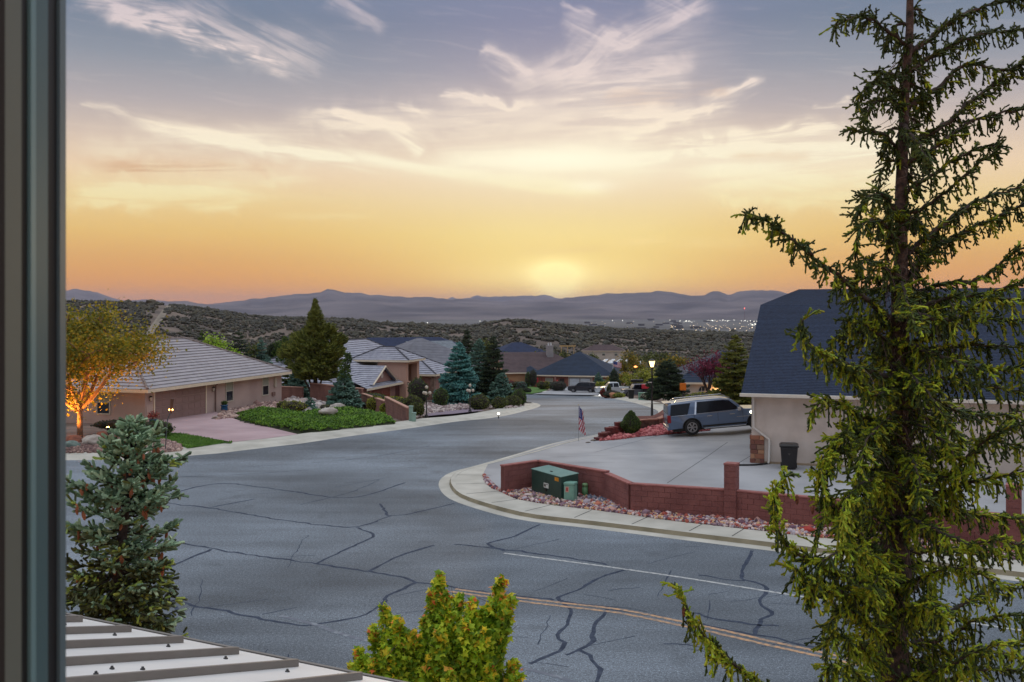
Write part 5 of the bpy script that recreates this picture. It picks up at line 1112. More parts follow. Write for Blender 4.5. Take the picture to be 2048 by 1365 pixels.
def post():
    p = gp(1170,994,LOT); t = thing('marker_post', (p.x, p.y, G(*p)+LOT), 'round green marker post with a domed cap by the grey gravel', 'post'); m = plain('post_green', S(92,140,96,.85), .5)
    mb = MB(); mb.lathe([(.13,-.1),(.10,.40)], n=16); mb.build('tube', m, t, True); mb = MB(); mb.lathe([(.112,.40),(.112,.47),(.09,.50),(.02,.515)], n=16); mb.build('cap', plain('post_cap', S(128,170,120,.85), .5), t, True)
post()
# ------------------------------------------------------------------ flag at the kerb
def flag(p, h, fw, fh, label, rz=0, drape_=True, name='flag', tag_='flag', split=3):
    t = thing(name, p, label, tag_, rz=rz); mb = MB(); mb.tube([(0,0,-.1),(0,0,h)], .012 if h < 3 else .045, 6); mb.build('pole', plain('pole_grey', S(170,176,180,.8), .4, metal=.4), t, True)
    r = plain('flag_red', S(176,50,70,.85), .8); w = plain('flag_white', S(214,208,214,.9), .8); b = plain('flag_blue', S(44,62,128,.9), .8)
    nx, nz = 12, 26; vs = []
    for j in range(nz+1):
        for i in range(nx+1):
            u, v = i/nx, j/nz; x = u*fw; z = h-.03-v*fh
            if drape_: x = u*fw*(.55+.35*v); y = .05*math.sin(u*9+v*2)*(.5+u); z -= u*fh*.22
            else: y = .10*fw*math.sin(u*6+v); z -= u*fh*.35
            vs.append((x+.015, y, z))
    fs = {0: [], 1: [], 2: []}
    for j in range(nz):
        for i in range(nx):
            st_ = int(j*13/nz) if not drape_ else int(j*13/nz); canton = (i < nx*.42 and j < nz*.54)
            if drape_: canton = j < nz*.46 and i < nx*.62; st_ = int(i*7/nx+j*.35)
            k = 2 if canton else (0 if st_ % 2 == 0 else 1); fs[k].append((j*(nx+1)+i, j*(nx+1)+i+1, (j+1)*(nx+1)+i+1, (j+1)*(nx+1)+i))
    me = bpy.data.meshes.new('cloth'); al = fs[0]+fs[1]+fs[2]; me.from_pydata(vs, [], al); me.update(); o = link('cloth', me, [r,w,b], t, True); me.polygons.foreach_set('material_index', [0]*len(fs[0])+[1]*len(fs[1])+[2]*len(fs[2]))
    mb = MB()
    for j in range(5):
        for i in range(4): q = Vector(vs[(j*2+1)*(nx+1)+i+1]); s = .02*fh; mb.add([q+Vector((0,-.008,s)), q+Vector((s*.6,-.008,-s)), q+Vector((-s*.6,-.008,-s))], [(0,1,2),(2,1,0)])
    mb.build('stars', w, o)
    mb = MB(); mb.lathe([(.005,.0),(.03,.02),(.005,.05)], (0,0,h), 8); mb.build('finial', plain('brass', S(190,160,90,.8), .3, metal=.6), t)
p = gp(1157,883,LOT); flag((p.x, p.y, G(*p)+LOT), (883-811)/F*p.y, .42, 1.32, 'limp American flag on a thin pole at the near kerb of the street')
# ------------------------------------------------------------------ street lamp, lit
def street_lamp():
    p = gp(1304,837,LOT); k = p.y/F; h = 118*k; t = thing('street_lamp', (p.x, p.y, G(*p)+LOT), 'black street lamp with a glowing lantern at the bend of the street', 'street lamp'); m = plain('lamp_black', S(26,28,32,.6), .45)
    mb = MB(); mb.lathe([(.14,-.2),(.14,.06),(.09,.14),(.075,.9),(.055,1.0),(.05,h-.62),(.075,h-.58),(.05,h-.52)], n=12); mb.build('pole', m, t, True)
    mb = MB(); mb.lathe([(.10,h-.52),(.21,h-.12)], n=8); g = mb.build('lantern', mat('lamp_glow', (1,.70,.26,1), .5, (1,.74,.32,1), 1, emis=2.6), t)
    mb = MB(); mb.lathe([(.25,h-.12),(.25,h-.09),(.12,h-.0),(.02,h+.05)], n=8); mb.build('cap', m, t)
    l = bpy.data.lights.new('bulb', 'POINT'); l.energy = 70; l.color = (1,.72,.35); l.shadow_soft_size = .2; o = bpy.data.objects.new('bulb', l); COL.objects.link(o); o.parent = t; o.location = (0,0,h-.62)
    mb = MB(); mb.box(-.28,.0,-.05,-.03,h*.60,h*.60+.07); mb.build('street_sign', plain('sign_pale', S(190,190,190,.8), .5), t)
street_lamp()
# ------------------------------------------------------------------ planter corner: stacked blocks, gravel, cone bush
GR = [gp(*q, LOT) for q in [(1198,883),(1235,880),(1290,873),(1345,869),(1420,862),(1420,846),(1350,836),(1332,844),(1300,858),(1262,864),(1228,869)]]
m_redg = mat('red_gravel', S(200,110,112), island=[S(196,106,108,.8), S(176,84,88,.8), S(214,138,138,.85), S(150,70,76,.75), S(206,120,120,.8)])
tag(sheet('gravel_bed', GR, LOT+.02, mat('red_bed', S(176,92,96,.8), .95, S(146,70,76,.8), 4, bump=.6, bscale=20)), kind='structure')
pebbles('red_gravel', GR, 3500, .06, m_redg, LOT+.02, 'pink-red gravel bed behind the parked SUV')
def planter():
    c = [gp(*q, LOT) for q in [(1270,862),(1278,851),(1296,846),(1322,846),(1338,852)]]
    t = thing('planter_wall', (c[0].x, c[0].y, G(*c[0])+LOT), 'curved brown block planter wall holding bark mulch beside the street lamp', 'planter'); O = Vector(t.location); rng = np.random.default_rng(9)
    pts = smooth2([gp(*q, LOT) for q in [(1268,861),(1277,855),(1296,853),(1314,852),(1326,847),(1338,840),(1352,834)]], .4); mb = MB(); cp = MB()
    for i in range(len(pts)-1):
        a, b = pts[i], pts[i+1]; u = (b-a).normalized(); n = Vector((u.y,-u.x)); z = G(*a)+LOT
        for r in range(2):
            mt = Matrix(((u.x,-n.x,0,a.x-O.x),(u.y,-n.y,0,a.y-O.y),(0,0,1,z-O.z),(0,0,0,1))); mb.box(.01, (b-a).length-.01, -.12-rng.uniform(0,.03), .12, r*.2, r*.2+.19, mt)
        cp.box(0, (b-a).length, -.17, .15, .39, .46, mt)
    mb.build('blocks', mat('planter_block', S(120,82,68,.8), .9, S(92,62,54,.8), 3, bump=.6, bscale=20), t, bevel=.01); cp.build('coping', mat('planter_cap', S(170,124,106,.85), .9, S(146,100,88,.85), 3), t, bevel=.01)
    poly = [q-O.to_2d() for q in pts]+[Vector((q.x, q.y+2.4))-O.to_2d() for q in pts[::-1]]; bm = bmesh.new(); f = bm.faces.new([bm.verts.new((q[0], q[1], .52+G(q[0]+O.x, q[1]+O.y)+LOT-O.z if False else .34)) for q in poly]); bmesh.ops.triangulate(bm, faces=[f]); me = bpy.data.meshes.new('mulch'); bm.to_mesh(me); bm.free(); link('mulch', me, mat('mulch', S(110,50,44,.8), .95, S(80,38,36,.7), 6, bump=.8, bscale=25), t)
planter()
def steps():
    p0 = gp(1198,883,LOT); t = thing('block_steps', (p0.x, p0.y, G(*p0)+LOT), 'stepped stack of dark red blocks left of the cone-shaped bush', 'stone steps'); O = Vector(t.location); rng = np.random.default_rng(10)
    m = mat('dark_block', S(120,52,50,.8), .9, S(92,42,42,.75), 3, bump=.6, bscale=22); k = 0
    for i, (px, py, nr) in enumerate([(1199,881,1),(1206,878,2),(1213,876,2),(1220,873,3),(1228,871,3),(1237,868,4),(1246,867,4)]):
        q = gp(px, py, LOT); mb = MB()
        for r in range(nr): a = rng.uniform(-.15,.15); mt = Matrix.Translation((q.x-O.x+rng.normal(0,.03), q.y-O.y, G(*q)+LOT-O.z)) @ Matrix.Rotation(a+.2, 4, 'Z'); mb.box(-.24,.24,-.18,.18, r*.17, r*.17+.16, mt)
        mb.build('block', m, t, bevel=.015)
steps()
p = gp(1264,872,LOT); bush('cone_bush', (p.x, p.y+.6, G(*p)+LOT), .60, .60, 1.42, g_green, 'cone-shaped clipped green bush at the street lamp corner', 'bush', None, 5200, 3, .055, 'cone')
for i, (px, py, s, lab) in enumerate(((1187,882,.16,'flat grey stone at the tip of the stepped blocks'),(1176,886,.12,'small tan stone farthest out on the driveway edge'))):
    q = gp(px, py, LOT); mb = MB(); rock(mb, (0,0,0), s, np.random.default_rng(i+80), 2, .4); o = mb.build('stone', mat('stone_grey', S(150,140,130,.8), .9, S(120,112,104,.8), 5), None, True); o.location = (q.x, q.y, G(*q)+LOT+s*.15); tag(o, lab, 'stone')
# ------------------------------------------------------------------ parked vehicles
m_tyre = mat('tyre_rubber', S(26,26,28,.6), .8, S(36,36,38,.6), 8); m_rim = plain('rim_alloy', S(176,176,180,.8), .3, metal=.7); m_gl = plain('car_glass', S(18,24,38,.5), .12, spec=.25); m_chr = plain('chrome', S(210,212,216,.9), .15, metal=.9); m_blk = plain('car_black_trim', S(24,24,26,.5), .5)
m_tail = plain('tail_lamp', S(150,24,36,.8), .2); m_hlamp = plain('headlamp_off', S(190,196,204,.8), .1)
def wheel(parent, x, y, r, w, side_):
    mb = MB(); n = 24; prof = [(.0,-.0)]
    def ring(rr, yy): return [(x+rr*math.cos(2*math.pi*k/n), y+yy*side_, r+rr*math.sin(2*math.pi*k/n)) for k in range(n)]
    rings = [ring(r*.62, .0), ring(r*.94, .0), ring(r, -.03), ring(r, -w+.03), ring(r*.94, -w), ring(r*.5, -w)]
    vs = sum(rings, []); fs = [(i*n+j, i*n+(j+1)%n, (i+1)*n+(j+1)%n, (i+1)*n+j) for i in range(5) for j in range(n)]+[tuple(5*n+j for j in range(n))]; mb.add(vs, fs)
    o = mb.build('wheel', m_tyre, parent, True)
    mb = MB(); mb.add(ring(r*.64,-.045)+ring(r*.64,.004)+ring(r*.56,.004)+ring(r*.55,-.045), [(i*n+j, i*n+(j+1)%n, (i+1)*n+(j+1)%n, (i+1)*n+j) for i in range(3) for j in range(n)])
    for k in range(6):
        for off_ in (-.11, .11):
            a = k*math.pi/3+off_; ca, sa = math.cos(a), math.sin(a); px_, pz_ = -sa, ca; h = r*.045; i0, i1 = r*.1, r*.58; q = []
            for rr in (i0, i1):
                for s_ in (-h, h): q += [(x+ca*rr+px_*s_, y+.0*side_, r+sa*rr+pz_*s_), (x+ca*rr+px_*s_, y-.03*side_, r+sa*rr+pz_*s_)]
            mb.add(q, [(0,2,6,4),(1,5,7,3),(0,4,5,1),(2,3,7,6)])
    mb.add(ring(r*.15,.006)+ring(r*.15,-.03), [tuple(range(n))]+[(j,(j+1)%n,n+(j+1)%n,n+j) for j in range(n)])
    mb.build('rim', m_rim, o)
    mb = MB(); mb.add(ring(r*.58,-.05), [tuple(range(n)), tuple(range(n-1,-1,-1))]); mb.build('brake', m_blk, o)
def arch(cx, r, z0, n=12):
    return [(cx-r*math.cos(math.pi*k/n), z0+r*math.sin(math.pi*k/n)) for k in range(n+1)]
def loft_body(parent, low, wid, tuck, m, name='body', bevel=.03):
    """side outline (x,z) closed polygon extruded to +-wid; vertices above 'tuck[0]' lean inwards"""
    z1, k = tuck; mb = MB(); n = len(low); V_ = []
    for s in (-1, -.93, .93, 1):
        for x, z in low:
            w = wid*abs(s) if abs(s) < 1 else wid
            zz = z; lean = max(0, z-z1)*k; bot = max(0, .45-z)*.12
            sh = 1.0 if abs(s) == 1 else 1.0
            ex = 0
            cx = sum(q[0] for q in low)/n; 
            if abs(s) < 1: pass
            V_.append((x+(0 if abs(s) < 1 else (cx-x)*.012), math.copysign(w, s)-math.copysign(lean+bot, s), zz-(0 if abs(s) < 1 else .0)))
    fs = [tuple(reversed(range(n))), tuple(range(3*n, 4*n))]+[(k_*n+i, k_*n+(i+1)%n, (k_+1)*n+(i+1)%n, (k_+1)*n+i) for k_ in range(3) for i in range(n)]
    bm = bmesh.new(); vv = [bm.verts.new(v) for v in V_]
    for f in fs: bm.faces.new([vv[i] for i in f])
    bmesh.ops.recalc_face_normals(bm, faces=bm.faces[:]); me = bpy.data.meshes.new(name); bm.to_mesh(me); bm.free(); o = link(name, me, m, parent)
    if bevel: md = o.modifiers.new('bevel', 'BEVEL'); md.width = bevel*1.8; md.segments = 3; md.limit_method = 'ANGLE'; md.angle_limit = math.radians(38)
    return o
def panel(parent, pts, wid, tuck, m, name, out=.006, both=True, th=.02):
    """flat piece lying on both flanks of the body"""
    z1, k = tuck; o = None
    for s in ((-1, 1) if both else (-1,)):
        mb = MB(); n = len(pts); f = lambda x, z, e: (x, s*(wid-max(0, z-z1)*k-max(0,.45-z)*.12+e), z); mb.add([f(x,z,out) for x, z in pts]+[f(x,z,out-th) for x, z in pts], [tuple(range(n)), tuple(range(2*n-1,n-1,-1))]+[(i,n+i,n+(i+1)%n,(i+1)%n) for i in range(n)])
        bm = None; o = mb.build(name, m, parent)
    return o
def vehicle(kind, loc, rz, label, group=None, col=S(90,110,140), pitch=0.0, detail=True, lit=False, name=None):
    D_ = {'suv': dict(L=5.72, H=1.92, W=1.03, wb=(1.30,4.86), r=.435), 'mid': dict(L=4.8, H=1.74, W=.95, wb=(.95,3.80), r=.36), 'pickup': dict(L=5.9, H=1.92, W=1.0, wb=(1.25,4.90), r=.40), 'car': dict(L=4.6, H=1.45, W=.9, wb=(.9,3.6), r=.32), 'jeep': dict(L=4.4, H=1.85, W=.93, wb=(.8,3.5), r=.40)}[kind]
    L_, H, Wd, r = D_['L'], D_['H'], D_['W'], D_['r']; t = thing(name or {'suv':'parked_suv','mid':'parked_suv','pickup':'pickup_truck','car':'parked_car','jeep':'parked_jeep'}[kind], loc, label, {'suv':'SUV','mid':'SUV','pickup':'pickup truck','car':'car','jeep':'jeep'}[kind], group); t.rotation_euler = (0, -pitch, rz)
    mp = mat('car_paint_%s_%d' % (kind, int(sum(col[:3])*1000)), col, .28, tuple(x*.93 for x in col[:3])+(1,), .8, metal=.35, coat=.6)
    zb = .40 if kind == 'suv' else .32; a1 = arch(D_['wb'][0], r*1.14, r*.96)[::1]; a2 = arch(D_['wb'][1], r*1.14, r*.96)
    bz = H*.585      # belt line
    # x = 0 is the tail, x = L the nose
    if kind in ('suv','mid','jeep'):
        up = [(L_-.02, H*.42), (L_-.05, H*.53), (L_-.22, H*.585), (L_*.80, H*.62), (L_*.735, H*.635), (L_*.64, H*.90), (L_*.60, H*.955), (L_*.52, H*.985), (L_*.30, H*.99), (L_*.10, H*.965), (.14, H*.93), (.07, H*.90), (.02, H*.62), (0, H*.5), (.0, H*.36), (.06, H*.22)]
        if kind == 'jeep': up = [(L_-.02,H*.42),(L_-.04,H*.56),(L_-.5,H*.60),(L_*.70,H*.61),(L_*.62,H*.96),(L_*.4,H*.99),(.08,H*.97),(.03,H*.6),(0,H*.3),(.05,H*.22)]
    elif kind == 'pickup':
        up = [(L_-.02, H*.42), (L_-.05, H*.54), (L_-.25, H*.585), (L_*.78, H*.61), (L_*.73, H*.63), (L_*.655, H*.93), (L_*.62, H*.98), (L_*.43, H*.985), (L_*.40, H*.93), (L_*.385, H*.62), (.03, H*.61), (.0, H*.5), (.0, H*.32), (.06, H*.24)]
    else:
        up = [(L_-.02,H*.4),(L_-.06,H*.52),(L_-.3,H*.6),(L_*.74,H*.66),(L_*.6,H*.95),(L_*.5,H),(L_*.3,H*.98),(L_*.12,H*.72),(.02,H*.66),(0,H*.4),(.05,H*.24)]
    outline = [(up[-1][0], up[-1][1])]+[(.1,zb-.02)]+[q for q in a1]+[(a1[-1][0]+.05,zb-.05),(a2[0][0]-.05,zb-.05)]+[q for q in a2]+[(L_-.12,zb-.02)]+up[:-1]
    tk = (bz, .30 if kind != 'jeep' else .1); loft_body(t, outline, Wd, tk, mp)
    wt, wb_ = H*.925, bz+.05
    if kind == 'suv':
        xs = [((.14,wb_-.02),(1.10,wb_-.01),(1.33,wt-.02),(.26,wt-.04)), ((1.60,wb_),(4.02,wb_+.05),(3.45,wt-.05),(3.15,wt),(1.70,wt))]
    elif kind == 'mid': xs = [((.18,wb_),(.95,wb_),(1.10,wt),(.34,wt-.03)), ((1.08,wb_),(3.40,wb_+.03),(2.95,wt-.03),(1.22,wt))]
    elif kind == 'jeep': xs = [((.2,wb_),(1.3,wb_),(1.3,wt),(.22,wt)), ((1.42,wb_),(2.9,wb_),(2.66,wt),(1.42,wt))]
    elif kind == 'pickup': xs = [((L_*.40,wb_),(L_*.545,wb_),(L_*.545,wt),(L_*.42,wt)), ((L_*.56,wb_),(L_*.71,wb_+.03),(L_*.655,wt-.05),(L_*.56,wt))]
    else: xs = [((1.0,.96),(2.9,.96),(2.5,1.32),(1.4,1.34))]
    for p in xs: panel(t, p, Wd, tk, m_gl, 'side_window')
    # windscreen and rear glass
    def cross(x0, z0, x1, z1, w0, w1, m, nm, e=.008):
        mb = MB(); dx_, dz_ = x1-x0, z1-z0; ln = math.hypot(dx_, dz_); nx_, nz_ = dz_/ln*e, -dx_/ln*e
        if nx_*(1 if x0 > L_/2 else -1) < 0: nx_, nz_ = -nx_, -nz_
        mb.add([(x0+nx_,-w0,z0+nz_),(x0+nx_,w0,z0+nz_),(x1+nx_,w1,z1+nz_),(x1+nx_,-w1,z1+nz_)], [(0,1,2,3),(3,2,1,0)]); return mb.build(nm, m, t)
    u = up; 
    if kind in ('suv','mid'): cross(u[4][0],u[4][1]+.01,u[5][0],u[5][1],Wd-.16,Wd-.28,m_gl,'windscreen'); cross(u[12][0]+.004,u[12][1]+.03,u[11][0],u[11][1]-.05,Wd-.16,Wd-.28,m_gl,'rear_window')
    elif kind == 'pickup': cross(u[4][0],u[4][1]+.01,u[5][0],u[5][1],Wd-.16,Wd-.28,m_gl,'windscreen'); cross(u[9][0],u[9][1]+.08,u[8][0],u[8][1]-.03,Wd-.2,Wd-.28,m_gl,'rear_window')
    elif kind == 'jeep': cross(u[3][0],u[3][1]+.02,u[4][0],u[4][1]-.05,Wd-.1,Wd-.14,m_gl,'windscreen')
    else: cross(u[3][0],u[3][1]+.01,u[4][0],u[4][1]-.02,Wd-.14,Wd-.24,m_gl,'windscreen')
    for s in (-1, 1):
        for x in D_['wb']: wheel(t, x, s*(Wd-.005), r, .27, s)
    mb = MB(); mb.box(.3, L_-.3, -Wd+.28, Wd-.28, .22, .5); mb.build('underbody', m_blk, t)
    for x, w_ in zip(D_['wb'], (1,1)):
        mb = MB(); mb.box(x-r*1.08, x+r*1.08, -Wd+.3, Wd-.3, r*.9, r*2.05); mb.build('wheel_well', m_blk, t)
    for s in (-1, 1):
        mb = MB(); y0, y1 = sorted((s*(Wd-.26), s*(Wd+.008))); mb.box(-.012, .17 if kind != 'pickup' else .06, y0, y1, H*.40, H*.62) if kind == 'suv' else mb.box(-.012, .12, y0+.05 if s > 0 else y0, y1 if s > 0 else y1-.05, H*.42, H*.56); mb.build('tail_lamp', m_tail, t, bevel=.02)
        mb = MB(); y0, y1 = sorted((s*(Wd-.34), s*(Wd-.005))); mb.box(L_-.28, L_-.02, y0, y1, H*.40, H*.50); mb.build('headlamp', m_hlamp, t, bevel=.02)
    if detail:
        for s in (-1, 1):
            c = (L_*.685, s*(Wd+.10), bz+.13); mb = MB(); mb.box(c[0]-.09, c[0]+.10, c[1]-.12, c[1]+.12, c[2]-.10, c[2]+.10); mb.tube([(c[0], s*(Wd-.08), bz+.03), c], .03, 6); mb.build('mirror', m_chr if kind == 'suv' else m_blk, t, bevel=.04)
        panel(t, [(D_['wb'][0]+r*1.5,.30),(D_['wb'][1]-r*1.4,.30),(D_['wb'][1]-r*1.4,.36),(D_['wb'][0]+r*1.5,.36)], Wd, tk, m_chr, 'sill_trim', .02, True, .05)
    if kind == 'suv':
        panel(t, [(1.47,wb_-.05),(1.56,wb_-.05),(1.68,wt+.02),(1.60,wt+.02)], Wd, tk, m_chr, 'pillar_trim', .01)
        panel(t, [(L_*.66,.80),(L_*.80,.80),(L_*.80,.82),(L_*.66,.82)], Wd, tk, m_chr, 'door_badge', .012)
        for s in (-1, 1):
            y = s*(Wd-.30); mb = MB(); mb.tube([(.45,y,H*.965),(.62,y,H*1.015),(3.3,y,H*1.02),(3.55,y,H*.965)], .022, 6); mb.build('roof_rail', m_chr, t, True)
        for xx in ((2.75,),(1.45,)): panel(t, [(xx[0],.42),(xx[0]+.014,.42),(xx[0]+.014,1.12),(xx[0],1.12)], Wd, tk, m_blk, 'door_gap', .003)
        for xx in (2.3, 3.55): panel(t, [(xx-.14,.97),(xx+.14,.97),(xx+.14,1.01),(xx-.14,1.01)], Wd, tk, m_chr, 'door_handle', .03)
        mb = MB(); mb.box(-.05,.25,-Wd+.05,Wd-.05,.36,.56); mb.build('rear_bumper', mp, t, bevel=.05); mb = MB(); mb.box(-.07,-.05,-Wd+.2,Wd-.2,.36,.42); mb.build('bumper_trim', m_chr, t)
        mb = MB(); mb.box(L_-.02,L_+.03,-Wd+.35,Wd-.35,.42,.98); mb.build('grille', m_chr, t); mb = MB(); mb.box(L_-.6,L_-.08,-Wd+.0,Wd-.0,.30,.5); mb.build('front_bumper', m_blk, t, bevel=.05)
        for cx_ in D_['wb']: panel(t, [(x_, z_) for x_, z_ in arch(cx_, r*1.24, r*.96)]+[(x_, z_) for x_, z_ in arch(cx_, r*1.13, r*.96)[::-1]], Wd, tk, m_blk, 'arch_trim', .006)
        panel(t, [(D_['wb'][0]+r*1.3,.40),(D_['wb'][1]-r*1.3,.40),(D_['wb'][1]-r*1.3,.50),(D_['wb'][0]+r*1.3,.50)], Wd, tk, m_blk, 'rocker', .004, True, .05)
        panel(t, [(.30,wt+.01),(1.34,wt+.05),(3.2,wt+.05),(3.5,wt+.0),(3.5,wt-.02),(3.2,wt+.03),(1.34,wt+.03),(.30,wt-.01)], Wd, tk, m_chr, 'window_trim', .012)
        panel(t, [(.2,wb_-.055),(4.05,wb_-.0),(4.05,wb_+.02),(.2,wb_-.035)], Wd, tk, m_chr, 'belt_trim', .012)
        for xx in (4.12,): panel(t, [(xx,.52),(xx+.014,.52),(xx+.014,1.12),(xx,1.12)], Wd, tk, m_blk, 'door_gap', .003)
        mb = MB(); mb.box(-.10,.30,-Wd+.34,Wd-.34,H*.945,H*.965); mb.build('spoiler', mp, t, bevel=.01)
        mb = MB(); mb.box(-.015,.0,-.26,.26,.62,.78); mb.build('number_plate', m_hlamp, t)
    if lit:  # glow spots added on the fenders; the car has no lamp there
        for s in (-1, 1): mb = MB(); mb.lathe([(.02,-.07),(.08,-.04),(.08,.04),(.02,.07)], (4.60, s*(Wd+.0), 1.0), 10); mb.build('fender_glow', mat('fender_glow_lit', (1,.86,.55,1), .3, (1,.9,.65,1), 2, emis=9.0), t)
    if kind == 'pickup':
        mb = MB(); mb.box(.12,L_*.37,-Wd+.12,Wd-.12,H*.612,H*.616); mb.build('bed_floor', m_blk, t)
        mb = MB(); mb.tube([(L_*.86,-Wd-.012,r*1.9),(L_*.861,-Wd-.012,r*1.9)], .02, 5)
        mb = MB(); mb.box(-.12,.12,-Wd+.06,Wd-.06,.38,.56); mb.build('rear_bumper', m_chr, t, bevel=.02)
    if kind == 'mid': mb = MB(); mb.box(-.02,-.0,-.25,.25,.8,.92); mb.build('number_plate', m_hlamp, t)
    return t
ws = gp(1385,874,LOT)
hd = math.radians(-1.0); Lw = 1.30
vehicle('suv', (ws.x+.07-Lw*math.cos(hd)+math.sin(hd)*1.0, ws.y-Lw*math.sin(hd)+1.0, G(*ws)+LOT-.03), hd, 'large blue-grey SUV with chrome trim parked on the driveway beside the cream house', None, S(98,118,148,.85), math.radians(5.2), True, True)
# ------------------------------------------------------------------ left house
m_tile = mat('roof_tile_grey', S(172,168,172,.9), .85, S(158,154,160,.88), 2.4, coarse=(.3,.06)); m_ridge = mat('ridge_tile', S(158,146,142,.85), .85, S(120,110,108,.8), 4)
m_pst = mat('stucco_pink_brown', S(186,164,156,.98), .9, S(172,150,142,.96), .6, bump=.3, bscale=40); m_fas = plain('fascia_cream', S(222,208,184,1.0), .6); m_gd = mat('garage_door_brown', S(144,116,110,.92), .6, S(136,110,104,.9), .8)
d = Vector((.255,.967)); n_ = Vector((-.967,.255)); HA = math.atan2(d.y, d.x)       # local x along the street front, local y away from the street
def left_house():
    A = Vector((-23.95,65.0)); t = thing('tiled_house', (A.x, A.y, CH-7.72+LOT), 'pinkish brown stucco house with a long grey tiled roof and brown garage door', 'house', rz=HA)
    L_, Wd, eh = 18.6, 11.2, 2.40
    wall(t, (0,L_,0,Wd), eh, m_pst); wall(t, (9,L_,Wd,Wd+12), eh, m_pst)
    roof(t, (0,L_,0,Wd), eh, .47, m_tile, .6, .42, .065, fascia=m_fas, ridge_m=m_ridge)
    fs = [[Vector((L_+.6-11.5,Wd-2,eh)),Vector((L_+.6,Wd-5.2,eh+.0)),]]
    mb = MB(); e = eh; h = 2.9; y0, y1 = 5.6, Wd+13
    tiled(mb, [Vector((7.6+.0,y0+.5,e)), Vector((13.4,y0+.5,e+h)), Vector((13.4,y1,e+h)), Vector((7.6,y1,e))], .36, .055); tiled(mb, [Vector((19.2,y0+.5,e)), Vector((19.2,y1,e)), Vector((13.4,y1,e+h)), Vector((13.4,y0+.5,e+h))], .36, .055); mb.build('rear_roof', m_tile, t)
    dr_ = (1.0, 7.2)
    garage_door(t, (dr_[0],0,.02), (1,0,0), 6.1, 2.12, m_gd, 4, 8, m_fas)
    for x in (9.9, 15.4): window(t, (x,0,.75), (1,0,0), .92, 1.45)
    window(t, (0,3.6,.75), (0,-1,0), .9, 1.45); window(t, (0,7.6,.5), (0,-1,0), .9, 1.3)
    lantern(t, (8.0,0,1.65), (1,0,0)); lantern(t, (.45,0,1.6), (1,0,0))
    mb = MB(); mb.box(.1,.8,-.03,0,0,1.35); mb.build('entry_panel', plain('panel_pale', S(196,172,160,.9), .8), t)
    mb = MB(); mb.tube([(8.35,-.6,eh-.1),(8.35,-.08,eh-.35),(8.35,-.08,.1)], .05, 6); mb.build('downspout', plain('spout_brown', S(130,104,96,.8), .6), t)
    mb = MB(); mb.box(17.25,17.55,-.14,0,1.25,2.0); mb.build('electric_meter', m_lglass, t)
    for x in (16.9,17.15): mb = MB(); mb.box(x,x+.2,-.12,0,.55,.85); mb.build('wall_box', plain('box_tan', S(150,118,108,.85), .7), t)
    return t
LH = left_house()
# neighbour roof further left
t = thing('tiled_house', (-44,80,CH-7.7), 'taller grey roofed house half hidden behind the orange-lit tree', 'house', rz=HA); wall(t, (0,12,0,10), 5.0, m_pst); roof(t, (0,12,0,10), 5.0, .42, m_tile, .6, .36, .055, fascia=m_fas, ridge_m=m_ridge)
for x in (2,8): window(t, (x,0,3), (1,0,0), 1, 1.3)
# drive, lawn, beds on the left
m_pink = mat('pink_concrete', S(190,164,168,.88), .85, S(176,150,154,.86), .5, bump=.2, bscale=30, coarse=(.2,.06))
def gl(px, py): return gp(px, py, LOT)
def zg(q, o=0): return G(q[0], q[1])+LOT+o
def LHp(x, y): q = Vector((-23.95,65.0))+d*x+n_*y; return q
sw = offset(LP, 2.5); front = [q for q in sw if 30 < q.y < 88]
def nearest(px, py): a = gl(px, py); return min(range(len(sw)), key=lambda i: (sw[i]-a).length)
iA, iB, iC2 = nearest(465,888), nearest(600,868), nearest(845,845)
tag(sheet('driveway', [LHp(.2,-.05), LHp(8.4,-.05), gl(480,842)]+sw[iA:iB+1][::-1]+[gl(365,868), gl(305,862)], .0+LOT+.01, m_pink), kind='structure')
lawn_px = [(300,868),(365,869),(420,879),(462,888)]
lp = [gl(*q) for q in lawn_px]+[sw[iA]]+[gl(375,898), gl(352,887), gl(330,882), gl(296,878)]
lw = tag(sheet('lawn', lp, LOT+.02, g_lawn), 'small green lawn beside the pink driveway', 'lawn', kind='stuff')
v_, p_ = None, scatter(lp, 2600, R); q = np.array([(x, y, zg((x,y))+.02) for x, y in p_]); dd2 = np.stack([R.normal(0,.3,len(q)), R.normal(0,.3,len(q)), np.ones(len(q))],1)
v_, f_ = shoots(q, dd2, R.uniform(.05,.12,len(q)), .02, 0); npmesh('blades', v_, f_, leafmat('grass_blades', [S(84,120,44,.8), S(70,104,38,.8), S(98,132,52,.8)], (1,.2), .1), lw)
m_grav = mat('pink_gravel', S(190,160,150), island=[S(186,158,148,.8), S(160,128,122,.8), S(204,178,166,.85), S(140,116,112,.8)])
pebbles('pink_gravel', [gl(330,882), gl(352,887), gl(366,898), gl(358,903), gl(300,908), gl(290,890)], 1800, .055, m_grav, LOT+.01, 'pinkish gravel bed around the garden torch')
pebbles('brown_gravel', [gl(110,890), gl(200,885), gl(250,892), gl(262,903), gl(200,906), gl(110,908)], 1400, .06, mat('brown_gravel', S(150,120,110), island=[S(140,112,104,.8), S(116,90,88,.8), S(166,138,128,.8)]), LOT+.01, 'brown gravel under the boulders at the left edge')
m_white_r = mat('boulder_white', S(196,190,182,.9), .9, S(150,140,132,.85), 2.5, bump=.8, bscale=9); m_green_r = mat('boulder_green', S(130,150,144,.85), .9, S(100,118,112,.8), 3, bump=.8, bscale=9); m_red_r = mat('boulder_red', S(170,104,80,.85), .9, S(130,80,64,.8), 3, bump=.8, bscale=9)
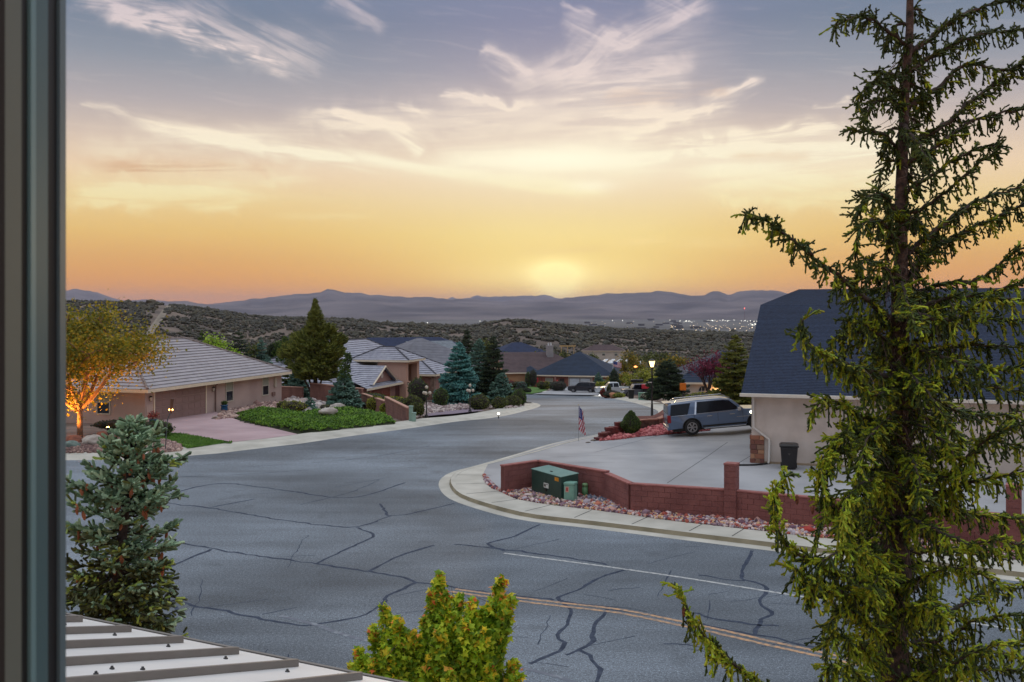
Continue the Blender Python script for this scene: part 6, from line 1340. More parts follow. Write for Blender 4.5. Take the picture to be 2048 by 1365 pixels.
def boulder(px, py, s, m, lab, seed, flat=.7, grp=None):
    q = gl(px, py); mb = MB(); rock(mb, (0,0,0), s, np.random.default_rng(seed), 3, flat); o = mb.build('boulder', m, None, True); o.location = (q.x, q.y, zg(q)+s*flat*.45); tag(o, lab, 'boulder', grp or 'landscape boulders')
boulder(183,890,.52,m_white_r,'large pale boulder right of the lit trunk',301); boulder(139,897,.38,m_green_r,'grey-green boulder at the left edge of the view',302); boulder(204,877,.34,m_red_r,'reddish boulder behind the large pale boulder',303)
boulder(225,893,.30,m_white_r,'small pale boulder beside the cone-laden spruce top',304); boulder(150,885,.42,m_red_r,'boulder glowing orange in front of the lit trunk',305,.6)
# ------------------------------------------------------------------ tree lit from below
def lit_tree():
    q = gl(160,868); t = broadleaf('locust_tree', (q.x, q.y, zg(q)), 7.2, 4.5, leafmat('locust_leaves', [S(138,126,38,.85), S(112,114,38,.8), S(150,132,40,.85), S(92,100,36,.78)], (1.0,.3), .35), 'spreading amber-green tree with its trunk lit orange from below', 'tree', None, 26000, .19, 5, .17, mat('bark_pale', S(176,138,110,.85), .9, S(140,104,84,.8), 6, bump=.6, bscale=14), .15, .55, 3, 1.0, .30, True); return q
LT = lit_tree()
def uplight(x, y, lab, e=60, aim=None):
    z = G(x,y)+LOT; t = thing('garden_uplight', (x, y, z), lab, 'garden light'); mb = MB(); mb.lathe([(.04,-.05),(.04,.10),(.09,.13),(.10,.28)], n=10); mb.build('housing', m_lantern, t); mb = MB(); mb.lathe([(.085,.283),(.05,.30)], n=10); mb.build('lens', mat('uplight_glow', (1,.5,.12,1), .5, (1,.55,.15,1), 1, emis=30), t)
    l = bpy.data.lights.new('bulb', 'SPOT'); l.energy = e; l.color = (1,.36,.06); l.spot_size = math.radians(125); l.spot_blend = .8; l.shadow_soft_size = .08; o = bpy.data.objects.new('bulb', l); COL.objects.link(o); o.parent = t; o.location = (0,0,.36)
    v = Vector(aim)-Vector((x,y,z+.36)); o.rotation_euler = v.to_track_quat('-Z','Y').to_euler()
uplight(LT.x-.75, LT.y-1.3, 'glowing uplight at the foot of the amber tree, nearest the street', 1300, (LT.x+.1, LT.y, CH-7.5+3.2)); uplight(LT.x-1.5, LT.y+1.2, 'glowing uplight left of the amber tree trunk', 1600, (LT.x-.9, LT.y, CH-7.5+4.5))
uplight(LT.x+1.2, LT.y+1.0, 'glowing uplight behind the large pale boulder', 700, (LT.x+1.6, LT.y+.6, CH-7.5+4.5))
def torch():
    q = gl(330,902); t = thing('garden_torch', (q.x, q.y, zg(q)), 'leaning garden torch with a small orange flame glow by the lawn', 'torch'); h = 104/F*q.y; mb = MB(); mb.tube([(0,0,-.1),(.12,0,h*.6),(.30,0,h*.76)], .025, 6); mb.build('pole', plain('torch_pole', S(84,92,96,.7), .6), t)
    mb = MB(); mb.tube([(.29,0,h*.72),(.36,0,h*1.0)], [.05,.09], 8); mb.build('head', plain('torch_head', S(110,70,50,.7), .6), t); mb = MB(); [mb.lathe([(.0,-.05),(.045,0),(.0,.06)], (x,-.05,h*.79), 6) for x in (.23,.39)]; mb.build('flame', mat('flame_glow', (1,.42,.1,1), .5, (1,.5,.15,1), 1, emis=9), t)
torch()
def pot(q, r, h, m, fol, lab, pl_h=.35, pr=.3, seed=0, cols=None):
    z = q.z if len(q) == 3 else zg(q); t = thing('flower_pot', (q.x, q.y, z), lab, 'plant pot'); mb = MB(); mb.lathe([(r*.65,0),(r*.95,h*.5),(r*.85,h*.85),(r*1.02,h*.9),(r*1.02,h),(r*.85,h)], n=16); mb.build('pot', m, t, True)
    rng = np.random.default_rng(seed); n = 500; p = norm(rng.normal(0,1,(n,3)))*rng.uniform(.3,1,(n,1))*np.array([pr,pr,pl_h*.6])+np.array([0,0,h+pl_h*.45]); v, f = leafcloud(p, .07, rng); npmesh('plant', v, f, fol, t)
m_potb = plain('glazed_blue', S(24,92,140,.85), .2, coat=.5); m_pott = plain('glazed_teal', S(50,100,112,.8), .3); g_red = leafmat('flowers_red', [S(150,50,56,.85), S(120,44,60,.8), S(84,80,44,.8), S(170,70,60,.85)], (2,.2), .2)
q3 = lambda x, y: Vector((LHp(x,y).x, LHp(x,y).y, CH-7.72+LOT))
pot(q3(8.5,-.7), .27, .62, m_potb, g_green, 'glazed blue pot with a small green plant right of the garage door', .3, .25, 1); pot(q3(-.9,-1.2), .26, .6, m_pott, g_red, 'teal pot of dark red flowers left of the brown garage door', .5, .42, 2)
boulder(430,838,.26,m_white_r,'small pale rock beside the glazed blue pot',306,.55)
q = gl(296,880); bush('hedge_bush', (q.x, q.y+1.2, zg(q)), 1.0,.7,.95, g_green, 'dark rounded shrub between the red flower pot and the lawn', 'bush', None, 1500, 4, .08)
q = gl(215,868); bush('hedge_bush', (q.x, q.y+2, zg(q)), 1.8,.8,.6, g_dark, 'low dark hedge under the window behind the amber tree', 'bush', None, 1500, 5, .08)
# ------------------------------------------------------------------ juniper ground cover bed and rock garden
JB = [gl(*q) for q in [(474,832),(482,843),(520,853),(560,858),(600,866),(640,864),(700,858),(745,853),(790,848),(770,835),(720,826),(690,824),(640,826),(610,833),(560,824),(520,822)]]
def jb_h(x, y):
    m_ = min((Vector((x,y))-a).length for a in smooth2(JB+JB[:1], 1.0)); return .46*min(1, m_/1.4)**.6*(.8+.5*noise.noise((x*.55, y*.55, 3)))
def juniper_bed():
    g = .55; xs = [p.x for p in JB]; ys = [p.y for p in JB]; nx, ny = int((max(xs)-min(xs))/g)+2, int((max(ys)-min(ys))/g)+2; vs, idx = [], {}; fs = []; edge = smooth2(JB+JB[:1], 1.0)
    for i in range(nx):
        for j in range(ny):
            x, y = min(xs)+i*g, min(ys)+j*g
            ins = inpoly(x, y, JB); h = jb_h(x,y)*.85 if ins else -.15; idx[i,j] = len(vs); vs.append((x, y, zg((x,y))+h))
    for i in range(nx-1):
        for j in range(ny-1):
            if any(inpoly(min(xs)+(i+a)*g, min(ys)+(j+b)*g, JB) for a in (0,1) for b in (0,1)): fs.append((idx[i,j], idx[i+1,j], idx[i+1,j+1], idx[i,j+1]))
    base = npmesh('juniper_bed', vs, fs, mat('juniper_base', S(52,62,26,.8), .95, S(38,48,22,.7), 3), None, True); tag(base, 'mounded green juniper ground cover between the driveway and the low brick wall', 'ground cover', kind='stuff')
    rng = np.random.default_rng(6); pts = scatter(JB, 15000, rng); p = np.array([(x, y, zg((x,y))+jb_h(x,y)*rng.uniform(.8,1.05)) for x, y in pts]); dr2 = np.stack([rng.normal(.3,.6,len(p)), rng.normal(-.4,.6,len(p)), rng.uniform(.1,.9,len(p))],1); v, f = shoots(p, dr2, rng.uniform(.10,.22,len(p)), .04, 3, .06, .03, rng)
    npmesh('sprays', v, f, leafmat('juniper_green', [S(66,100,28,.95), S(86,120,34,.95), S(54,84,26,.9), S(100,132,42,.95)], (.45,.4), .1), base)
juniper_bed()
RG = [gl(*q) for q in [(570,800),(640,806),(690,818),(720,827),(690,826),(640,828),(612,833),(572,822)]]
pebbles('white_rocks', RG, 1500, .13, mat('white_rocks', S(210,200,196), island=[S(204,196,192,.85), S(170,160,158,.8), S(190,170,160,.85), S(150,140,140,.8)]), LOT, 'bank of white garden rocks above the juniper bed')
pebbles('driveside_gravel', [gl(430,840), gl(480,836), gl(560,822), gl(570,808), LHp(17,-.3), LHp(9,-.3)], 1300, .09, m_grav, LOT, 'pale gravel along the foot of the stucco wall')
q = gl(657,842); mb = MB(); rock(mb, (0,0,0), .62, np.random.default_rng(311), 3, .45); o = mb.build('boulder', m_white_r, None, True); o.location = (q.x, q.y, zg(q)+.62); tag(o, 'white boulder lying in the middle of the juniper bed', 'boulder', 'landscape boulders')
q = gl(676,824); mb = MB(); rock(mb, (0,0,0), .55, np.random.default_rng(312), 3, .5); o = mb.build('boulder', m_white_r, None, True); o.location = (q.x, q.y, zg(q)+.35); tag(o, 'pale slanting boulder at the right end of the rock bank', 'boulder', 'landscape boulders')
q = gl(588,828); bush('shrub', (q.x, q.y, zg(q)), 1.0,.8,1.0, g_yell, 'loose yellow-green shrub above the juniper bed', 'shrub', None, 900, 7, .09); q = gl(568,822); bush('shrub', (q.x, q.y, zg(q)), .6,.5,.8, g_yell, 'small yellow-green shrub near the house corner', 'shrub', None, 500, 8, .08)
q = gl(620,828); conifer('dwarf_spruce', (q.x, q.y, zg(q)), 1.15, .55, g_blue, 'dwarf blue spruce in the white rock bank', 'shrub', None, 500, .02, .7, .04, .16, 9)
q = gl(652,822); bush('shrub', (q.x, q.y, zg(q)), .55,.5,.5, g_olive, 'small olive shrub among the white rocks', 'shrub', None, 400, 10, .08)
# brick walls
m_bw = mat('brick_wall_brown', S(150,108,96,.85), .9, S(128,90,82,.85), 1.6, bump=.6, bscale=18, coarse=(.3,.08)); m_bcap = plain('brick_cap', S(190,146,128,.88), .85)
def low_wall(pts, hs, lab):
    O = pts[0]; t = thing('brick_wall', (O.x, O.y, zg(O)), lab, 'wall'); z0 = zg(O); mb = MB(); cp = MB()
    for (a, b, h) in zip(pts[:-1], pts[1:], hs):
        u = (b-a).normalized(); n = Vector((u.y,-u.x)); zz = min(zg(a), zg(b)); L_ = (b-a).length; mt = Matrix(((u.x,-n.x,0,a.x-O.x),(u.y,-n.y,0,a.y-O.y),(0,0,1,0),(0,0,0,1)))
        k = int(round((h)/.2))+1; 
        for r in range(-3, k): 
            z1 = zz-z0+r*.2; x = -.2*(r % 2)
            while x < L_:
                x0, x1 = max(0,x), min(L_,x+.4)
                if x1-x0 > .02: mb.box(x0+.004, x1-.004, -.1, .1, z1+.004, z1+.196, mt)
                x += .4
        cp.box(0, L_, -.14, .14, zz-z0+k*.2, zz-z0+k*.2+.07, mt)
    mb.build('blocks', m_bw, t); cp.build('coping', m_bcap, t)
def at(px, D): return Vector(((px-CX)/F*D, D))
low_wall([at(622,88), at(655,86), at(725,82)], [1.25,1.35], 'upper run of the stepped brown wall behind the juniper bed')
low_wall([at(725,82), at(772,75)], [1.05], 'middle step of the stepped brown wall behind the juniper bed')
low_wall([at(772,75), at(817,66.5)], [.95], 'lowest run of the stepped brown wall, ending at the sidewalk')
low_wall([at(560,90), at(606,89)], [1.1], 'short brown wall between the two tile roofed houses')
for i, (px, h, lab) in enumerate(((822,1.0,'taller pale green box at the end of the brown wall'),(828,.6,'shorter pale green box at the end of the brown wall'))):
    q = at(px, 66.0-i*.5); t = thing('utility_box', (q.x, q.y, zg(q)), lab, 'utility box', 'pale green utility boxes'); m = plain('box_pale_green', S(140,172,160,.85), .5); mb = MB(); mb.box(-.13,.13,-.13,.13,-.1,h-.1); mb.build('body', m, t, bevel=.02); mb = MB(); mb.box(-.15,.15,-.15,.15,h-.1,h); mb.build('cap', m, t, bevel=.02)
# ------------------------------------------------------------------ second tiled house (portico)
m_br = mat('stucco_brown', S(160,122,112,.9), .9, S(148,110,102,.88), .5, bump=.2, bscale=30); m_por = mat('stucco_tan', S(194,156,136,.95), .9, S(180,142,124,.95), .5); m_tile2 = mat('roof_tile_blue_grey', S(172,174,186,.9), .85, S(150,152,166,.85), 1.6, coarse=(.3,.06)); m_ridge2 = plain('ridge_dark', S(84,84,92,.8), .85)
m_door2 = mat('garage_door_red', S(140,66,44,.85), .6, S(126,58,40,.85), .8); m_iron = plain('iron_gate', S(40,28,28,.6), .6)
def portico_house():
    O = Vector((-17.9,104.0)); t = thing('portico_house', (O.x, O.y, CH-10.35), 'brown stucco house with stepped grey tile roofs and a tall entrance portico', 'house', rz=HA)
    eh = 2.25; L_, Wd = 30, 14
    wall(t, (0,L_,0,Wd), eh, m_br, -2.5); roof(t, (0,L_,0,Wd), eh, .56, m_tile2, .7, .46, .08, fascia=m_fas, ridge_m=m_ridge2)
    # garage wing with pent eave and gable
    wall(t, (1.2,10.4,-2.0,0), eh-.25, m_br, -2.5, 'garage_wing')
    mb = MB(); tiled(mb, [Vector((.6,-2.7,eh-.2)), Vector((11,-2.7,eh-.2)), Vector((11,1.2,eh+1.5)), Vector((.6,1.2,eh+1.5))], .42, .07); mb.build('garage_roof', m_tile2, t)
    mb = MB(); mb.box(.55,11.05,-2.76,-2.7,eh-.38,eh-.16); mb.build('garage_eave', m_fas, t)
    garage_door(t, (3.2,-2.0,0), (1,0,0), 5.6, 2.05, m_door2, 4, 8, m_por)
    gx0, gx1, gy, gz, gh = 2.9, 9.3, -2.1, eh+.18, 1.65; gm = (gx0+gx1)/2
    mb = MB(); mb.add([(gx0,gy,gz),(gx1,gy,gz),(gm,gy,gz+gh),(gx0,gy+.15,gz),(gx1,gy+.15,gz),(gm,gy+.15,gz+gh)], [(0,1,2),(5,4,3),(0,3,4,1),(1,4,5,2),(2,5,3,0)]); mb.build('gable', m_br, t)
    mb = MB(); ya, yb = gy-.45, 4.2; tiled(mb, [Vector((gx0-.4,ya,gz-.1)), Vector((gm,ya,gz+gh+.1)), Vector((gm,yb,gz+gh+.1)), Vector((gx0-.4,yb,gz-.1))], .42, .06); tiled(mb, [Vector((gx1+.4,yb,gz-.1)), Vector((gm,yb,gz+gh+.1)), Vector((gm,ya,gz+gh+.1)), Vector((gx1+.4,ya,gz-.1))], .42, .06); mb.build('gable_roof', m_tile2, t)
    mb = MB(); [mb.tube([a, b], .10, 4) for a, b in (((gx0-.35,ya-.03,gz-.08),(gm,ya-.03,gz+gh+.08)),((gm,ya-.03,gz+gh+.08),(gx1+.35,ya-.03,gz-.08)))]; mb.build('barge_board', m_fas, t)
    mb = MB(); mb.tube([(gm,gy-.06,gz+.72),(gm,gy-.0,gz+.72)], .32, 14); mb.build('round_vent', plain('vent_pale', S(206,188,176,.9), .7), t)
    # portico
    p0, p1, py_ = 11.2, 15.6, -3.0; ph = 4.05
    for a, b in ((p0,p0+.75),(p1-.75,p1)):
        mb = MB(); mb.box(a, b, py_, py_+.75, -2.0, ph); mb.build('pier', m_por, t); lantern(t, ((a+b)/2, py_, 1.7), (1,0,0))
    mb = MB(); mb.box(p0, p1, py_, py_+.75, ph, ph+.5); mb.box(p0, p0+.4, py_+.76, .5, 1.9, ph+.5); mb.box(p1-.4, p1, py_+.76, .5, 1.9, ph+.5); mb.build('portico_wall', m_por, t)
    mb = MB(); mb.box(p0+.8, p1-.8, py_+2.2, py_+2.4, -1.5, ph); mb.build('recess', mat('recess_red', S(110,58,50,.8), .9), t)
    mb = MB(); [mb.tube([(x,py_+.5,-.6),(x,py_+.5,1.75)], .025, 4) for x in np.linspace(p0+.85, p1-.85, 16)]; mb.box(p0+.8,p1-.8,py_+.46,py_+.54,1.72,1.8); mb.box(p0+.8,p1-.8,py_+.46,py_+.54,.5,.56); mb.build('gate', m_iron, t)
    roof(t, (p0,p1,py_,3.2), ph+.5, .5, m_tile2, .55, .46, .08, fascia=m_fas, ridge_m=m_ridge2, name='portico_roof')
    # right wing
    wall(t, (17.5,21.5,-.9,0), eh+.1, m_por, -2, 'link_wall')
    wall(t, (21.5,29,-2.6,0), eh+.05, m_br, -2, 'front_wing'); roof(t, (21.5,29,-2.6,4), eh+.05, .5, m_tile2, .7, .46, .08, fascia=m_fas, ridge_m=m_ridge2, name='wing_roof')
    window(t, (18.2,-.9,.3), (1,0,0), 2.4, 1.6, m_trim, False); window(t, (24.2,-2.6,.4), (1,0,0), 2.6, 1.5, m_trim, True)
    mb = MB(); mb.box(28.2,29.3,-2.9,-2.0,-1,2.2); mb.box(21.2,22.0,-2.9,-2.4,-1,2.1); mb.build('stone_column', mat('column_stone', S(150,124,108,.85), .9, S(112,90,80,.8), 3, bump=.6, bscale=8), t)
    mb = MB(); mb.box(24,27,-2.75,-2.62,-.5,.38); mb.build('railing', m_iron, t)
portico_house()
# ------------------------------------------------------------------ simple hip houses farther off
m_groof = mat('roof_grey', S(128,130,140,.85), .9, S(112,114,124,.85), 1.2, coarse=(.3,.08)); m_broof = mat('roof_brown', S(96,80,82,.85), .9, S(82,68,72,.85), 1.2, coarse=(.3,.1)); m_blroof = mat('roof_blue', S(42,60,86,.75), .9, S(34,50,72,.75), 1.2, coarse=(.3,.1)); m_fblue = mat('roof_far_blue', S(46,62,100,.7), .9, S(38,52,84,.7), .8); m_fgrey = mat('roof_far_grey', S(140,150,160,.85), .9, S(120,130,140,.8), .8)
m_wtan = mat('wall_tan', S(190,150,112,.85), .9, S(176,136,100,.85), .6); m_wcream = mat('wall_cream', S(196,184,170,.85), .9, S(180,170,158,.85), .6); m_wgrey = mat('wall_grey', S(160,158,160,.85), .9, S(146,144,148,.85), .6); m_dw = plain('garage_white', S(206,214,222,.9), .6)
def far_house(px, eave_y, D, L_, Wd, eh, pitch, wm, rm, lab, rz=0, nwin=2, chim=False, z=None, gable=(0,0), name='house', grp=None):
    x = (px-CX)/F*D; zz = CH-(eave_y-HY)/F*D-eh if z is None else z
    t = thing(name, (x, D, zz), lab, 'house', grp, rz=rz); wall(t, (0,L_,0,Wd), eh, wm, -3.5); roof(t, (0,L_,0,Wd), eh, pitch, rm, .55, .5, .03, gable, fascia=m_fas, gm=wm)
    for k in range(nwin): window(t, (L_*(k+.7)/(nwin+.4)-.5, 0, .8), (1,0,0), 1.2, 1.2)
    if rz: window(t, (0, Wd*.6, .8), (0,-1,0), 1.2, 1.2)
    if chim: mb = MB(); mb.box(L_*.55,L_*.55+1.2,Wd*.35,Wd*.35+1.0,eh,eh+Wd/2*pitch+1.6); c = mb.build('chimney', m_wgrey, t); mb = MB(); [mb.tube([(L_*.55+q_,Wd*.35+.5,eh+Wd/2*pitch+1.6),(L_*.55+q_,Wd*.35+.5,eh+Wd/2*pitch+2.1)], .14, 8) for q_ in (.35,.85)]; mb.build('flue', m_dw, c)
    return t
far_house(792,742,146,17,16,2.7,.52,m_br,m_groof,'house with a broad plain grey roof behind the portico house',math.radians(35),2)
far_house(846,728,168,9,12,2.7,.34,m_br,m_groof,'long low grey roofed house behind the blue spruce',math.radians(4),2)
h4 = far_house(1012,746,186,17,13,2.6,.5,m_wtan,m_broof,'tan house with a brown roof and a pale chimney',math.radians(14),2,True,gable=(1,0))
# blue roofed house with two white garage doors
def blue_house():
    D = 184; x = (1064-CX)/F*D; z = CH-(750-HY)/F*D-2.7; t = thing('blue_roof_house', (x, D, z), 'brick house with a dark blue hip roof and two white garage doors', 'house', rz=math.radians(-14)); mbk = mat('brick_orange', S(160,104,86,.85), .9, S(136,84,72,.85), 3)
    wall(t, (0,15,0,15), 2.7, mbk, -2); roof(t, (0,15,0,15.1), 2.7, .50, m_blroof, .6, .5, .03, fascia=m_fas)
    wall(t, (-3.2,0,2.5,9), 2.9, m_wgrey, -2, 'side_wing'); roof(t, (-3.2,.5,2.5,9), 2.9, .5, m_blroof, .5, .5, .03, fascia=m_fas, name='side_roof')
    for a in (7.1,9.1): garage_door(t, (a,-.06,0), (1,0,0), 1.75, 2.15, m_dw, 4, 4, m_wgrey)
    mb = MB(); mb.box(6.8,11.3,-.05,0,-.2,2.5); mb.build('garage_front', m_wcream, t)
    mb = MB(); mb.box(5.2,6.1,-.06,0,0,2.1); mb.build('front_door', plain('door_dark', S(60,50,50,.7), .5), t)
    for a in (.1,4.4): mb = MB(); mb.box(a,a+.25,-.9,-.65,-.1,2.6); mb.build('porch_post', m_br, t)
    window(t, (2.6,0,.8), (1,0,0), 1.3, 1.3); window(t, (12.2,0,.8), (1,0,0), 1.5, 1.2)
    for a, h in ((.9,1.9),(2.4,1.3),(4.9,1.55)):
        q = Matrix.Rotation(t.rotation_euler.z, 4, 'Z') @ Vector((a,-.8,h)); mb = MB(); mb.box(-.45,.45,-.02,.02,-.5,.35) if a == .9 else mb.lathe([(.05,-.45),(.3,-.25),(.32,.0),(.03,.35)], n=8); o = mb.build('red_hanging', plain('red_cloth', S(206,60,70,.85), .7), None); o.location = Vector(t.location)+q; tag(o, {.9:'red banner hanging at the left end of the porch', 2.4:'red hanging flower basket in the middle of the porch', 4.9:'red wreath by the front door of the blue roofed house'}[a], 'porch decoration')
blue_house()
def arch_house():
    D = 118; x = (1352-CX)/F*D; z = CH-(765-HY)/F*D-2.5; t = thing('arch_window_house', (x, D, z), 'cream house with a broad blue roof and an arched window, wall lamp lit', 'house', rz=math.radians(-4))
    wall(t, (0,13,0,13), 2.5, m_wcream, -2); roof(t, (0,13,0,14), 2.5, .5, m_blroof, .5, .4, .03, fascia=m_fas)
    mb = MB(); pts = [(-.55,0),(.55,0),(.55,.55)]+[(.55*math.cos(a), .55+.62*math.sin(a)) for a in np.linspace(0.1, math.pi-.1, 9)]+[(-.55,.55)]
    mt = Matrix(((1,0,0,3.2),(0,0,-1,0),(0,1,0,.9),(0,0,0,1))); mb.prism(pts, .0, .04, mt); w = mb.build('arched_window', m_glass, t); mb = MB()
    for a in (-.2,.2): mb.box(3.2+a-.02,3.2+a+.02,-.06,-.045,.9,1.9)
    mb.box(2.62,3.78,-.06,-.045,1.42,1.48); mb.build('glazing_bar', m_trim, w)
    mb = MB(); mb.lathe([(.04,0),(.12,.08),(.12,.24),(.03,.3)], (4.75,-.16,1.35), 8); mb.build('wall_lamp', mat('walllamp_glow', (1,.55,.2,1), .5, (1,.6,.25,1), 1, emis=10), t)
    l = bpy.data.lights.new('bulb', 'POINT'); l.energy = 60; l.color = (1,.5,.16); l.shadow_soft_size = .15; o = bpy.data.objects.new('bulb', l); COL.objects.link(o); o.parent = t; o.location = (4.75,-.5,1.45)
    mb = MB(); mb.lathe([(.05,0),(.28,.12),(.30,.16)], (1.6,1.5,3.6), 10); mb.build('satellite_dish', plain('dish_pale', S(150,180,206,.8), .5), t)
    mb = MB(); mb.box(2.4,5.0,-1.3,-1.0,.15,.5); [mb.tube([(2.5+k*.35,-1.15,.15),(2.5+k*.35,-1.15,-.5)], .03, 5) for k in range(8)]; mb.build('railing', m_iron, t)
arch_house()
# ------------------------------------------------------------------ houses in the lower neighbourhood
fh = [(742,696,400,22,16,m_wgrey,m_fblue,'far dark blue roofed house left of the white gables',.3),(790,693,430,26,16,m_wgrey,m_fblue,'broad far blue roof just above the portico house',-.2),(826,699,330,16,10,m_dw,m_fgrey,'far pale house with white gables',.5),(700,698,410,18,12,m_wgrey,m_blroof,'far blue roof peeping beside the tall juniper',.1),
      (1003,706,330,16,13,m_wtan,m_fblue,'far tan house with a bright blue roof',.35),(868,704,380,16,12,m_wcream,m_fgrey,'far pale roofed house above the blue spruce',.2),(1165,702,430,18,10,m_wcream,m_broof,'far brown roofed house above the big blue roof',-.1)]
for i, (px, ey, D, L_, Wd, wm, rm, lab, rz) in enumerate(fh): far_house(px, ey, D, L_, Wd, 2.8, .45, wm, rm, lab, rz, 3, gable=(1,1) if 'white gables' in lab else (0,0), name='distant_house', grp='houses in the lower neighbourhood')
# timber frame going up
D = 380; t = thing('timber_frame', ((1122-CX)/F*D, D, CH-hillH(1122,D)), 'bare timber house frame above the brown roof', 'house frame'); mb = MB(); h = 7.5
for a in (0,2.4,4.8): mb.box(a,a+.25,0,.25,-1,h+ .0)
mb.box(-.6,5.6,0,.25,h,h+.5); mb.box(-.6,5.6,0,.25,h*.55,h*.55+.25); mb.build('frame', plain('new_timber', S(196,166,116,.85), .8), t)
# boat / car storage lot far below
D0, D1 = 300, 420; lot = []
for px, D in ((1150,430),(1290,430),(1302,330),(1196,330)): p = hp(px, D); lot.append((p.x, p.y, p.z+.9))
mb = MB(); mb.add(lot, [(0,1,2,3) if (Vector(lot[1])-Vector(lot[0])).cross(Vector(lot[2])-Vector(lot[0])).z > 0 else (3,2,1,0)]); tag(mb.build('parking_lot', mat('lot_grey', S(150,150,158,.8), .9, S(124,124,132,.8), .2)), kind='structure')
k = 0; src = None
for D, y0 in ((345,0),(372,0),(400,0)):
    for j in range(6):
        px = 1205+j*15+(D-345)*.1; p = hp(px, D); lab = 'pale parked car in the far lot, %s of the %s row' % (['leftmost','second','third','fourth','fifth','rightmost'][j], {345:'nearest',372:'middle',400:'farthest'}[D])
        if src is None: src = vehicle('car', (p.x, p.y, p.z+1.0), 1.2, lab, 'cars in the far parking lot', S(196,204,214,.85), 0, False); o = src
        else: o = copy_tree(src); o.location = (p.x, p.y, p.z+1.0); o['label'] = lab; o.rotation_euler[2] = 1.2+.1*math.sin(k)
        k += 1
# ------------------------------------------------------------------ yards of the far houses
def fz(px, D): x = (px-CX)/F*D; return Vector((x, D, G(x, D)+LOT))
m_lw2 = g_lawn
lw2 = [gp(*q, LOT) for q in [(1020,776),(1030,783),(1066,786),(1100,776),(1085,772)]]
tag(sheet('lawn', [fz(1000,176).to_2d(), fz(1024,160).to_2d(), fz(1064,157).to_2d(), fz(1096,172).to_2d(), fz(1060,183).to_2d()], LOT+.03, g_lawn), 'bright lawn in front of the tan house', 'lawn', kind='stuff')
tag(sheet('driveway', [fz(1066,155).to_2d(), fz(1140,152).to_2d(), fz(1200,150).to_2d(), fz(1196,178).to_2d(), fz(1136,182).to_2d(), fz(1104,172).to_2d()], LOT+.03, m_con), kind='structure')
def fbush(px, D, rx, h, fol, lab, seed, cat='bush', name='round_bush', grp=None, n=700, leaf=.14): q = fz(px, D); bush(name, q, rx, rx*.9, h, fol, lab, cat, grp, n, seed, leaf)
fbush(1044,165,.95,1.9,g_blue,'small grey-blue weeping shrub on the bright lawn',31); fbush(1036,163,1.0,.9,g_dark,'dark ground shrub left of the weeping shrub on the lawn',32); fbush(1053,163,.9,.8,g_dark,'dark ground shrub right of the weeping shrub on the lawn',33)
fbush(1084,173,1.0,1.5,g_olive,'clipped olive bush against the brick side wing',34); fbush(1094,173,.7,1.5,g_yell,'small yellow-green bush beside the clipped olive bush',35); fbush(1116,169,1.6,1.8,g_dark,'broad dark green mound before the porch of the blue roofed house',36)
fbush(1056,181,.6,2.9,g_green,'narrow upright shrub against the tan house, left one',37,'shrub','upright_shrub','upright shrubs by the tan house'); fbush(1066,181,.8,3.3,g_dark,'narrow upright shrub against the tan house, taller right one',38,'shrub','upright_shrub','upright shrubs by the tan house'); fbush(1034,178,1.3,1.2,g_olive,'low olive shrub under the tan house gable',39); fbush(1020,178,1.3,1.4,g_red,'reddish shrub at the tan house corner',40)
# street vehicles at the far kerb
q = fz(1176,163); vehicle('mid', (q.x+1.5, q.y, q.z), math.radians(180-14), 'black SUV parked at the far kerb before the white garage doors', None, S(40,36,44,.8), 0, True)
q = fz(1256,153); vehicle('pickup', (q.x+.9, q.y+1, q.z), math.radians(180+4), 'white pickup truck parked behind rocks at the far kerb', None, S(206,212,218,.9), 0, True)
q = fz(1303,141); vehicle('jeep', (q.x+.2, q.y+1, q.z), math.radians(180+6), 'dark grey jeep with a roof box right of the white pickup', None, S(96,100,112,.85), 0, True)
q = fz(1286,143); t = thing('red_cargo_box', (q.x, q.y-2.4, q.z+1.35), 'red cargo box carried behind the dark grey jeep', 'cargo box'); mb = MB(); mb.box(-.5,.5,-.3,.3,0,.62); mb.build('body', plain('red_shell', S(206,50,66,.85), .4), t, bevel=.06); mb = MB(); mb.box(-.4,.4,-.2,.2,-1.2,0); mb.build('stand', m_blk, t)
q = fz(1279,143); t = thing('roof_box', (q.x-.2, q.y+1.2, q.z+2.05), 'black roof box lying on top of the dark grey jeep', 'roof box'); mb = MB(); mb.box(-.9,.9,-.4,.4,0,.35); mb.build('shell', m_blk, t, bevel=.1)
for i, (px, D, s, m, lab) in enumerate(((1229,138,.75,mat('boulder_orange', S(206,150,110,.85), .9, S(170,110,80,.8), 3),'orange-tan boulder at the far kerb before the white pickup'),(1213,141,.5,m_red_r,'small dark rock left of the orange-tan boulder'))):
    q = fz(px, D); mb = MB(); rock(mb, (0,0,0), s, np.random.default_rng(320+i), 3, .7); o = mb.build('boulder', m, None, True); o.location = (q.x, q.y, q.z+s*.3); tag(o, lab, 'boulder', 'boulders at the far kerb')
fbush(1224,139,1.3,1.0,g_dark,'dark low shrub beside the orange-tan boulder',41); fbush(1238,137,.9,.7,g_yell,'yellow-green low shrub right of the orange-tan boulder',42)
fbush(1206,141,.35,1.3,g_red,'pink flowering shrub hiding the pickup bonnet',43,'shrub','flowering_shrub'); fbush(1218,141,.35,1.9,g_olive,'thin olive shrub before the pickup cab',44,'shrub','flowering_shrub')
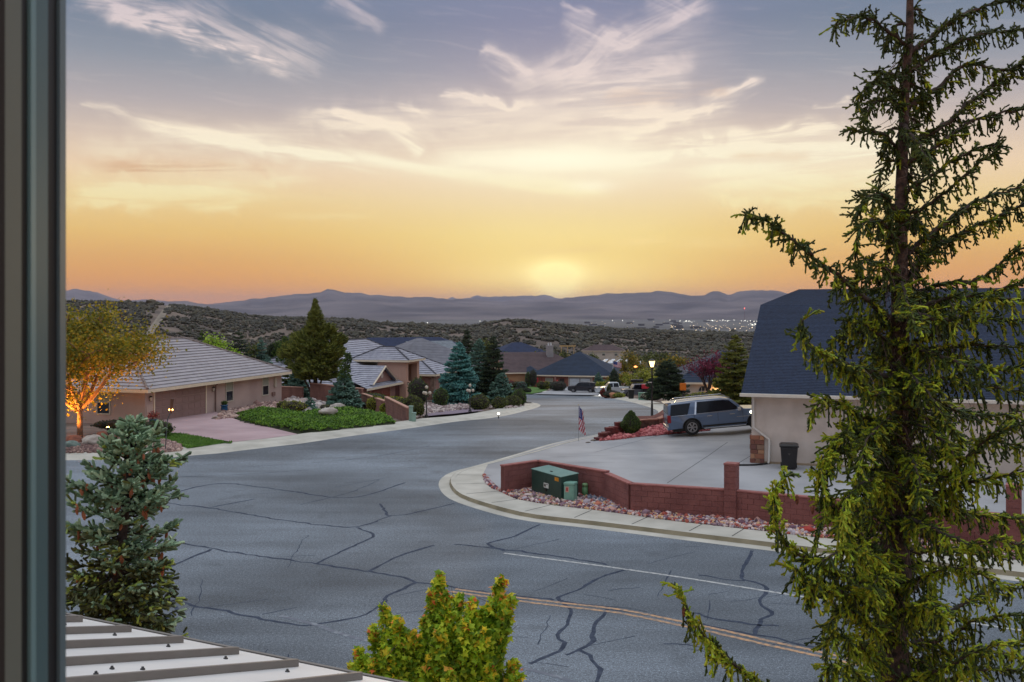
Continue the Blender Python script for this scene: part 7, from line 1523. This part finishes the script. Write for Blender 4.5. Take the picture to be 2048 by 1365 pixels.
for px, D, w, h, lab, nm in ((1286,125,.55,.85,'green utility box at the kerb below the red cargo box','utility_box'),):
    q = fz(px, D); t = thing(nm, q, lab, 'utility box'); m = plain('box_mid_green', S(96,150,128,.85), .5); mb = MB(); mb.box(-w,w,-.4,.4,-.1,h); mb.build('body', m, t, bevel=.03); mb = MB(); mb.box(-w-.03,w+.03,-.43,.43,h,h+.06); mb.build('lid', m, t)
q = fz(1262,131); t = thing('trash_bin', q, 'black trash bin at the far kerb left of the green utility box', 'trash bin'); mb = MB(); mb.add([(-.3,-.3,0),(.3,-.3,0),(.3,.3,0),(-.3,.3,0),(-.38,-.38,1.1),(.38,-.38,1.1),(.38,.38,1.1),(-.38,.38,1.1)], [(3,2,1,0),(4,5,6,7),(0,1,5,4),(1,2,6,5),(2,3,7,6),(3,0,4,7)]); mb.build('body', m_blk, t); mb = MB(); mb.box(-.42,.42,-.42,.42,1.1,1.2); mb.build('lid', m_blk, t, bevel=.03)
q = fz(1303,122); bush('dry_shrub', q, 1.6,1.0,1.0, leafmat('sage', [S(150,146,126,.8), S(120,118,100,.8), S(96,110,80,.8)], (1,.2), .1), 'pale sage shrub at the foot of the round dark spruce', 'shrub', None, 700, 45, .12)
for px, D, s, lab, sd_ in ((1390,107,1.0,'olive shrub beneath the orange sign',46),(1372,104,1.3,'loose green shrub right of the spruce trunk',47),(1400,92,1.6,'yellow-green grass clump behind the SUV roof',48)): fbush(px, D, s, s*.9, g_yell if 'grass' in lab else g_olive, lab, sd_, 'shrub', 'shrub')
q = fz(1366,101); t = thing('orange_sign', q, 'plain orange sign panel on a thin post behind the SUV', 'sign'); mb = MB(); mb.tube([(0,0,-.1),(0,0,1.6)], .04, 6); mb.build('post', m_lantern, t); mb = MB(); mb.box(-.32,.32,-.03,.03,1.45,2.2); mb.build('panel', plain('sign_orange', S(230,120,20,.9), .5), t, bevel=.05)
pebbles('rose_gravel', [fz(1345,98).to_2d(), fz(1372,92).to_2d(), fz(1440,92).to_2d(), fz(1470,104).to_2d(), fz(1440,114).to_2d(), fz(1360,112).to_2d()], 1500, .12, m_grav, LOT, 'rose coloured gravel slope before the arched window house')
q = fz(1226,158); flag((q.x, q.y, q.z), 5.2, 1.35, .85, 'American flag on a tall pole behind the white pickup', 0, False, 'flagpole', 'flagpole')
# ------------------------------------------------------------------ mid-distance trees and bushes on the left
def gc(name, px, D, h, r, fol, lab, **k): q = fz(px, D); return conifer(name, q, h, r, fol, lab, **k)
def tall(px, base_y, top_y, D=None):
    D = D; return (base_y-top_y)/F*D
# tall two-stemmed juniper
def tall_juniper():
    D = 88.0; x = (631-CX)/F*D; zb = G(x, D)+LOT; top = CH-(600-HY)/F*D; h = top-zb
    t = conifer('tall_juniper', (x, D, zb), h, 2.1, leafmat('juniper_tall', [S(76,84,32,.9), S(92,100,38,.9), S(62,72,30,.85), S(104,108,46,.9)], (.6,.3), .12), 'tall dark olive juniper with a pointed top rising between the two tile roofs', 'tree', None, 3900, .20, 1.25, .045, .55, 12, up=.55, whorl=False)
    rng = np.random.default_rng(77); mb = MB()
    for ex, ez in ((-1.7,2.9),(-.9,2.6),(.9,3.0),(-1.2,3.6)): mb.tube([(0.0,0,-.2),(ex*.45,.1,ez*.45),(ex,.2,ez)], [.12,.09,.04], 6)
    mb.build('limbs', m_bark, t, True); P_, D_ = [], []
    for cx_, cy_, cz_, r_, n in ((-1.9,0,4.3,1.0,900),(1.5,0,4.2,1.0,900),(-1.2,0,5.3,.9,600),(1.9,.2,5.2,.7,420),(-2.6,0,4.0,.6,300),(.9,.3,6.0,.8,400)):
        q = norm(rng.normal(0,1,(n,3)))*rng.uniform(.4,1,(n,1))*r_*np.array([1,.8,.8]); P_.append(q+np.array([cx_,cy_,cz_])); D_.append(np.stack([q[:,0]/r_*1.2+cx_*.3, rng.normal(0,.5,n), np.abs(rng.normal(.7,.3,n))],1))
    p = np.concatenate(P_); v, f = shoots(p, np.concatenate(D_), rng.uniform(.22,.5,len(p)), .055, 4, .12, .04, rng); npmesh('side_foliage', v, f, MATS['juniper_tall'], t)
tall_juniper()
def thin_spruce():
    D = 80.0; x = (688-CX)/F*D; zb = G(x,D)+LOT; h = (802-706)/F*D; h = CH-(704-HY)/F*D-zb
    t = conifer('slender_spruce', (x, D, zb), h*.62, 1.75, g_blue, 'sparse slender spruce with a kinked leader above the stepped wall', 'tree', None, 2300, .02, .9, .05, .34, 13, sparse=.8, up=.05)
    rng = np.random.default_rng(5); mb = MB(); pts = [(0,0,h*.5),(.1,0,h*.66),(.05,0,h*.78),(.32,0,h*.88),(.28,0,h)]; mb.tube(pts, [.06,.05,.04,.03,.01], 6); mb.build('leader', m_barkdark, t, True)
    P_, D_ = [], []
    for k in range(620): u = rng.uniform(0,1)**1.1; z = h*(.5+.5*u); cx_ = float(np.interp(z, [q[2] for q in pts], [q[0] for q in pts])); r_ = .42*(1-u)**.8+.10; a = rng.uniform(0,6.28); s = rng.uniform(.2,1); P_.append((cx_+math.cos(a)*r_*s, math.sin(a)*r_*s, z-.1)); D_.append((math.cos(a), math.sin(a), rng.uniform(-.3,.6)))
    v, f = shoots(np.array(P_), np.array(D_), rng.uniform(.12,.26,len(P_)), .035, 4, .08, .03, rng); npmesh('leader_foliage', v, f, g_green, t)
thin_spruce()
def top_h(px, D, top_y, dz=0): x = (px-CX)/F*D; return CH-(top_y-HY)/F*D-(G(x,D)+LOT)
gc('spruce', 596, 93, top_h(596,93,738), 1.7, g_blue, 'pale blue spruce behind the corner of the stucco house', cat='tree', n=2000, seed=14)
for i, (px, D, ty, r, fol, lab, nm) in enumerate([(478,118,662,3.0,g_dark,'dark spruce behind the long tiled roof, tallest there','spruce'),(523,122,678,2.1,g_blue,'bluish spruce behind the tiled roof between dark trees','spruce'),(572,110,676,1.5,g_green,'columnar dark cypress nearest the tall juniper','cypress'),(556,112,684,1.2,g_green,'columnar dark cypress second from the tall juniper','cypress'),(543,112,690,1.0,g_dark,'shortest dark cypress left of the columnar pair','cypress'),(404,115,664,1.8,g_green,'small pointed green tree left of the yellow-green tree','spruce'),(535,100,712,1.6,g_blue,'low blue spruce at the tiled roof edge','spruce'),(586,104,690,1.8,g_olive,'olive tree top just left of the tall juniper','spruce')]):
    gc(nm, px, D, top_h(px,D,ty), r, fol, lab, cat='tree', n=1900, seed=50+i, power=.55 if nm == 'cypress' else .85, whorl=nm != 'cypress', up=.9 if nm == 'cypress' else .15)
for i, (px, D, ty, r, fol, lab) in enumerate([(436,112,668,2.5,leafmat('leaves_lime', [S(130,160,40,.85), S(112,144,36,.85), S(150,176,60,.85)], (1,.2), .3),'bright lime green tree behind the tiled roof'),(506,122,688,1.8,g_olive,'olive leafy tree between the dark and bluish spruces')]):
    q = fz(px, D); broadleaf('leafy_tree', q, top_h(px,D,ty), r, fol, lab, 'tree', None, 1800, .3, 60+i, .24)
# the big blue spruce and its dark neighbours
gc('blue_spruce', 917, 100, top_h(917,100,686), 2.45, leafmat('needles_teal', [S(62,110,108,.85), S(80,130,124,.85), S(50,92,92,.8), S(96,144,136,.85)], (.9,.25), .08), 'broad blue spruce with tiered boughs near the street', cat='tree', n=7500, seed=15, power=.72, base=.02, core=.06, sl=.36)
gc('spruce', 934, 112, top_h(934,112,660), 2.0, g_dark, 'dark narrow spruce rising behind the broad blue spruce', cat='tree', n=3000, seed=16)
gc('spruce', 958, 104, top_h(958,104,680), 2.3, g_blue, 'grey-green spruce between the blue spruce and the tall dark one', cat='tree', n=3600, seed=17, power=.7, base=.02)
gc('spruce', 987, 103, top_h(987,103,674), 1.9, g_dark, 'tall dark spruce at the right of the spruce cluster', cat='tree', n=3600, seed=18, power=.75, base=.02)
gc('spruce', 1003, 101, top_h(1003,101,748), 1.5, g_blue, 'low blue-green spruce at the right foot of the cluster', cat='tree', n=2000, seed=19, power=.6, base=.02)
q = fz(972,120); broadleaf('leafy_tree', q, top_h(972,120,676), 1.6, g_olive, 'olive leafy tree top between the dark spruces', 'tree', None, 1600, .35, 64, .22)
for i, (px, D, rx, h, fol, lab, shp) in enumerate([(882,92,.74,1.85,g_green,'upright green bush left of the broad blue spruce','round'),(958,83,.95,1.35,g_olive,'largest rounded bush in the row along the sidewalk','round'),(999,87,.78,1.05,g_olive,'middle rounded bush in the row along the sidewalk','round'),(1026,92,.85,1.15,g_olive,'rounded bush second from the sidewalk corner','round'),(1038,97,.8,1.7,g_green,'rounded bush nearest the sidewalk corner','round'),
      (752,78,.75,1.25,g_yell,'yellow-green bush farthest left behind the stepped wall','round'),(790,77,1.1,1.3,g_yell,'broad yellow-green bush above the middle step of the wall','round'),(772,75,.5,.8,g_yell,'small yellow-green bush in front of the broad one','round'),(807,73,.85,1.2,g_olive,'olive bush with a rusty tint near the wall end','round'),(826,72,.78,1.5,g_olive,'rounded olive bush right of the wall end','round'),(832,70,.62,1.05,g_olive,'small olive bush touching the sidewalk by the wall end','round'),(735,92,2.0,1.3,g_green,'spiky dark green shrubs below the garage wing','round')]):
    fbush(px, D, rx, h, fol, lab, 70+i, grp='bushes along the street' if i < 5 else None, n=2000, leaf=.09)
for i, (px, D, lab) in enumerate(((853,69.5,'three-globe post lamp by the near end of the purple driveway'),(940,78,'three-globe post lamp half hidden beside the broad blue spruce'))):
    q = fz(px, D); t = thing('post_lamp', q, lab, 'post lamp', 'three-globe post lamps'); mb = MB(); mb.lathe([(.14,-.1),(.14,.08),(.05,.2),(.035,1.6),(.02,1.95)], n=10); [mb.tube([(0,0,1.45),(math.cos(a)*.16,math.sin(a)*.16,1.42),(math.cos(a)*.24,math.sin(a)*.24,1.55)], .018, 5) for a in (0.4,2.5,4.6)]; mb.build('pole', m_lantern, t, True)
    for a in (.4,2.5,4.6): mb = MB(); mb.lathe([(.03,0),(.10,.06),(.12,.14),(.08,.22),(.01,.25)], (math.cos(a)*.24, math.sin(a)*.24, 1.55), 10); mb.build('globe', plain('globe_glass', S(206,196,180,.85), .2), t, True)
    mb = MB(); mb.lathe([(.03,0),(.10,.06),(.12,.14),(.08,.22),(.01,.25)], (0,0,1.95), 10); mb.build('globe', plain('globe_glass', S(206,196,180,.85), .2), t, True)
tag(sheet('driveway', [q.to_2d() if len(q) == 3 else q for q in [fz(851,70), fz(905,73.5), fz(968,81), fz(940,90), fz(880,95), fz(800,112), fz(770,110), fz(842,84)]], LOT+.02, mat('purple_concrete', S(140,124,140,.85), .85, S(126,112,128,.85), .5, bump=.2, bscale=30)), kind='structure')
pebbles('garden_gravel', [q.to_2d() for q in [fz(856,74), fz(950,86), fz(1030,88), fz(1050,100), fz(1000,110), fz(900,106), fz(830,100)]], 2600, .10, mat('garden_gravel', S(190,176,170), island=[S(190,176,172,.85), S(160,140,138,.8), S(206,194,188,.85), S(140,124,122,.8)]), LOT, 'pinkish white gravel around the blue spruce and the rounded bushes')
pebbles('garden_gravel', [q.to_2d() for q in [fz(826,68), fz(850,71), fz(842,84), fz(790,90), fz(770,84)]], 900, .10, MATS['garden_gravel'], LOT, 'pinkish gravel between the wall end and the purple driveway')
q = fz(828,92); t = thing('garden_bench', q, 'purple bench before the entrance wing', 'bench', rz=HA); m = plain('bench_purple', S(96,70,96,.8), .6)
mb = MB(); mb.box(0,1.9,0,.45,.42,.48); mb.build('seat', m, t); mb = MB(); mb.box(0,1.9,.42,.48,.55,.9); mb.build('backrest', m, t)
for a in (.05,1.75):
    for b in (.02,.36): mb = MB(); mb.box(a,a+.08,b,b+.08,0,.42); mb.build('leg', m, t)
q = fz(829,91.2); bush('flower_clump', (q.x, q.y, q.z+.35), .6,.35,.6, leafmat('flowers_yellow', [S(220,180,40,.9), S(200,150,30,.9), S(96,110,40,.8)], (1,.2), .2), 'yellow flowers massed at the purple bench', 'flowers', None, 500, 91, .08)
fbush(836,99,1.1,2.9,g_green,'green leafy shrub beside the portico',92,'shrub','shrub')
# ------------------------------------------------------------------ trees right of the street
gc('spruce', 1336, 106, top_h(1336,106,722), 2.3, g_dark, 'round-topped dark spruce with a reddish trunk beside the street lamp', cat='tree', n=5200, seed=21, power=.55, base=.18)
gc('spruce', 1470, 96, top_h(1470,96,672), 2.6, leafmat('needles_gold', [S(84,92,36,.85), S(100,104,40,.85), S(62,76,34,.8), S(116,112,48,.85)], (.9,.3), .12), 'tall golden green spruce at the corner of the cream house', cat='tree', n=6500, seed=22, power=.75, base=.03)
gc('spruce', 1228, 158, top_h(1228,158,738), 1.5, g_dark, 'small dark spruce left of the flagpole', cat='tree', n=1500, seed=23); gc('spruce', 1197, 166, top_h(1197,166,746), 1.3, g_blue, 'small bluish spruce right of the garage doors', cat='tree', n=1200, seed=24)
for i, (px, D, ty, r, fol, lab, hh) in enumerate([(1262,172,700,2.5,g_amber,'slender amber-green tree behind the flag',.2),(1288,158,738,3.6,g_yell,'broad yellow-green tree behind the street lamp',.2),(1246,168,748,2.6,g_amber,'dull amber tree behind the white pickup',.2),(1212,160,762,1.4,g_yell,'thin yellow-green tree left of the white pickup',.3),(1416,104,704,2.3,g_purple,'red-purple leaved tree before the blue roof',.25),(1270,176,770,3.0,g_olive,'low olive tree behind the dark grey jeep',.2),(1322,146,742,2.2,g_yell,'yellow-green tree hidden partly by the round-topped spruce',.2)]):
    q = fz(px, D); broadleaf('leafy_tree', q, top_h(px,D,ty), r, fol, lab, 'tree', None, 2600, hh, 80+i, .24 if D > 120 else .17, upr=.9 if 'purple' in lab else .7)
for i, (px, D, h, r, fol) in enumerate([(1090,300,7,4,g_olive),(1075,290,6,2.6,g_yell),(1130,310,6,3.5,g_olive),(880,300,6,3,g_olive),(1010,300,6,3,g_green),(1320,260,6,4,g_olive),(1350,250,5,4,g_amber),(760,350,6,3,g_olive),(700,340,6,3,g_green),(1180,340,5,3,g_olive),(1300,300,6,4,g_olive),(660,330,7,4,g_dark)]):
    p = hp(px, D); broadleaf('distant_tree', (p.x, p.y, p.z), h, r, fol, ['olive round tree farthest right of the tan house chimney','small lime tree just above the chimney','olive tree beside the bare timber frame','small olive tree above the blue spruce top','dark green tree by the far bright blue roof','olive tree beyond the street lamp','amber tree above the round-topped spruce','olive tree by the far blue roofs','green tree right of the tall juniper top','olive tree left of the far parking lot','olive tree right of the far parking lot','dark tree just right of the tall juniper'][i], 'tree', 'trees of the lower neighbourhood', 700, .25, 120+i, .5)
q = fz(1241,165); t = thing('porch_light', (q.x+2.5, q.y, q.z+4.2), 'small orange light glowing in the trees behind the flag', 'light'); mb = MB(); mb.lathe([(.1,-.15),(.35,0),(.1,.15)], n=8); mb.build('glow', mat('far_orange_glow', (1,.3,.08,1), .5, (1,.35,.1,1), 1, emis=3), t); mb = MB(); mb.tube([(0,0,-4.2),(0,0,-.15)], .05, 5); mb.build('post', m_lantern, t)
for i, (px, py, lab) in enumerate(((997,836,'tiny white garden light at the sidewalk edge below the bushes'),(1199,790,'tiny white garden light at the far kerb by the white pickup'))):
    q = gp(px, py, LOT) if i == 0 else fz(px, 139).to_2d(); t = thing('garden_light', (q.x, q.y, zg(q)), lab, 'garden light'); mb = MB(); mb.lathe([(.03,-.05),(.03,.15),(.09,.16),(.09,.2)], n=8); mb.build('stake', m_lantern, t); mb = MB(); mb.lathe([(.08,.2),(.10,.32),(.03,.36)], n=8); mb.build('glow', mat('gl_white', (1,.95,.85,1), .5, (1,1,.9,1), 1, emis=2), t)
# ------------------------------------------------------------------ the air
hb = MB(); hb.box(-30000,30000,-3000,34000,CH-93,CH+470); hz = hb.build('haze', bpy.data.materials.new('haze_air')); tag(hz, kind='stuff'); hz['label'] = 'thin evening haze filling the valley air'
hm = hz.data.materials[0]; hm.use_nodes = True; hm.node_tree.nodes.remove(hm.node_tree.nodes['Principled BSDF'])
pv = hm.node_tree.nodes.new('ShaderNodeVolumePrincipled'); pv.inputs['Color'].default_value = (.64,.66,.88,1); pv.inputs['Density'].default_value = 3.2e-5; pv.inputs['Anisotropy'].default_value = 0.0
hm.node_tree.links.new(pv.outputs[0], hm.node_tree.nodes['Material Output'].inputs['Volume'])
SC.cycles.volume_bounces = 0
